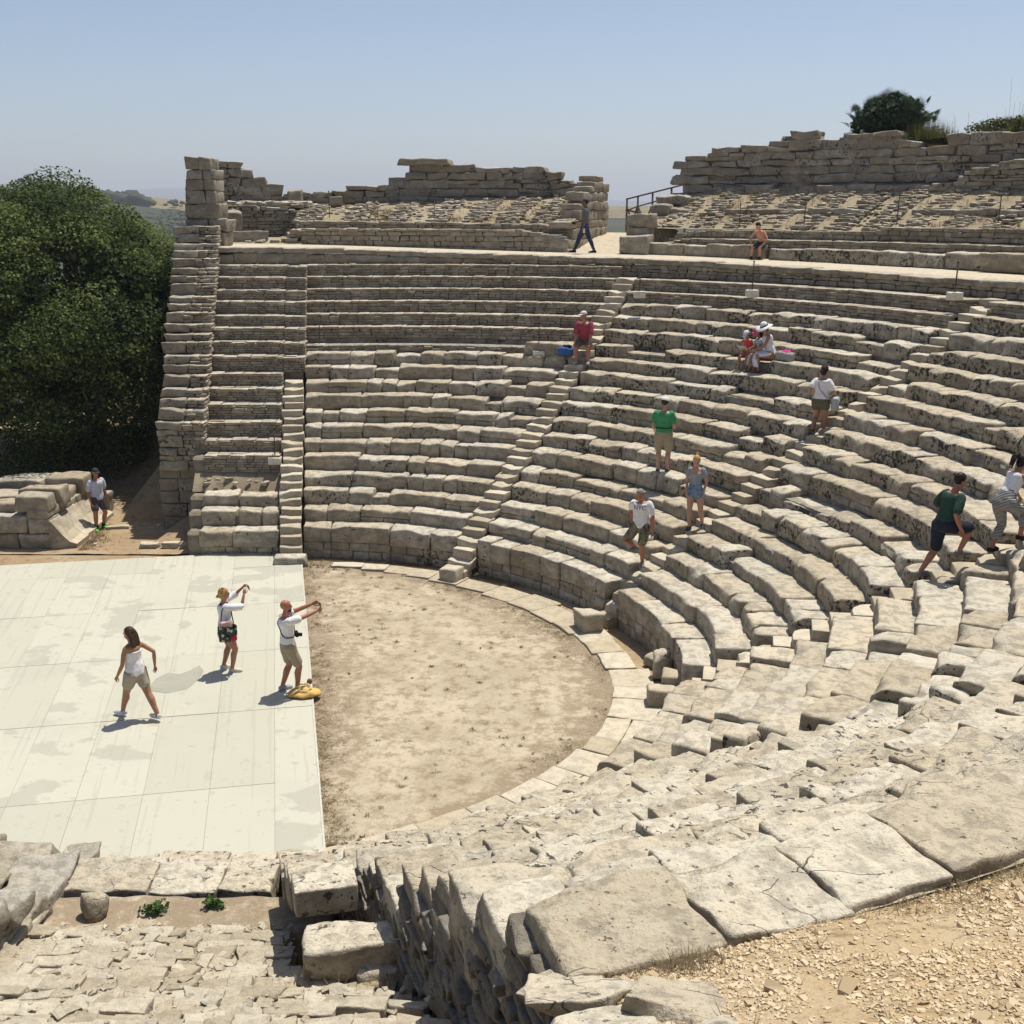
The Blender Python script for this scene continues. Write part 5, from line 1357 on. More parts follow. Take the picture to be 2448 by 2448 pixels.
def fan_palm():
    x0, y0 = pol(40.0, 27.0); z0 = 10.95; org = (x0, y0, z0)
    root = thing('fan_palm', org, 'dense rounded dwarf fan palm on top of the high back wall', 'palm')
    mb = MB(); tube(mb, [(x0, y0, z0 - .3), (x0, y0, z0 + .5)], [.25, .18], 8); mb.build('trunk', M['bark'], root, org)
    mb = MB(); ux = np.array([math.cos(rad(40.6)), -math.sin(rad(40.6)), 0])
    for i in range(620):
        a = RNG.uniform(0, 6.283); el = math.asin(RNG.uniform(-.25, 1)); d = np.array([math.cos(a) * math.cos(el), math.sin(a) * math.cos(el), math.sin(el)])
        c0 = np.array([x0, y0, z0 + .02]) + ux * np.clip(RNG.normal(0, .5), -.75, .75) ; tip = c0 + d * np.array([.95, .95, 1.42]) * RNG.uniform(.45, 1.0)
        if tip[2] < z0 - .05: continue
        side = np.cross(d, [0, 0, 1.0]); side /= np.linalg.norm(side) + 1e-9; up = np.cross(side, d)
        R = RNG.uniform(.26, .38); tt = RNG.uniform(.1, .9); nl = 13
        roll = RNG.uniform(-.6, .6); s2 = side * math.cos(roll) + up * math.sin(roll); u2 = np.cross(s2, d)
        for j in range(nl):
            th = (j / (nl - 1) - .5) * 3.3; v = d * math.cos(th) + s2 * math.sin(th) - np.array([0, 0, .10 + .15 * abs(th) / 1.6])
            w = u2 * .3 + np.cross(v, u2); w = w / np.linalg.norm(w) * .017; q = tip + v * R * RNG.uniform(.85, 1.05); m = tip + v * R * .5
            mb.add(np.array([tip, m + w, q, m - w]), np.array([[0, 1, 2, 3]]), np.clip(tt + RNG.normal(0, .08), 0, 1))
        mb.add(np.array([c0, c0 + side * .012, tip, tip - side * .012]), np.array([[0, 1, 2, 3]]), .8)
    leaf_cloud(mb, np.array([x0, y0, z0 + .55]), (1.12, 1.0, .88), 3400, .17, 3, .3, .5, .35)
    mb.build('crown', M['palm_leaf'], root, org, False)
    mb = MB(); x, y = pol(43.4, 26.6)
    for i in range(110): blades(mb, x + RNG.normal(0, .32), y + RNG.normal(0, .3), 10.8, 12, RNG.uniform(.4, .95), .25, RNG.uniform(.2, 1), .008)
    tag(mb.build('bush', M['scrub'], None, (x, y, 10.6), False), 'yellowish bush leaning on the right side of the fan palm', 'bush')
    mb = MB()
    for i in range(900):
        az = RNG.uniform(44.0, 62); r = RNG.uniform(25.9, 29.5); x, y = pol(az, r)
        zz = 10.85 + .30 * np.clip((az - 45) / 8, 0, 1); n = .5 + .5 * vnoise(np.array([[x * .9, y * .9, 2.]]), 4)[0]
        if n < .2: continue
        blades(mb, x, y, zz - .15, 14, RNG.uniform(.2, .62) * (.5 + n), .28, RNG.uniform(0, 1) * .8, .010)
    for i in range(160):
        az = RNG.uniform(46.0, 60); r = RNG.uniform(26.2, 27.5); x, y = pol(az, r); leaf_cloud(mb, np.array([x, y, 11.05 + .3 * np.clip((az - 45) / 8, 0, 1)]), (.3, .3, .24), 46, .09, i, tintb=.3)
    for i in range(60):
        az = RNG.uniform(44.5, 60); x, y = pol(az, 26.8); h = RNG.uniform(.5, 1.2) if i > 1 else 1.9; w = .0035; b = RNG.normal(0, .1)
        mb.add(np.array([[x - w, y, 10.7], [x + w, y, 10.7], [x + w + b, y, 10.7 + h], [x - w + b, y, 10.7 + h]]), np.array([[0, 1, 2, 3]]), 1.0)
    bk = MB(); azs = np.linspace(41.5, 66, 40); R, A = np.meshgrid(np.array([25.75, 26.5, 30, 36]), azs, indexing='ij'); x, y = pol(A, R); grid_sheet(bk, x, y, np.interp(A, [41.5, 43.2, 45, 53, 66], [10.5, 10.88, 10.95, 11.1, 11.1]) - .12 * (R < 26) - .12 * (R - 26)); structure(bk.build('bank', M['dry']))
    o = mb.build('scrub', M['scrub'], smooth=False); o['kind'] = 'stuff'; o['label'] = 'dry scrub and tall grass growing along the top of the high back wall'
    for i, (x, y, z, lab) in enumerate(((-3.75, 10.72, 1.50, 'left small green weed on the bare earth behind the near block rows'), (-3.15, 10.80, 1.50, 'right small green weed on the bare earth behind the near block rows'))):
        mb = MB()
        for k in range(6): leaf_cloud(mb, np.array([x + RNG.normal(0, .05), y + RNG.normal(0, .04), z + .05]), (.07, .06, .05), 40, .045, k + i, tintb=.5)
        tag(mb.build('weed', M['weed'], None, (x, y, z), False), lab, 'weed', 'small green weeds')
fan_palm()

# ------------------------------------------------------------------ people
def rotz(v, deg):
    c, s = math.cos(rad(deg)), math.sin(rad(deg)); return np.array([v[0] * c - v[1] * s, v[0] * s + v[1] * c, v[2]])
def V3(*a): return np.array(a, float)
def unit(v): return v / (np.linalg.norm(v) + 1e-12)

def ik(a, b, l1, l2, hint):
    d = b - a; L = np.linalg.norm(d); u = d / L; L = min(L, (l1 + l2) * .999)
    x = (l1 * l1 - l2 * l2 + L * L) / (2 * L); h = math.sqrt(max(0, l1 * l1 - x * x))
    p = hint - u * np.dot(hint, u); p = unit(p)
    return a + u * x + p * h, a + u * L

def loft(out, secs, n=14):
    """secs: (centre, half width, half depth, right vector, forward vector); closed ends"""
    V = []
    for c, w, d, r, f in secs:
        for k in range(n):
            t = 2 * math.pi * k / n; V.append(c + r * (w * math.cos(t)) + f * (d * math.sin(t)))
    m = len(secs); F = [[i * n + k, i * n + (k + 1) % n, (i + 1) * n + (k + 1) % n, (i + 1) * n + k] for i in range(m - 1) for k in range(n)]
    F.append(list(range(n))[::-1]); F.append(list(range((m - 1) * n, m * n)))
    out.append((np.array(V), F))

def limb(out, pts, rs, n=12, flat=1.0):
    secs = []; pts = [np.asarray(p, float) for p in pts]; prev = None
    for i, p in enumerate(pts):
        d = unit(pts[min(i + 1, len(pts) - 1)] - pts[max(i - 1, 0)])
        a = np.cross(d, V3(0, 1, 0)) if abs(d[1]) < .9 else np.cross(d, V3(1, 0, 0))
        a = unit(a)
        if prev is not None and np.dot(a, prev) < 0: a = -a
        prev = a; b = np.cross(d, a); secs.append((p, rs[i], rs[i] * flat, a, b))
    # rounded ends
    d0 = unit(pts[0] - pts[1]); d1 = unit(pts[-1] - pts[-2]); s0, s1 = secs[0], secs[-1]
    secs = [(s0[0] + d0 * rs[0] * .8, rs[0] * .45, rs[0] * .45 * flat, s0[3], s0[4])] + secs + [(s1[0] + d1 * rs[-1] * .8, rs[-1] * .45, rs[-1] * .45 * flat, s1[3], s1[4])]
    loft(out, secs, n)

def pieces_mesh(pieces):
    V = []; F = []; o = 0
    for v, f in pieces:
        V.extend(map(tuple, v)); F.extend([[i + o for i in q] for q in f]); o += len(v)
    me = bpy.data.meshes.new('tmp'); me.from_pydata(V, [], F); me.update()
    return me

def fused(name, pieces, mat, parent, voxel, extra=None, smooth_it=4, wrinkle=0.0, keep=True):
    """union of overlapping closed pieces as one continuous surface"""
    me = pieces_mesh(pieces)
    import bmesh
    bm = bmesh.new(); bm.from_mesh(me); bmesh.ops.recalc_face_normals(bm, faces=bm.faces); bm.to_mesh(me); bm.free()
    o = bpy.data.objects.new('tmp', me); COL.objects.link(o)
    r = o.modifiers.new('r', 'REMESH'); r.mode = 'VOXEL'; r.voxel_size = voxel
    s = o.modifiers.new('s', 'SMOOTH'); s.factor = .5; s.iterations = smooth_it
    dg = bpy.context.evaluated_depsgraph_get()
    m2 = bpy.data.meshes.new_from_object(o.evaluated_get(dg))
    bpy.data.objects.remove(o); bpy.data.meshes.remove(me)
    if wrinkle > 0:
        n = len(m2.vertices); co = np.empty(n * 3, np.float32); m2.vertices.foreach_get('co', co); co = co.reshape(-1, 3).astype(float)
        nr = np.empty(n * 3, np.float32); m2.vertices.foreach_get('normal', nr); nr = nr.reshape(-1, 3)
        co = co + nr * (fbm(co * np.array([9, 9, 5.]) + 5, 4, 3) * wrinkle)[:, None]
        m2.vertices.foreach_set('co', co.astype(np.float32).ravel()); m2.update()
    if extra:
        bm = bmesh.new(); bm.from_mesh(m2)
        t = pieces_mesh(extra); bm.from_mesh(t); bpy.data.meshes.remove(t); bm.to_mesh(m2); bm.free()
    m2.polygons.foreach_set('use_smooth', np.ones(len(m2.polygons), bool)); m2.materials.clear(); m2.materials.append(mat); m2.name = name
    ob = bpy.data.objects.new(name, m2); COL.objects.link(ob); ob.parent = parent
    return ob

def simple(name, pieces, mat, parent, smooth=True):
    me = pieces_mesh(pieces); me.name = name
    if smooth: me.polygons.foreach_set('use_smooth', np.ones(len(me.polygons), bool))
    me.materials.append(mat); ob = bpy.data.objects.new(name, me); COL.objects.link(ob); ob.parent = parent
    return ob

def ball(out, c, r, ax=None, n=14, m=9, fn=None):
    """ellipsoid; ax = 3 axis vectors (right, forward, up)"""
    ax = ax or (V3(1, 0, 0), V3(0, 1, 0), V3(0, 0, 1)); V = []
    for i in range(m + 1):
        ph = -math.pi / 2 + math.pi * (i / m * .96 + .02)
        for k in range(n):
            t = 2 * math.pi * k / n; p = (math.cos(ph) * math.cos(t), math.cos(ph) * math.sin(t), math.sin(ph))
            if fn: p = fn(p)
            V.append(c + ax[0] * (p[0] * r[0]) + ax[1] * (p[1] * r[1]) + ax[2] * (p[2] * r[2]))
    F = [[i * n + k, i * n + (k + 1) % n, (i + 1) * n + (k + 1) % n, (i + 1) * n + k] for i in range(m) for k in range(n)]
    F.append(list(range(n))[::-1]); F.append(list(range(m * n, (m + 1) * n))); out.append((np.array(V), F))

_cm = {}
def cloth(col, name='cloth', rough=.85, var=.08, bump=.25):
    key = (name, col)
    if key not in _cm: _cm[key] = plain(name, col, rough, var, 22, .15, bump)
    return _cm[key]
def skin(col):
    if ('skin', col) not in _cm:
        b = NB('skin'); tc = b.t.nodes.new('ShaderNodeTexCoord').outputs['Object']; n = b.noise(12, 4, .6, tc)
        c = b.mix(b.ramp(n, .35, .65), tuple(x * .88 for x in col), col); b.bsdf.inputs['Specular IOR Level'].default_value = .35
        _cm[('skin', col)] = b.done(c, .5)
    return _cm[('skin', col)]
def stripes(a, b2, scale):
    if ('st', a, scale) not in _cm:
        b = NB('striped_cloth'); tc = b.t.nodes.new('ShaderNodeTexCoord').outputs['Object']
        w = b.t.nodes.new('ShaderNodeTexWave'); w.bands_direction = 'Z'; w.inputs['Scale'].default_value = scale; w.inputs['Distortion'].default_value = .6
        b.t.links.new(tc, w.inputs['Vector']); c = b.mix(b.ramp(w.outputs[1], .45, .6), a, b2); _cm[('st', a, scale)] = b.done(c, .85)
    return _cm[('st', a, scale)]
def patterned(name, cols, sc=14):
    if (name,) not in _cm:
        b = NB(name); tc = b.t.nodes.new('ShaderNodeTexCoord').outputs['Object']
        n = b.noise(sc, 3, .6, tc); n2 = b.noise(sc * 1.3, 3, .6, b.scaled((1, 1.2, .8), tc))
        c = b.mix(b.ramp(n, .46, .52), cols[0], cols[1]); c = b.mix(b.ramp(n2, .56, .6), c, cols[2]); _cm[(name,)] = b.done(c, .85)
    return _cm[(name,)]

def hand_pieces(out, wrist, dirv, palm_n, sc, curl=.5, left=False, spread=.1):
    """palm plus five separate bent fingers; palm_n = direction the palm faces"""
    d = unit(dirv); pn = unit(palm_n - d * np.dot(palm_n, d)); s = np.cross(d, pn) * (1 if left else -1)   # s points to the thumb side
    L = .105 * sc; pc = wrist + d * L * .45
    loft(out, [(wrist - d * .01, .021 * sc, .015 * sc, s, pn), (wrist + d * L * .2, .032 * sc, .014 * sc, s, pn), (wrist + d * L * .75, .039 * sc, .0125 * sc, s, pn), (wrist + d * L * .93, .036 * sc, .010 * sc, s, pn)], 10)
    for i, ln in enumerate((.070, .078, .073, .058)):
        off = (1.5 - i) * .0195 * sc; base = wrist + d * L * (.86 - .02 * abs(i - 1)) + s * off; ang = curl * .55; dd = d; p = [base]
        dd = unit(dd + s * (1.5 - i) * spread)
        for seg, fr in enumerate((.45, .32, .25)):
            dd = unit(dd * math.cos(ang) + pn * math.sin(ang)); p.append(p[-1] + dd * ln * fr * sc); ang = curl * .8
        limb(out, p, [.0088 * sc, .0083 * sc, .0075 * sc, .0062 * sc], 7)
    b = wrist + d * L * .25 + s * .028 * sc; d1 = unit(d * .6 + s * .75 + pn * .25); d2 = unit(d + s * .2 + pn * .4 * curl)
    limb(out, [b - s * .012 * sc, b + d1 * .034 * sc, b + d1 * .034 * sc + d2 * .032 * sc, b + d1 * .034 * sc + d2 * .055 * sc], [.0125 * sc, .0105 * sc, .0095 * sc, .007 * sc], 7)

def person(pos, heading, label, h=1.75, female=False, girth=1.0, child=False, sit=None, lean=0, bend=0, twist=0, feet=None, hands=None, palms=None, toes=(8, 8), head=(0, 0, 0),
           sk=(.42, .25, .165), top=None, bottom=None, shoes=None, hair=None, hat=None, curls=(.5, .5), elbow=None, knee=None, socks=None, straps=None, hsc=1.0):
    root = thing('person', tuple(pos), label, 'person', None, -rad(heading))
    H = h; up = V3(0, 0, 1)
    thigh, shin, ank = .245 * H, .235 * H, .045 * H
    pz = (sit + .062 * H * girth) if sit is not None else .515 * H
    if bend: pz -= bend
    P = V3(0, 0, pz)
    sp = V3(0, math.sin(rad(lean)), math.cos(rad(lean)))
    rt = V3(1, 0, 0); fw = np.cross(sp, rt) * -1
    fw = unit(V3(0, math.cos(rad(lean)), -math.sin(rad(lean))))
    tr = rotz(rt, twist); tf = rotz(fw, twist)
    wf = (.93 if female else 1.0)
    chest = P + sp * .20 * H; neck = P + sp * .315 * H
    sw = (.100 if female else .112) * H * (.94 if child else 1)
    hw = (.056 if female else .052) * H
    S = {1: neck - sp * .032 * H + tr * sw, -1: neck - sp * .032 * H - tr * sw}
    Hp = {1: P + rt * hw - up * .01 * H, -1: P - rt * hw - up * .01 * H}
    feet = feet or {1: (.10, .02, 0), -1: (-.10, -.02, 0)}
    A = {s: V3(*feet[s]) + V3(0, 0, ank) for s in (1, -1)}
    toed = {1: rotz(V3(0, 1, 0), -toes[0]), -1: rotz(V3(0, 1, 0), toes[1])}
    K = {}
    for s in (1, -1):
        hint = V3(*knee[s]) if knee else toed[s]
        K[s], A[s] = ik(Hp[s], A[s], thigh, shin, hint)
    ua, fa = .172 * H, .150 * H
    hands = hands or {1: (.24 * H / 1.0 * .72, .03, .50 * H), -1: (-.24 * H * .72, .03, .50 * H)}
    W = {}; E = {}
    for s in (1, -1):
        hint = V3(*elbow[s]) if elbow else V3(s * .5, -1, -.3)
        E[s], W[s] = ik(S[s], V3(*hands[s]), ua, fa, hint)
    # head frame: yaw (positive = to their left), pitch down, roll
    hy, hp, hr = head
    hf = unit(rotz(V3(0, math.cos(rad(hp)), -math.sin(rad(hp))), hy + twist * .5)); hrgt = unit(np.cross(hf, up)); hrgt = unit(hrgt + up * math.tan(rad(hr))); hup = np.cross(hrgt, hf)
    k = H * hsc if not child else H * 1.13
    hc = neck + sp * .045 * H + hup * .055 * k + hf * .018 * k
    g = girth; wst = (.074 if female else .083) * H * g; hip = (.100 if female else .094) * H * (1 + (g - 1) * .8); chs = (.086 if female else .098) * H * (1 + (g - 1) * .6)
    dp = H * (1 + (g - 1) * 1.1)
    def torso(out, e=0.0, z0=-.06, z1=1.0, bust=True):
        lv = [(-.06, hip * .80, .058 * dp), (-.02, hip, .068 * dp), (.03, hip * .99, .068 * dp), (.09, (hip + wst) / 2, .062 * dp), (.135, wst, .058 * dp * (1.05 if not female else 1)), (.19, (wst + chs) / 2, .064 * dp), (.235, chs, .070 * dp), (.265, chs * 1.02, .064 * dp), (.290, sw * .86, .050 * dp), (.308, sw * .55, .038 * dp)]
        secs = []
        for q, w, d in lv:
            if q < z0 - 1e-6 or q > z1 + 1e-6: continue
            f = max(0, min(1, (q - .05) / .2)); r_ = rotz(rt, twist * f); f_ = rotz(fw, twist * f)
            if q < .02 and sit is not None: d = d * 1.15
            off = .012 * H if (q in (.235,) and female and bust) else 0
            secs.append((P + sp * q * H + f_ * off + f_ * (.004 * H if .1 < q < .2 else 0) * (1 + 6 * (g - 1)), w + e, d + e + off * .6, r_, f_))
        loft(out, secs, 20)
    def leg(out, s, e=0.0, a=0.0, b=2.0, flare=0.0):
        pts = [Hp[s] + up * .02 * H, Hp[s] * .72 + K[s] * .28 - 0 * up, Hp[s] * .4 + K[s] * .6, K[s], K[s] * .72 + A[s] * .28, K[s] * .35 + A[s] * .65, A[s] - 0 * up]
        rs = np.array([.062, .057, .047, .034, .036, .027, .021]) * H * (1 + (g - 1) * .5) * (1.04 if female else 1)
        par = np.array([0, .28, .6, 1, 1.28, 1.65, 2.0]); q = []; r = []
        # calf bulges backwards
        back = -toed[s]
        pts[4] = pts[4] + back * .008 * H
        for t, p, x in zip(par, pts, rs):
            if a - 1e-6 <= t <= b + 1e-6: q.append(p); r.append(x + e + flare * max(0, t - .2))
        if not any(abs(t - b) < 1e-6 for t in par) and b < 2:
            q.append(np.array([np.interp(b, par, [p[i] for p in pts]) for i in range(3)])); r.append(float(np.interp(b, par, rs)) + e + flare * max(0, b - .2))
        limb(out, q, r, 14)
    def arm(out, s, e=0.0, b=2.0, flare=0.0, a=0.0):
        inn = S[s] - tr * s * .018 * H
        pts = [inn, S[s] * .65 + E[s] * .35, E[s], E[s] * .65 + W[s] * .35, W[s]]; par = np.array([0, .35, 1, 1.35, 2.0]); rs = np.array([.033, .0285, .0235, .0235, .0155]) * H * (.88 if female or child else 1.0) * (1 + (g - 1) * .4)
        q = []; r = []
        for t, p, x in zip(par, pts, rs):
            if a - 1e-6 <= t <= b + 1e-6: q.append(p); r.append(x + e + flare * t)
        if b < 2 and not any(abs(t - b) < 1e-6 for t in par):
            q.append(np.array([np.interp(b, par, [p[i] for p in pts]) for i in range(3)])); r.append(float(np.interp(b, par, rs)) + e + flare * b)
        limb(out, q, r, 12)
    # ---- body
    B = []; torso(B)
    limb(B, [neck - sp * .035 * H, neck + sp * .01 * H, hc - hup * .035 * k], [.042 * H, .0335 * H * wf, .032 * H * wf], 12)
    for s in (1, -1): leg(B, s); arm(B, s)
    # head: skull + jaw + nose + ears + brow
    ax = (hrgt, hf, hup)
    ball(B, hc + hup * .018 * k - hf * .008 * k, (.0445 * k, .056 * k, .052 * k), ax, 18, 12)
    ball(B, hc - hup * .022 * k + hf * .010 * k, (.037 * k, .042 * k, .045 * k), ax, 16, 10)
    ball(B, hc - hup * .048 * k + hf * .032 * k, (.018 * k, .015 * k, .012 * k), ax, 10, 6)
    limb(B, [hc + hup * .008 * k + hf * .044 * k, hc - hup * .012 * k + hf * .058 * k, hc - hup * .018 * k + hf * .050 * k], [.0065 * k, .0095 * k, .009 * k], 8)
    for s in (1, -1): ball(B, hc + hrgt * s * .0455 * k - hup * .004 * k - hf * .008 * k, (.006 * k, .013 * k, .018 * k), ax, 8, 6)
    # feet
    for s in (1, -1):
        t = toed[s]; a = A[s]; fl = V3(a[0], a[1], a[2] - ank)
        r_ = unit(np.cross(t, up))
        loft(B, [(fl - t * .028 * H + up * .022 * H, .020 * H, .020 * H, r_, up), (fl + t * .01 * H + up * .026 * H, .022 * H, .024 * H, r_, up), (fl + t * .06 * H + up * .017 * H, .026 * H, .015 * H, r_, up), (fl + t * .098 * H + up * .010 * H, .022 * H, .008 * H, r_, up)], 12)
    hp_ = []
    for s in (1, -1):
        dv = unit(W[s] - E[s]); pn = V3(*palms[s]) if palms else V3(-s, 0, 0)
        hand_pieces(hp_, W[s], dv, pn, H / 1.75 * (.9 if female else 1.0), curls[0 if s == 1 else 1], s == -1)
    body = fused('body', B, skin(sk), root, .0105 * H / 1.75, hp_)
    # face details
    dark = cloth((.03, .02, .018), 'eye', .3, .02, 0); lipm = cloth(tuple(x * m for x, m in zip(sk, (.85, .6, .6))), 'lips', .5, .02, 0)
    for s in (1, -1):
        e = []; ball(e, hc + hrgt * s * .018 * k + hup * .008 * k + hf * .0465 * k, (.0085 * k, .006 * k, .0048 * k), ax, 8, 5); simple('eye', e, dark, root)
    e = []; ball(e, hc - hup * .031 * k + hf * .0475 * k, (.0125 * k, .006 * k, .0038 * k), ax, 8, 5); simple('mouth', e, lipm, root)
    # ---- clothes
    vx = .0125 * H / 1.75
    res = dict(root=root, hc=hc, ax=ax, k=k, W=W, E=E, S=S, P=P, sp=sp, fw=fw, tf=tf, tr=tr, neck=neck, H=H, K=K, A=A)
    if bottom:
        Cc = []; e = bottom.get('ease', .010)
        torso(Cc, e, -.06, bottom.get('waist', .09))
        for s in (1, -1): leg(Cc, s, e + .002, 0, bottom['to'], bottom.get('flare', .012))
        if bottom.get('skirt'):
            pass
        res['bottom'] = fused(bottom.get('name', 'shorts'), Cc, bottom['mat'], root, vx, None, 3, .015)
        if bottom.get('belt'):
            q = []; 
            for a_ in (0,):
                loft(q, [(P + sp * z * H, (hip + wst) / 2 + e + .008 - .004 * i, .062 * dp + e + .008, rt, fw) for i, z in enumerate((.082, .098))], 20)
            simple('belt', q, cloth((.02, .018, .016), 'belt'), res['bottom'])
    if top:
        Cc = []; e = top.get('ease', .012)
        torso(Cc, e, top.get('from', .03), top.get('upto', .29))
        if top.get('sleeve'):
            for s in (1, -1): arm(Cc, s, e + .004, top['sleeve'], top.get('sflare', .006))
        if top.get('skirt'):
            ln, w, d = top['skirt']
            if sit is None: loft(Cc, [(P + sp * .05 * H, hip + e, .07 * dp + e, rt, fw), (P - up * ln * .5, w * .9, d * .9, rt, fw), (P - up * ln, w, d, rt, fw)], 20)
            else:
                kk = (K[1] + K[-1]) / 2
                loft(Cc, [(P - fw * .06, hip + .02, .085, rt, up), ((P + kk) / 2 + up * .01, hip + .05, .085, rt, up), (kk * .93 + P * .07 + up * .005, w, .07, rt, up)], 20)
                loft(Cc, [(kk * .9 + P * .1 + up * .02, w * .98, .045, rt, V3(0, 1, 0)), (kk + V3(0, .015, -.14), w, .05, rt, V3(0, 1, 0)), (kk + V3(0, -.02, -ln), w * 1.12, .06, rt, V3(0, 1, 0))], 18)
        if top.get('strap'):
            for s in (1, -1): limb(Cc, [P + sp * .255 * H + tr * s * .045 * H + tf * .052 * dp, neck - sp * .012 * H + tr * s * .052 * H + tf * .01, P + sp * .255 * H + tr * s * .045 * H - tf * .052 * dp], [.010, .010, .010], 8)
        res['top'] = fused(top.get('name', 'shirt'), Cc, top['mat'], root, vx, None, 3, .017)
        if top.get('collar'):
            q = []; limb(q, [neck + rotz(V3(math.cos(t_) * .043 * H, math.sin(t_) * .046 * H, 0), twist) - sp * .012 * H for t_ in np.linspace(0, 6.1, 10)], [.011] * 10, 6); simple('collar', q, top.get('cmat', top['mat']), res['top'])
    if socks:
        for s in (1, -1): q = []; limb(q, [A[s] - up * .01 * H, A[s] * .8 + K[s] * .2], [.026 * H, .028 * H], 10); simple('sock', q, socks, root)
    if shoes:
        for s in (1, -1):
            q = []; t = toed[s]; fl = V3(A[s][0], A[s][1], A[s][2] - ank); r_ = unit(np.cross(t, up)); low = shoes.get('low', False)
            loft(q, [(fl - t * .036 * H + up * .022 * H, .022 * H, .0225 * H, r_, up), (fl + t * .0 * H + up * (.03 if not low else .02) * H, .027 * H, (.031 if not low else .02) * H, r_, up), (fl + t * .055 * H + up * .020 * H, .030 * H, .0205 * H, r_, up), (fl + t * .095 * H + up * .0155 * H, .028 * H, .0155 * H, r_, up), (fl + t * .115 * H + up * .012 * H, .016 * H, .010 * H, r_, up)], 14)
            sh = simple('shoe', q, shoes['mat'], root)
            q = []; loft(q, [(fl + up * z * H + t * .038 * H, .0315 * H, .083 * H, r_, t) for z in (.0, .009)], 18); simple('sole', q, shoes.get('sole', shoes['mat']), sh)
    # ---- hair and hats
    if hair:
        q = []; hm = hair['mat']; kind = hair['kind']
        def fn(p):
            x, y, z = p
            if y > .35 and z < .45: return (x * .82, min(y, .55) * .55, z)
            return p
        ball(q, hc + hup * .022 * k - hf * .014 * k, (.0505 * k, .060 * k, .056 * k * hair.get('vol', 1)), ax, 20, 12, fn)
        if kind in ('long', 'pony', 'messy', 'bob'):
            ball(q, hc - hup * .008 * k - hf * .030 * k, (.047 * k, .036 * k, .055 * k), ax, 16, 10)
        if kind == 'long':
            bk = hc - hf * .045 * k; dn = -sp * .9 + unit(V3(0, 0, -1)) * .3 - hf * .10
            for j in range(9):
                o_ = hrgt * (j - 4) * .0105 * k; L = .20 * H * RNG.uniform(.85, 1.1)
                limb(q, [bk + hup * .03 * k + o_ * .8, bk - hup * .02 * k + o_ * 1.1 - hf * .012 * k, bk + unit(dn) * L * .55 + o_ * 1.2 - hf * .02 * k, bk + unit(dn) * L + o_ * .7 + hrgt * RNG.normal(0, .006)], [.016 * k, .018 * k, .014 * k, .004 * k], 8)
        if kind == 'pony':
            b_ = hc + hup * hair.get('ph', .03) * k - hf * .066 * k
            for j in range(6):
                o_ = hrgt * RNG.normal(0, .010) * k + hup * RNG.normal(0, .008) * k
                limb(q, [b_ + hf * .012 * k, b_ - hf * .02 * k + hup * .012 * k + o_, b_ - hf * .04 * k - hup * .03 * k + o_ * 1.6, b_ - hf * .03 * k - hup * hair.get('pl', .09) * k + o_ * 2], [.011 * k, .016 * k, .016 * k, .004 * k], 8)
        if kind == 'messy':
            for j in range(16):
                d_ = unit(hrgt * RNG.normal(0, 1) - hf * .5 + hup * (abs(RNG.normal(.6, .5)))); limb(q, [hc + hup * .02 * k + d_ * .04 * k, hc + hup * .02 * k + d_ * .064 * k + RNG.normal(0, .006, 3) * k], [.016 * k, .009 * k], 6)
            b_ = hc - hup * .012 * k - hf * .075 * k; ball(q, b_, (.022 * k, .022 * k, .020 * k), ax, 10, 6)
            for j in range(6): limb(q, [b_, b_ - hf * .02 * k + RNG.normal(0, .014, 3) * k - hup * .012 * k], [.012 * k, .004 * k], 6)
        res['hair'] = fused('hair', q, hm, root, .008 * H / 1.75, None, 2, .004)
    if hair is None or hair.get('beard'):
        if hair and hair.get('beard'):
            q = []; ball(q, hc - hup * .040 * k + hf * .020 * k, (.036 * k, .034 * k, .024 * k), ax, 14, 8, lambda p: p if p[2] < .6 else (p[0], p[1] * .9, .6)); simple('beard', q, hair['beard'], root)
    if hat:
        q = []; c = hc + hup * .032 * k - hf * .010 * k
        if hat['kind'] == 'cap':
            ball(q, c, (.052 * k, .062 * k, .050 * k), ax, 20, 10, lambda p: (p[0], p[1], max(p[2], -.12)))
            hf2 = -hf if hat.get('back') else hf
            fb = c + hf2 * .050 * k - hup * .004 * k
            q2 = []; loft(q2, [(fb, .044 * k, .006 * k, hrgt, hup), (fb + hf2 * .028 * k - hup * .006 * k, .042 * k, .005 * k, hrgt, hup), (fb + hf2 * .050 * k - hup * .014 * k, .026 * k, .004 * k, hrgt, hup)], 14)
            ht = fused('cap', q, hat['mat'], root, .007, None, 2); simple('brim', q2, hat.get('brim', hat['mat']), ht)
        else:
            ball(q, c + hup * .012 * k, (.052 * k, .060 * k, .055 * k), ax, 20, 10, lambda p: (p[0], p[1], max(p[2], -.25)))
            ht = fused('sun_hat', q, hat['mat'], root, .007, None, 2); q2 = []; n_ = 26; V = []
            for r_, z_ in ((.050, .0), (.085, -.006), (.125, -.022), (.125, -.026), (.085, -.010), (.05, -.004)):
                for j in range(n_): t_ = 2 * math.pi * j / n_; V.append(c + (hrgt * math.cos(t_) + hf * math.sin(t_) * 1.08) * r_ * k + hup * (z_ + .012 * math.sin(2 * t_ + .6) * (r_ > .1)) * k)
            F = [[i * n_ + j, i * n_ + (j + 1) % n_, ((i + 1) % 6) * n_ + (j + 1) % n_, ((i + 1) % 6) * n_ + j] for i in range(6) for j in range(n_)]
            q2.append((np.array(V), F)); simple('brim', q2, hat['mat'], ht)
            q3 = []; loft(q3, [(c + hup * z_ * k, .0545 * k, .0635 * k, hrgt, hf) for z_ in (.004, .018)], 22); simple('ribbon', q3, hat.get('ribbon', hat['mat']), ht)
    return res

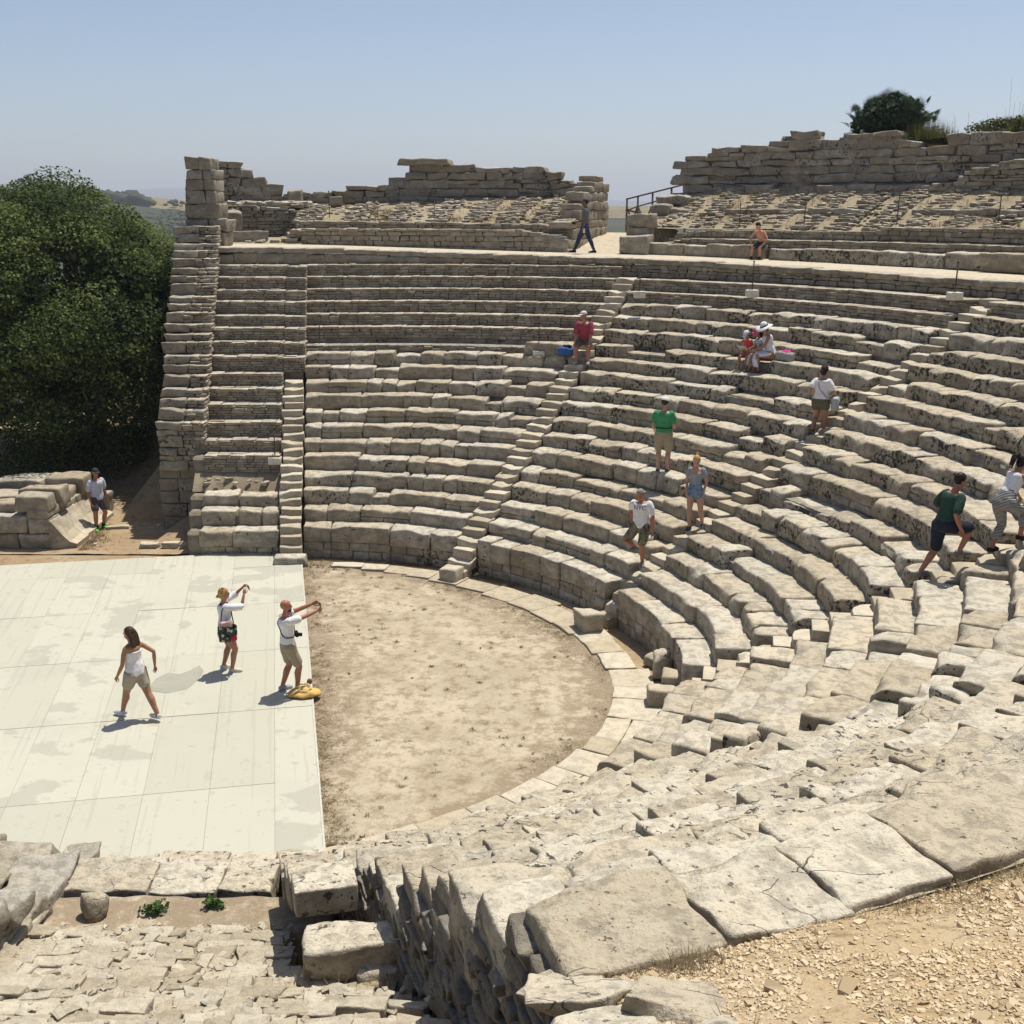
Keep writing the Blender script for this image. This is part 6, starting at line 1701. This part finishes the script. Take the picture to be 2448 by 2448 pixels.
def to_world(r, p):
    o = r['root']; a = o.rotation_euler[2]; q = rotz(np.asarray(p, float), math.degrees(a)); return q + np.array(o.location)

WHITE = cloth((.74, .73, .73), 'white_cotton'); BROWN = cloth((.055, .032, .02), 'brown_hair', .55, .3, .6); BLOND = cloth((.42, .26, .10), 'blond_hair', .55, .3, .6); BLACKH = cloth((.018, .014, .013), 'black_hair', .5, .3, .6)
GREYH = cloth((.25, .22, .20), 'grey_hair', .6, .3, .5); TAN = (.36, .185, .105); PALE = (.50, .29, .20); RED = (.40, .175, .11)
KHAKI = cloth((.33, .28, .20), 'khaki_cotton'); DENIM = patterned('faded_denim', ((.12, .19, .28), (.19, .28, .38), (.28, .36, .44)), 18)

def held(name, label, cat, pts_fn, loc, group=None): pass

# 1 woman walking over the stage, seen from behind
px_, py_ = -6.47, 18.58
r = person((px_, py_, .066), -62, 'woman with long brown hair in white camisole and beige shorts striding across the stage', 1.68, True, 1.08, feet={1: (.07, -.40, 0), -1: (-.06, .33, 0)}, toes=(5, 5), knee={1: (0, 1, .2), -1: (0, 1, 0)},
           hands={1: (.30, -.16, .92), -1: (-.24, .18, .84)}, elbow={1: (.6, -1, 0), -1: (-.3, -1, 0)}, head=(6, 6, 0), sk=TAN, lean=4,
           top=dict(mat=WHITE, upto=.236, strap=True, name='camisole', ease=.016, **{'from': -.02}), bottom=dict(mat=cloth((.36, .31, .25), 'beige_cotton'), to=.62, flare=.018), hair=dict(kind='long', mat=BROWN), shoes=dict(mat=patterned('trainer_fabric', ((.55, .56, .58), (.62, .62, .62), (.10, .11, .13)), 16), sole=WHITE))
# 2 woman taking a photograph
r2 = person((-5.44, 20.74, .066), 62, 'woman with tousled blond hair and white blouse, photographing, patterned bag at her hip', 1.66, True, 1.03, feet={1: (.10, .06, 0), -1: (-.12, -.05, 0)}, toes=(20, 12), head=(0, -4, 0), sk=TAN,
            hands={1: (.14, .36, 1.53), -1: (-.07, .40, 1.60)}, elbow={1: (.4, .2, -1), -1: (-.8, .2, -.6)}, palms={1: (-1, .3, 0), -1: (1, .3, 0)}, curls=(.9, .8),
            top=dict(mat=WHITE, sleeve=1.1, ease=.018, sflare=.008, name='blouse', collar=True, cmat=cloth((.02, .02, .03), 'dark_collar'), **{'from': -.04}), bottom=dict(mat=DENIM, to=.42, flare=.02, name='denim_shorts'), hair=dict(kind='messy', mat=BLOND, vol=1.05), shoes=dict(mat=cloth((.55, .53, .44), 'pale_canvas'), sole=WHITE))
# 3 bald bearded man with a phone held out
r3 = person((-4.06, 19.74, .066), 62, 'bald bearded man in white T-shirt and khaki shorts holding up a phone', 1.78, False, 1.04, feet={1: (.06, .12, 0), -1: (-.14, -.10, 0)}, toes=(14, 14), head=(-4, -2, 0), sk=RED, lean=-2,
            hands={1: (.10, .56, 1.52), -1: (-.02, .60, 1.64)}, elbow={1: (.6, .1, -1), -1: (-.8, .1, -.8)}, palms={1: (-1, .2, 0), -1: (1, .2, 0)}, curls=(1.0, 1.0),
            top=dict(mat=WHITE, sleeve=.62, sflare=.014, **{'from': -.01}), bottom=dict(mat=KHAKI, to=.82, flare=.014), hair=None, shoes=dict(mat=cloth((.30, .32, .36), 'grey_shoe')))
hc, ax, k = r3['hc'], r3['ax'], r3['k']
q = []; ball(q, hc - ax[2] * .040 * k + ax[1] * .018 * k, (.0365 * k, .036 * k, .027 * k), ax, 14, 8); simple('beard', q, BLACKH, r3['root'])
# 4 man by the tree
r4 = person((-11.45, 31.05, -.02), 128, 'man in dark cap, pale shirt and grey shorts with green shoes on the earth path', 1.74, False, 1.12, feet={1: (.14, .05, 0), -1: (-.12, -.02, 0)}, toes=(30, 20), head=(-8, 4, 0), sk=RED,
            hands={1: (.27, .10, .86), -1: (-.26, .04, .82)}, palms={1: (-1, 0, 0), -1: (1, 0, 0)}, top=dict(mat=cloth((.50, .54, .62), 'pale_checked_shirt'), sleeve=.75, sflare=.014, collar=True, **{'from': -.04}), bottom=dict(mat=cloth((.085, .075, .08), 'charcoal_cotton'), to=.68, flare=.014),
            hair=dict(kind='short', mat=GREYH), hat=dict(kind='cap', mat=cloth((.035, .04, .045), 'dark_cap')), shoes=dict(mat=cloth((.09, .52, .06), 'green_shoe')), socks=cloth((.015, .015, .018), 'black_sock'))
# 5 man in printed T-shirt stepping down
def on(az, k, f=.5): x, y = pol(az, float(Rk(az, k)) + f * float(Tf(az))); return x, y
r5 = person((2.80, 24.05, 1.18), -158, 'man with cropped grey hair in printed white T-shirt and camouflage shorts stepping down the stair', 1.76, False, 1.1, feet={1: (.13, -.10, .30), -1: (-.08, .10, .01)}, knee={1: (.5, 1, .3), -1: (0, 1, 0)}, toes=(35, 6), head=(-6, 34, 0), sk=RED, lean=3, bend=.02,
            hands={1: (.26, -.14, .90), -1: (-.29, .12, .84)}, top=dict(mat=WHITE, sleeve=.68, sflare=.014, **{'from': -.03}), bottom=dict(mat=patterned('camouflage', ((.16, .14, .08), (.26, .22, .13), (.08, .075, .045)), 9), to=.88, flare=.02), hair=dict(kind='short', mat=GREYH), shoes=dict(mat=cloth((.22, .21, .20), 'grey_shoe')))
def chest_text(res, txt, size, up_, mat):
    cu = bpy.data.curves.new('t', 'FONT'); cu.body = txt; cu.size = size; cu.align_x = 'CENTER'; cu.align_y = 'CENTER'; cu.extrude = 0.0
    o = bpy.data.objects.new('t', cu); COL.objects.link(o); dg = bpy.context.evaluated_depsgraph_get(); me = bpy.data.meshes.new_from_object(o.evaluated_get(dg)); bpy.data.objects.remove(o)
    import bmesh
    bm = bmesh.new(); bm.from_mesh(me); bmesh.ops.subdivide_edges(bm, edges=bm.edges, cuts=2); bmesh.ops.triangulate(bm, faces=bm.faces)
    g = res['top'].data; tree = BVHTree.FromPolygons([v.co for v in g.vertices], [tuple(p.vertices) for p in g.polygons])
    c = res['P'] + res['sp'] * up_ * res['H']
    for v in bm.verts:
        p = Vector(c) - Vector(res['tr']) * v.co.x + Vector(res['sp']) * v.co.y + Vector(res['tf']) * .6   # read from the front
        hit = tree.ray_cast(p, -Vector(res['tf']))
        v.co = (hit[0] + Vector(res['tf']) * .004) if hit[0] else p - Vector(res['tf']) * .45
    bm.to_mesh(me); bm.free(); me.materials.clear(); me.materials.append(mat); me.name = 'lettering'
    ob = bpy.data.objects.new('lettering', me); COL.objects.link(ob); ob.parent = res['top']
chest_text(r5, 'NYC', .135, .242, cloth((.04, .055, .14), 'navy_print'))
# 6 blonde girl in denim shorts
x, y = on(68.2, 3, .45)
r6 = person((4.02, 24.55, 1.865), -152, 'blonde girl in grey off-shoulder top and denim shorts stepping down in dark trainers', 1.66, True, .92, feet={1: (.04, .20, -.0), -1: (-.14, -.16, .0)}, knee={1: (0, 1, 0), -1: (-.2, 1, 0)}, toes=(0, 20), head=(10, 26, 0), sk=PALE, twist=14,
            hands={1: (.13, .20, .86), -1: (-.20, .06, .83)}, top=dict(mat=cloth((.26, .30, .34), 'grey_jersey'), sleeve=.5, upto=.236, ease=.010, name='off_shoulder_top', **{'from': .06}), bottom=dict(mat=DENIM, to=.30, flare=.03, name='denim_shorts'), hair=dict(kind='pony', mat=BLOND, ph=.06, pl=.10), shoes=dict(mat=cloth((.05, .06, .09), 'navy_canvas'), sole=WHITE))
# 7 man in green polo
r7 = person((3.62, 27.12, 2.545), 12, 'man in green polo shirt, khaki shorts and white cap standing with his back turned', 1.80, False, 1.10, feet={1: (.11, 0, 0), -1: (-.10, 0, 0)}, head=(-28, 8, 0), sk=PALE, hands={1: (.22, .24, 1.04), -1: (-.24, .22, 1.0)}, elbow={1: (.22, -1, -.8), -1: (-.22, -1, -.8)},
            top=dict(mat=cloth((.055, .28, .115), 'green_polo'), sleeve=.72, sflare=.002, collar=True, ease=.016, **{'from': .01}), bottom=dict(mat=KHAKI, to=.86, flare=.02, belt=True), hair=dict(kind='short', mat=BROWN), hat=dict(kind='cap', mat=cloth((.62, .62, .64), 'pale_cap')), shoes=dict(mat=cloth((.10, .085, .075), 'dark_shoe'), sole=WHITE))
# 8 woman with bag climbing
r8 = person((7.02, 26.05, 3.60), 28, 'dark haired woman in white top and olive shorts climbing with a pale tote bag', 1.64, True, 1.06, feet={1: (.10, .04, -.02), -1: (-.12, -.16, .16)}, knee={1: (0, 1, 0), -1: (0, 1, 0)}, toes=(14, 6), head=(-22, 18, 0), sk=TAN, lean=8,
            hands={1: (.24, .28, .98), -1: (-.25, .10, .98)}, elbow={1: (.3, -1, -.6), -1: (-.3, -1, -.6)}, top=dict(mat=WHITE, sleeve=.6, sflare=.02, ease=.018, name='blouse', **{'from': .03}), bottom=dict(mat=cloth((.115, .11, .07), 'olive_cotton'), to=.36, flare=.03), hair=dict(kind='messy', mat=cloth((.035, .02, .017), 'auburn_hair'), vol=1.02), shoes=dict(mat=cloth((.14, .06, .05), 'dark_sandal'), low=True))
# 9 man in dark green climbing
r9 = person((6.98, 18.02, 2.88), 72, 'man in dark green T-shirt and navy shorts striding up the rows', 1.79, False, 1.02, feet={1: (.08, .30, .36), -1: (-.12, -.26, 0)}, knee={1: (.2, 1, .4), -1: (-.1, 1, 0)}, toes=(8, 10), head=(-4, 20, 0), sk=RED, lean=16, bend=.05,
            hands={1: (.27, .12, .86), -1: (-.24, .30, 1.06)}, elbow={1: (.3, -1, 0), -1: (-.4, -1, 0)}, top=dict(mat=cloth((.028, .062, .048), 'dark_green_cotton'), sleeve=.78, sflare=.015, ease=.015, **{'from': .0}), bottom=dict(mat=cloth((.022, .026, .042), 'navy_cotton'), to=.92, flare=.022), hair=dict(kind='short', mat=BLACKH, vol=1.08), shoes=dict(mat=cloth((.20, .19, .18), 'grey_shoe'), low=True))
# 10 woman in white tank top and striped trousers
r10 = person((7.80, 17.75, 3.37), 62, 'woman in white tank top and striped trousers climbing bent forward at the right edge', 1.68, True, 1.02, feet={1: (.10, .34, .20), -1: (-.10, -.06, 0)}, knee={1: (.1, 1, .3), -1: (0, 1, 0)}, head=(-10, 24, 0), sk=TAN, lean=26, bend=.04,
             hands={1: (.22, .50, .78), -1: (-.16, .56, .80)}, elbow={1: (.5, -.6, 0), -1: (-.5, -.6, 0)}, top=dict(mat=WHITE, upto=.29, name='tank_top', ease=.008, **{'from': .06}), bottom=dict(mat=stripes((.012, .013, .02), (.50, .49, .46), 14.0), to=1.6, flare=.004, ease=.008, name='striped_trousers', waist=.135), hair=dict(kind='pony', mat=BLACKH, ph=.03, pl=.12), shoes=dict(mat=cloth((.03, .022, .02), 'dark_sandal'), low=True))
# 11 seated man in red
sx_, sy_ = pol(27.9, 14.30)
r11 = person((sx_, sy_ - .12, 4.42), 196, 'man in faded red shirt and pale cap sitting with hands on his knees', 1.76, False, 1.14, sit=.50, lean=18, feet={1: (.16, .42, .0), -1: (-.17, .42, 0)}, toes=(14, 14), head=(-40, 4, 0), sk=RED, hands={1: (.22, .40, .58), -1: (-.20, .38, .58)}, elbow={1: (1, -.6, 0), -1: (-1, -.6, 0)},
             top=dict(mat=cloth((.30, .055, .075), 'faded_red_shirt'), sleeve=.9, sflare=.018, ease=.018, **{'from': -.02}), bottom=dict(mat=cloth((.13, .11, .09), 'brown_cotton'), to=.92, flare=.016), hair=dict(kind='short', mat=GREYH), hat=dict(kind='cap', mat=cloth((.58, .56, .50), 'cream_cap')), shoes=dict(mat=cloth((.34, .35, .36), 'pale_trainer')))
# 12-14 mother and two children
def seatpos(px): a = float(np.interp(px, [1785, 1835, 1850], [47.7, 49.6, 50.5])); x, y = pol(a, float(Rk(a, 12)) + .22); return a, x, y
a, x, y = seatpos(1786); zf = Zk(11) + .01
r12 = person((x, y, zf), 180 + a - 4, 'child in coral vest and white cap reading on the stone row', 1.28, False, 1.0, True, sit=.35, lean=14, feet={1: (.10, .32, 0), -1: (-.12, .30, 0)}, head=(0, 38, 0), sk=TAN, hands={1: (.10, .25, .56), -1: (-.10, .25, .56)}, elbow={1: (1, -.3, -.3), -1: (-1, -.3, -.3)}, palms={1: (-1, 0, .5), -1: (1, 0, .5)},
             top=dict(mat=cloth((.62, .075, .085), 'coral_cotton'), upto=.29, name='vest', **{'from': -.02}), bottom=dict(mat=cloth((.45, .12, .08), 'orange_cotton'), to=.5), hair=dict(kind='short', mat=BROWN), hat=dict(kind='cap', mat=cloth((.62, .62, .72), 'lilac_cap')), shoes=dict(mat=cloth((.50, .44, .28), 'yellow_shoe'), low=True))
a, x, y = seatpos(1826)
r13 = person((x, y, zf), 180 + a + 30, 'girl in pink cap and grey blouse sitting against the sun hat woman', 1.36, True, .95, True, sit=.37, lean=10, feet={1: (.06, .36, 0), -1: (-.10, .36, 0)}, head=(6, 22, 0), sk=TAN, hands={1: (.10, .34, .50), -1: (-.14, .30, .55)}, elbow={1: (1, -.5, -.2), -1: (-1, -.5, -.2)},
             top=dict(mat=cloth((.42, .42, .47), 'grey_blouse'), sleeve=.4, name='blouse', skirt=(.22, .15, .1), **{'from': -.02}), hair=dict(kind='long', mat=BLACKH), hat=dict(kind='cap', mat=cloth((.72, .035, .22), 'pink_cap')), shoes=dict(mat=cloth((.14, .07, .05), 'dark_sandal'), low=True))
a, x, y = seatpos(1854)
r14 = person((x, y, zf), 180 + a + 34, 'woman in wide white sun hat and long white dress, arm round the girl', 1.68, True, 1.04, sit=.38, lean=16, feet={1: (.10, .40, 0), -1: (-.06, .34, 0)}, head=(8, 22, 6), sk=TAN, hands={1: (.28, .40, .62), -1: (-.02, .42, .60)}, elbow={1: (1, -.5, -.4), -1: (-1, -.5, -.4)},
             top=dict(mat=cloth((.66, .66, .72), 'white_dress'), upto=.29, name='dress', skirt=(.30, .20, .1), **{'from': -.03}), hair=dict(kind='bob', mat=BLACKH), hat=dict(kind='sun', mat=WHITE, ribbon=cloth((.03, .03, .03), 'black_ribbon')), shoes=dict(mat=cloth((.16, .09, .07), 'brown_sandal'), low=True))
# 15 boy on the bench
x, y = pol(36.1, 21.28)
r15 = person((x, y, 7.05), 180 + 37 + 4, 'shirtless sunburnt boy in dark shorts bending forward on the stone bench', 1.50, False, .95, True, sit=.43, lean=24, feet={1: (.16, .36, 0), -1: (-.13, .36, 0)}, head=(0, 40, 0), sk=(.56, .26, .17), hands={1: (.20, .32, .52), -1: (-.20, .32, .52)}, elbow={1: (1, -.2, 0), -1: (-1, -.2, 0)},
             bottom=dict(mat=cloth((.045, .06, .07), 'dark_shorts'), to=.7, flare=.02), hair=dict(kind='short', mat=BLACKH, vol=1.1), shoes=dict(mat=patterned('trainer_neon', ((.03, .03, .035), (.05, .05, .05), (.5, .55, .12)), 10)), socks=cloth((.02, .02, .02), 'dark_sock'))
# 16 man in jeans on the walkway
x, y = pol(20.0, 20.6)
r16 = person((x, y, 7.17), -86, 'man in grey T-shirt and dark jeans walking along the top walkway', 1.78, False, .98, feet={1: (.07, -.34, .0), -1: (-.06, .36, .02)}, toes=(4, 4), knee={1: (0, 1, .1), -1: (0, 1, 0)}, head=(16, 4, 0), sk=(.16, .085, .055), lean=-1,
             hands={1: (.24, .30, 1.02), -1: (-.26, .06, .86)}, elbow={1: (.3, -1, 0), -1: (-.3, -1, 0)}, top=dict(mat=cloth((.115, .12, .12), 'grey_cotton'), sleeve=.72, sflare=.012, **{'from': -.01}), bottom=dict(mat=patterned('dark_jeans', ((.018, .028, .06), (.03, .045, .09), (.06, .085, .14)), 7), to=1.92, ease=.008, flare=.001, name='jeans'), hair=dict(kind='short', mat=BLACKH, vol=1.05), shoes=dict(mat=cloth((.015, .014, .014), 'black_shoe')))

# ------------------------------------------------------------------ things held, worn and put down
def rbox(mb, c, r, f, u, L, W, T, rr=.006, cell=.02, amp=0.0, tint=.5):
    def fr(P): q = P - np.array([L, W, T]) / 2; return np.asarray(c) + q[:, :1] * r + q[:, 1:2] * f + q[:, 2:] * u
    stone(mb, fr, L, W, T, cell, rr, amp, tint, 12)
def phone(res, s_up, lab, col=(.02, .02, .022)):
    m = (res['W'][1] + res['W'][-1]) / 2 + V3(0, .10, .045); c = to_world(res, m); a = math.degrees(res['root'].rotation_euler[2])
    mb = MB(); rbox(mb, c, rotz(V3(1, 0, 0), a), rotz(V3(0, 1, 0), a), V3(0, 0, 1), .145, .009, .072, .004, .02)
    o = mb.build('phone', cloth(col, 'phone_body', .3, .02, 0), None, tuple(c)); tag(o, lab, 'phone')
    e = MB(); c2 = c - rotz(V3(0, 1, 0), a) * .0055; rbox(e, c2, rotz(V3(1, 0, 0), a), rotz(V3(0, 1, 0), a), V3(0, 0, 1), .13, .002, .062, .001, .02)
    e.build('screen', cloth((.05, .06, .08), 'dark_glass', .12, .02, 0), o, tuple(c))
phone(r2, 0, 'phone in both hands of the blond woman in the white blouse')
phone(r3, 0, 'phone held out at arm length by the bald man')

def sling_camera():
    P, sp, H = r3['P'], r3['sp'], r3['H']; c = P + V3(.05, .155, .20); w = to_world(r3, c); a = math.degrees(r3['root'].rotation_euler[2]); R, Fv = rotz(V3(1, 0, 0), a), rotz(V3(0, 1, 0), a); U = V3(0, 0, 1)
    root = thing('camera', tuple(w), 'black camera slung across the bald man on a diagonal strap', 'camera'); m = cloth((.012, .012, .013), 'camera_body', .5, .02, 0)
    mb = MB(); rbox(mb, w, R, Fv, U, .13, .06, .09, .012, .03); rbox(mb, w + U * .05, R, Fv, U, .05, .05, .03, .008, .02); mb.build('camera_body', m, root, tuple(w))
    mb = MB(); tube(mb, [w + Fv * .03 - U * .01, w + Fv * .10 - U * .03], [.036, .034], 12); mb.build('lens', m, root, tuple(w))
    g = r3['top'].data; tree = BVHTree.FromPolygons([v.co for v in g.vertices], [tuple(f.vertices) for f in g.polygons]); pts = []
    for t in np.linspace(0, 2 * math.pi, 36):
        h_ = .5 + .5 * math.cos(t); ctr = Vector(P + sp * (.10 + .20 * h_) * H); d = Vector((-.62 * math.cos(t), math.sin(t), .55 * math.cos(t) if h_ > .8 else .05)).normalized()
        hit = tree.ray_cast(ctr + d * .8, -d)
        q_ = (np.array(hit[0]) if hit[0] else np.array(ctr + d * .14)) + np.array(d) * .008; pts.append(to_world(r3, q_))
    mb = MB(); tube(mb, pts, .009, 6); mb.build('strap', cloth((.02, .02, .022), 'strap_web'), root, tuple(w))
sling_camera()

def shoulder_bag():
    m = patterned('floral_cloth', ((.02, .04, .03), (.05, .08, .055), (.62, .58, .55)), 13)
    c = r2['P'] + V3(.255, -.02, .02); w = to_world(r2, c); a = math.degrees(r2['root'].rotation_euler[2]); R, Fv, U = rotz(V3(1, 0, 0), a), rotz(V3(0, 1, 0), a), V3(0, 0, 1)
    root = thing('shoulder_bag', tuple(w), 'dark flowered cloth bag hanging at the hip of the blond woman', 'bag')
    mb = MB(); rbox(mb, w - U * .03, R, Fv, U, .12, .36, .34, .06, .035, .025); mb.build('bag_body', m, root, tuple(w))
    mb = MB(); rbox(mb, w + U * .16 + Fv * -.03, R, Fv, U, .10, .24, .14, .05, .03, .03); mb.build('red_striped_flap', stripes((.30, .03, .05), (.6, .55, .52), 20.0), root, tuple(w))
    mb = MB(); ball_ = []; ball(ball_, w - U * .12 + Fv * .10 + R * .055, (.025, .06, .07), (R, Fv, U)); mb.add(ball_[0][0], [np.array(ball_[0][1][:-2])], .5); mb.build('red_flower', cloth((.45, .03, .06), 'red_print'), root, tuple(w))
    sh = to_world(r2, r2['S'][1] + V3(-.03, 0, .045)); mb = MB(); tube(mb, [w + U * .15 + Fv * .12, to_world(r2, r2['S'][1] + V3(.005, .085, -.05)), sh, to_world(r2, r2['S'][1] + V3(.005, -.085, -.05)), w + U * .15 - Fv * .12], .012, 6); mb.build('strap', cloth((.06, .03, .04), 'bag_strap'), root, tuple(w))
shoulder_bag()

def yellow_bag():
    c = V3(-3.76, 19.58, .066); root = thing('tote_bag', tuple(c), 'yellow canvas bag with rope handles lying by the feet of the bald man', 'bag'); m = cloth((.62, .41, .13), 'yellow_canvas', .85, .12, .5)
    mb = MB(); I, F = box_topo(14, 12, 6); P = I / np.array([7, 6, 3.]) - 1; n = np.linalg.norm(P, axis=1).clip(.5)[:, None]; q = P / n * np.array([.30, .21, .12])
    q[:, 2] = np.where(q[:, 2] < 0, q[:, 2] * .25, q[:, 2]) + .03; q += .05 * vfbm(q * 7, 5, 3); q[:, 2] = np.maximum(q[:, 2], .004); mb.add(q + c, F); mb.build('bag_body', m, root, tuple(c))
    mb = MB(); b = MB()
    rp = cloth((.60, .52, .38), 'rope'); pts = [c + V3(-.2, .0, .12), c + V3(-.08, .06, .19), c + V3(.06, .05, .20), c + V3(.14, -.04, .17), c + V3(.05, -.12, .12), c + V3(-.1, -.1, .13)]
    tube(mb, pts, .013, 6); mb.build('handle', rp, root, tuple(c)); mb = MB(); tube(mb, [c + V3(-.22, -.06, .05), c + V3(-.30, -.10, .03), c + V3(-.34, -.02, .03), c + V3(-.27, .04, .05)], .014, 6); mb.build('handle', rp, root, tuple(c))
    mb = MB(); rbox(mb, c + V3(.07, .13, .21), V3(1, 0, 0), V3(0, 1, 0), V3(0, 0, 1), .10, .07, .10, .03, .02, .02); mb.build('knot', cloth((.20, .12, .06), 'brown_toggle'), root, tuple(c))
yellow_bag()

def other_bags():
    # tote of the climbing woman
    c = to_world(r8, r8['P'] + V3(.30, .14, -.06)); a = math.degrees(r8['root'].rotation_euler[2]); R, Fv, U = rotz(V3(1, 0, 0), a), rotz(V3(0, 1, 0), a), V3(0, 0, 1)
    root = thing('tote_bag', tuple(c), 'pale grey tote bag at the side of the woman in olive shorts', 'bag'); mb = MB(); rbox(mb, c, R, Fv, U, .13, .34, .30, .03, .04, .02); mb.build('bag_body', cloth((.36, .39, .39), 'grey_canvas'), root, tuple(c))
    sp = to_world(r8, r8['S'][-1] + V3(.06, -.06, .06)); mb = MB(); tube(mb, [c + U * .14 + Fv * .08, to_world(r8, r8['P'] + V3(.10, .16, .35)), sp, to_world(r8, r8['P'] + V3(-.02, -.135, .30)), to_world(r8, r8['P'] + V3(.16, -.10, .10)), c + U * .14 - Fv * .1], .008, 6); mb.build('strap', cloth((.10, .10, .14), 'thin_strap'), root, tuple(c))
    # blue bag beside the man in red
    x, y = pol(26.2, 13.9); c = V3(x, y, 4.60); root = thing('rucksack', tuple(c), 'blue rucksack lying beside the seated man in red', 'bag'); mb = MB(); rbox(mb, c + V3(0, 0, .12), V3(1, 0, 0), V3(0, 1, 0), V3(0, 0, 1), .42, .28, .24, .08, .05, .04); mb.build('bag_body', cloth((.05, .12, .33), 'blue_nylon'), root, tuple(c))
    mb = MB(); rbox(mb, c + V3(.03, .03, .25), V3(1, 0, 0), V3(0, 1, 0), V3(0, 0, 1), .26, .16, .12, .05, .04, .03); mb.build('top_flap', cloth((.02, .022, .03), 'black_nylon'), root, tuple(c))
    # bag on the row by the woman in the sun hat
    a2, x, y = seatpos(1854); x, y = pol(52.2, float(Rk(52.2, 12)) + .25); c = V3(x, y, Zk(12) + .01); root = thing('beach_bag', tuple(c), 'grey and pink bag lying on the row behind the woman in the sun hat', 'bag'); mb = MB(); rbox(mb, c + V3(0, 0, .12), rotz(V3(1, 0, 0), -47), rotz(V3(0, 1, 0), -47), V3(0, 0, 1), .46, .26, .24, .06, .05, .03); mb.build('bag_body', cloth((.33, .31, .28), 'grey_woven'), root, tuple(c))
    mb = MB(); rbox(mb, c + V3(.02, 0, .23), rotz(V3(1, 0, 0), -47), rotz(V3(0, 1, 0), -47), V3(0, 0, 1), .24, .16, .08, .03, .04, .03); mb.build('towel', cloth((.52, .04, .20), 'pink_towel'), root, tuple(c))
    # booklet of the child
    c = to_world(r12, (r12['W'][1] + r12['W'][-1]) / 2 + V3(0, .08, .03)); a = math.degrees(r12['root'].rotation_euler[2]); mb = MB(); rbox(mb, c, rotz(V3(1, 0, 0), a), rotz(V3(0, .8, .6), a), rotz(V3(0, -.6, .8), a), .26, .19, .012, .004, .05); tag(mb.build('booklet', cloth((.45, .40, .36), 'paper'), None, tuple(c)), 'open booklet in the hands of the child in coral', 'booklet')
    # camera and white phone of the man on the walkway
    c = to_world(r16, r16['W'][1] + V3(0, .10, -.01)); mb = MB(); rbox(mb, c, V3(1, 0, 0), V3(0, 1, 0), V3(0, 0, 1), .12, .07, .08, .01, .03); tag(mb.build('camera', cloth((.012, .012, .013), 'camera_body', .5, .02, 0), None, tuple(c)), 'small black camera in the forward hand of the man in jeans', 'camera')
    c = to_world(r16, r16['W'][-1] + V3(-.02, -.03, -.10)); mb = MB(); rbox(mb, c, V3(1, 0, 0), V3(0, 1, 0), V3(0, 0, 1), .07, .012, .14, .004, .03); tag(mb.build('phone', cloth((.6, .6, .6), 'white_phone', .3, .02, 0), None, tuple(c)), 'white phone in the lowered hand of the man in jeans', 'phone')
other_bags()
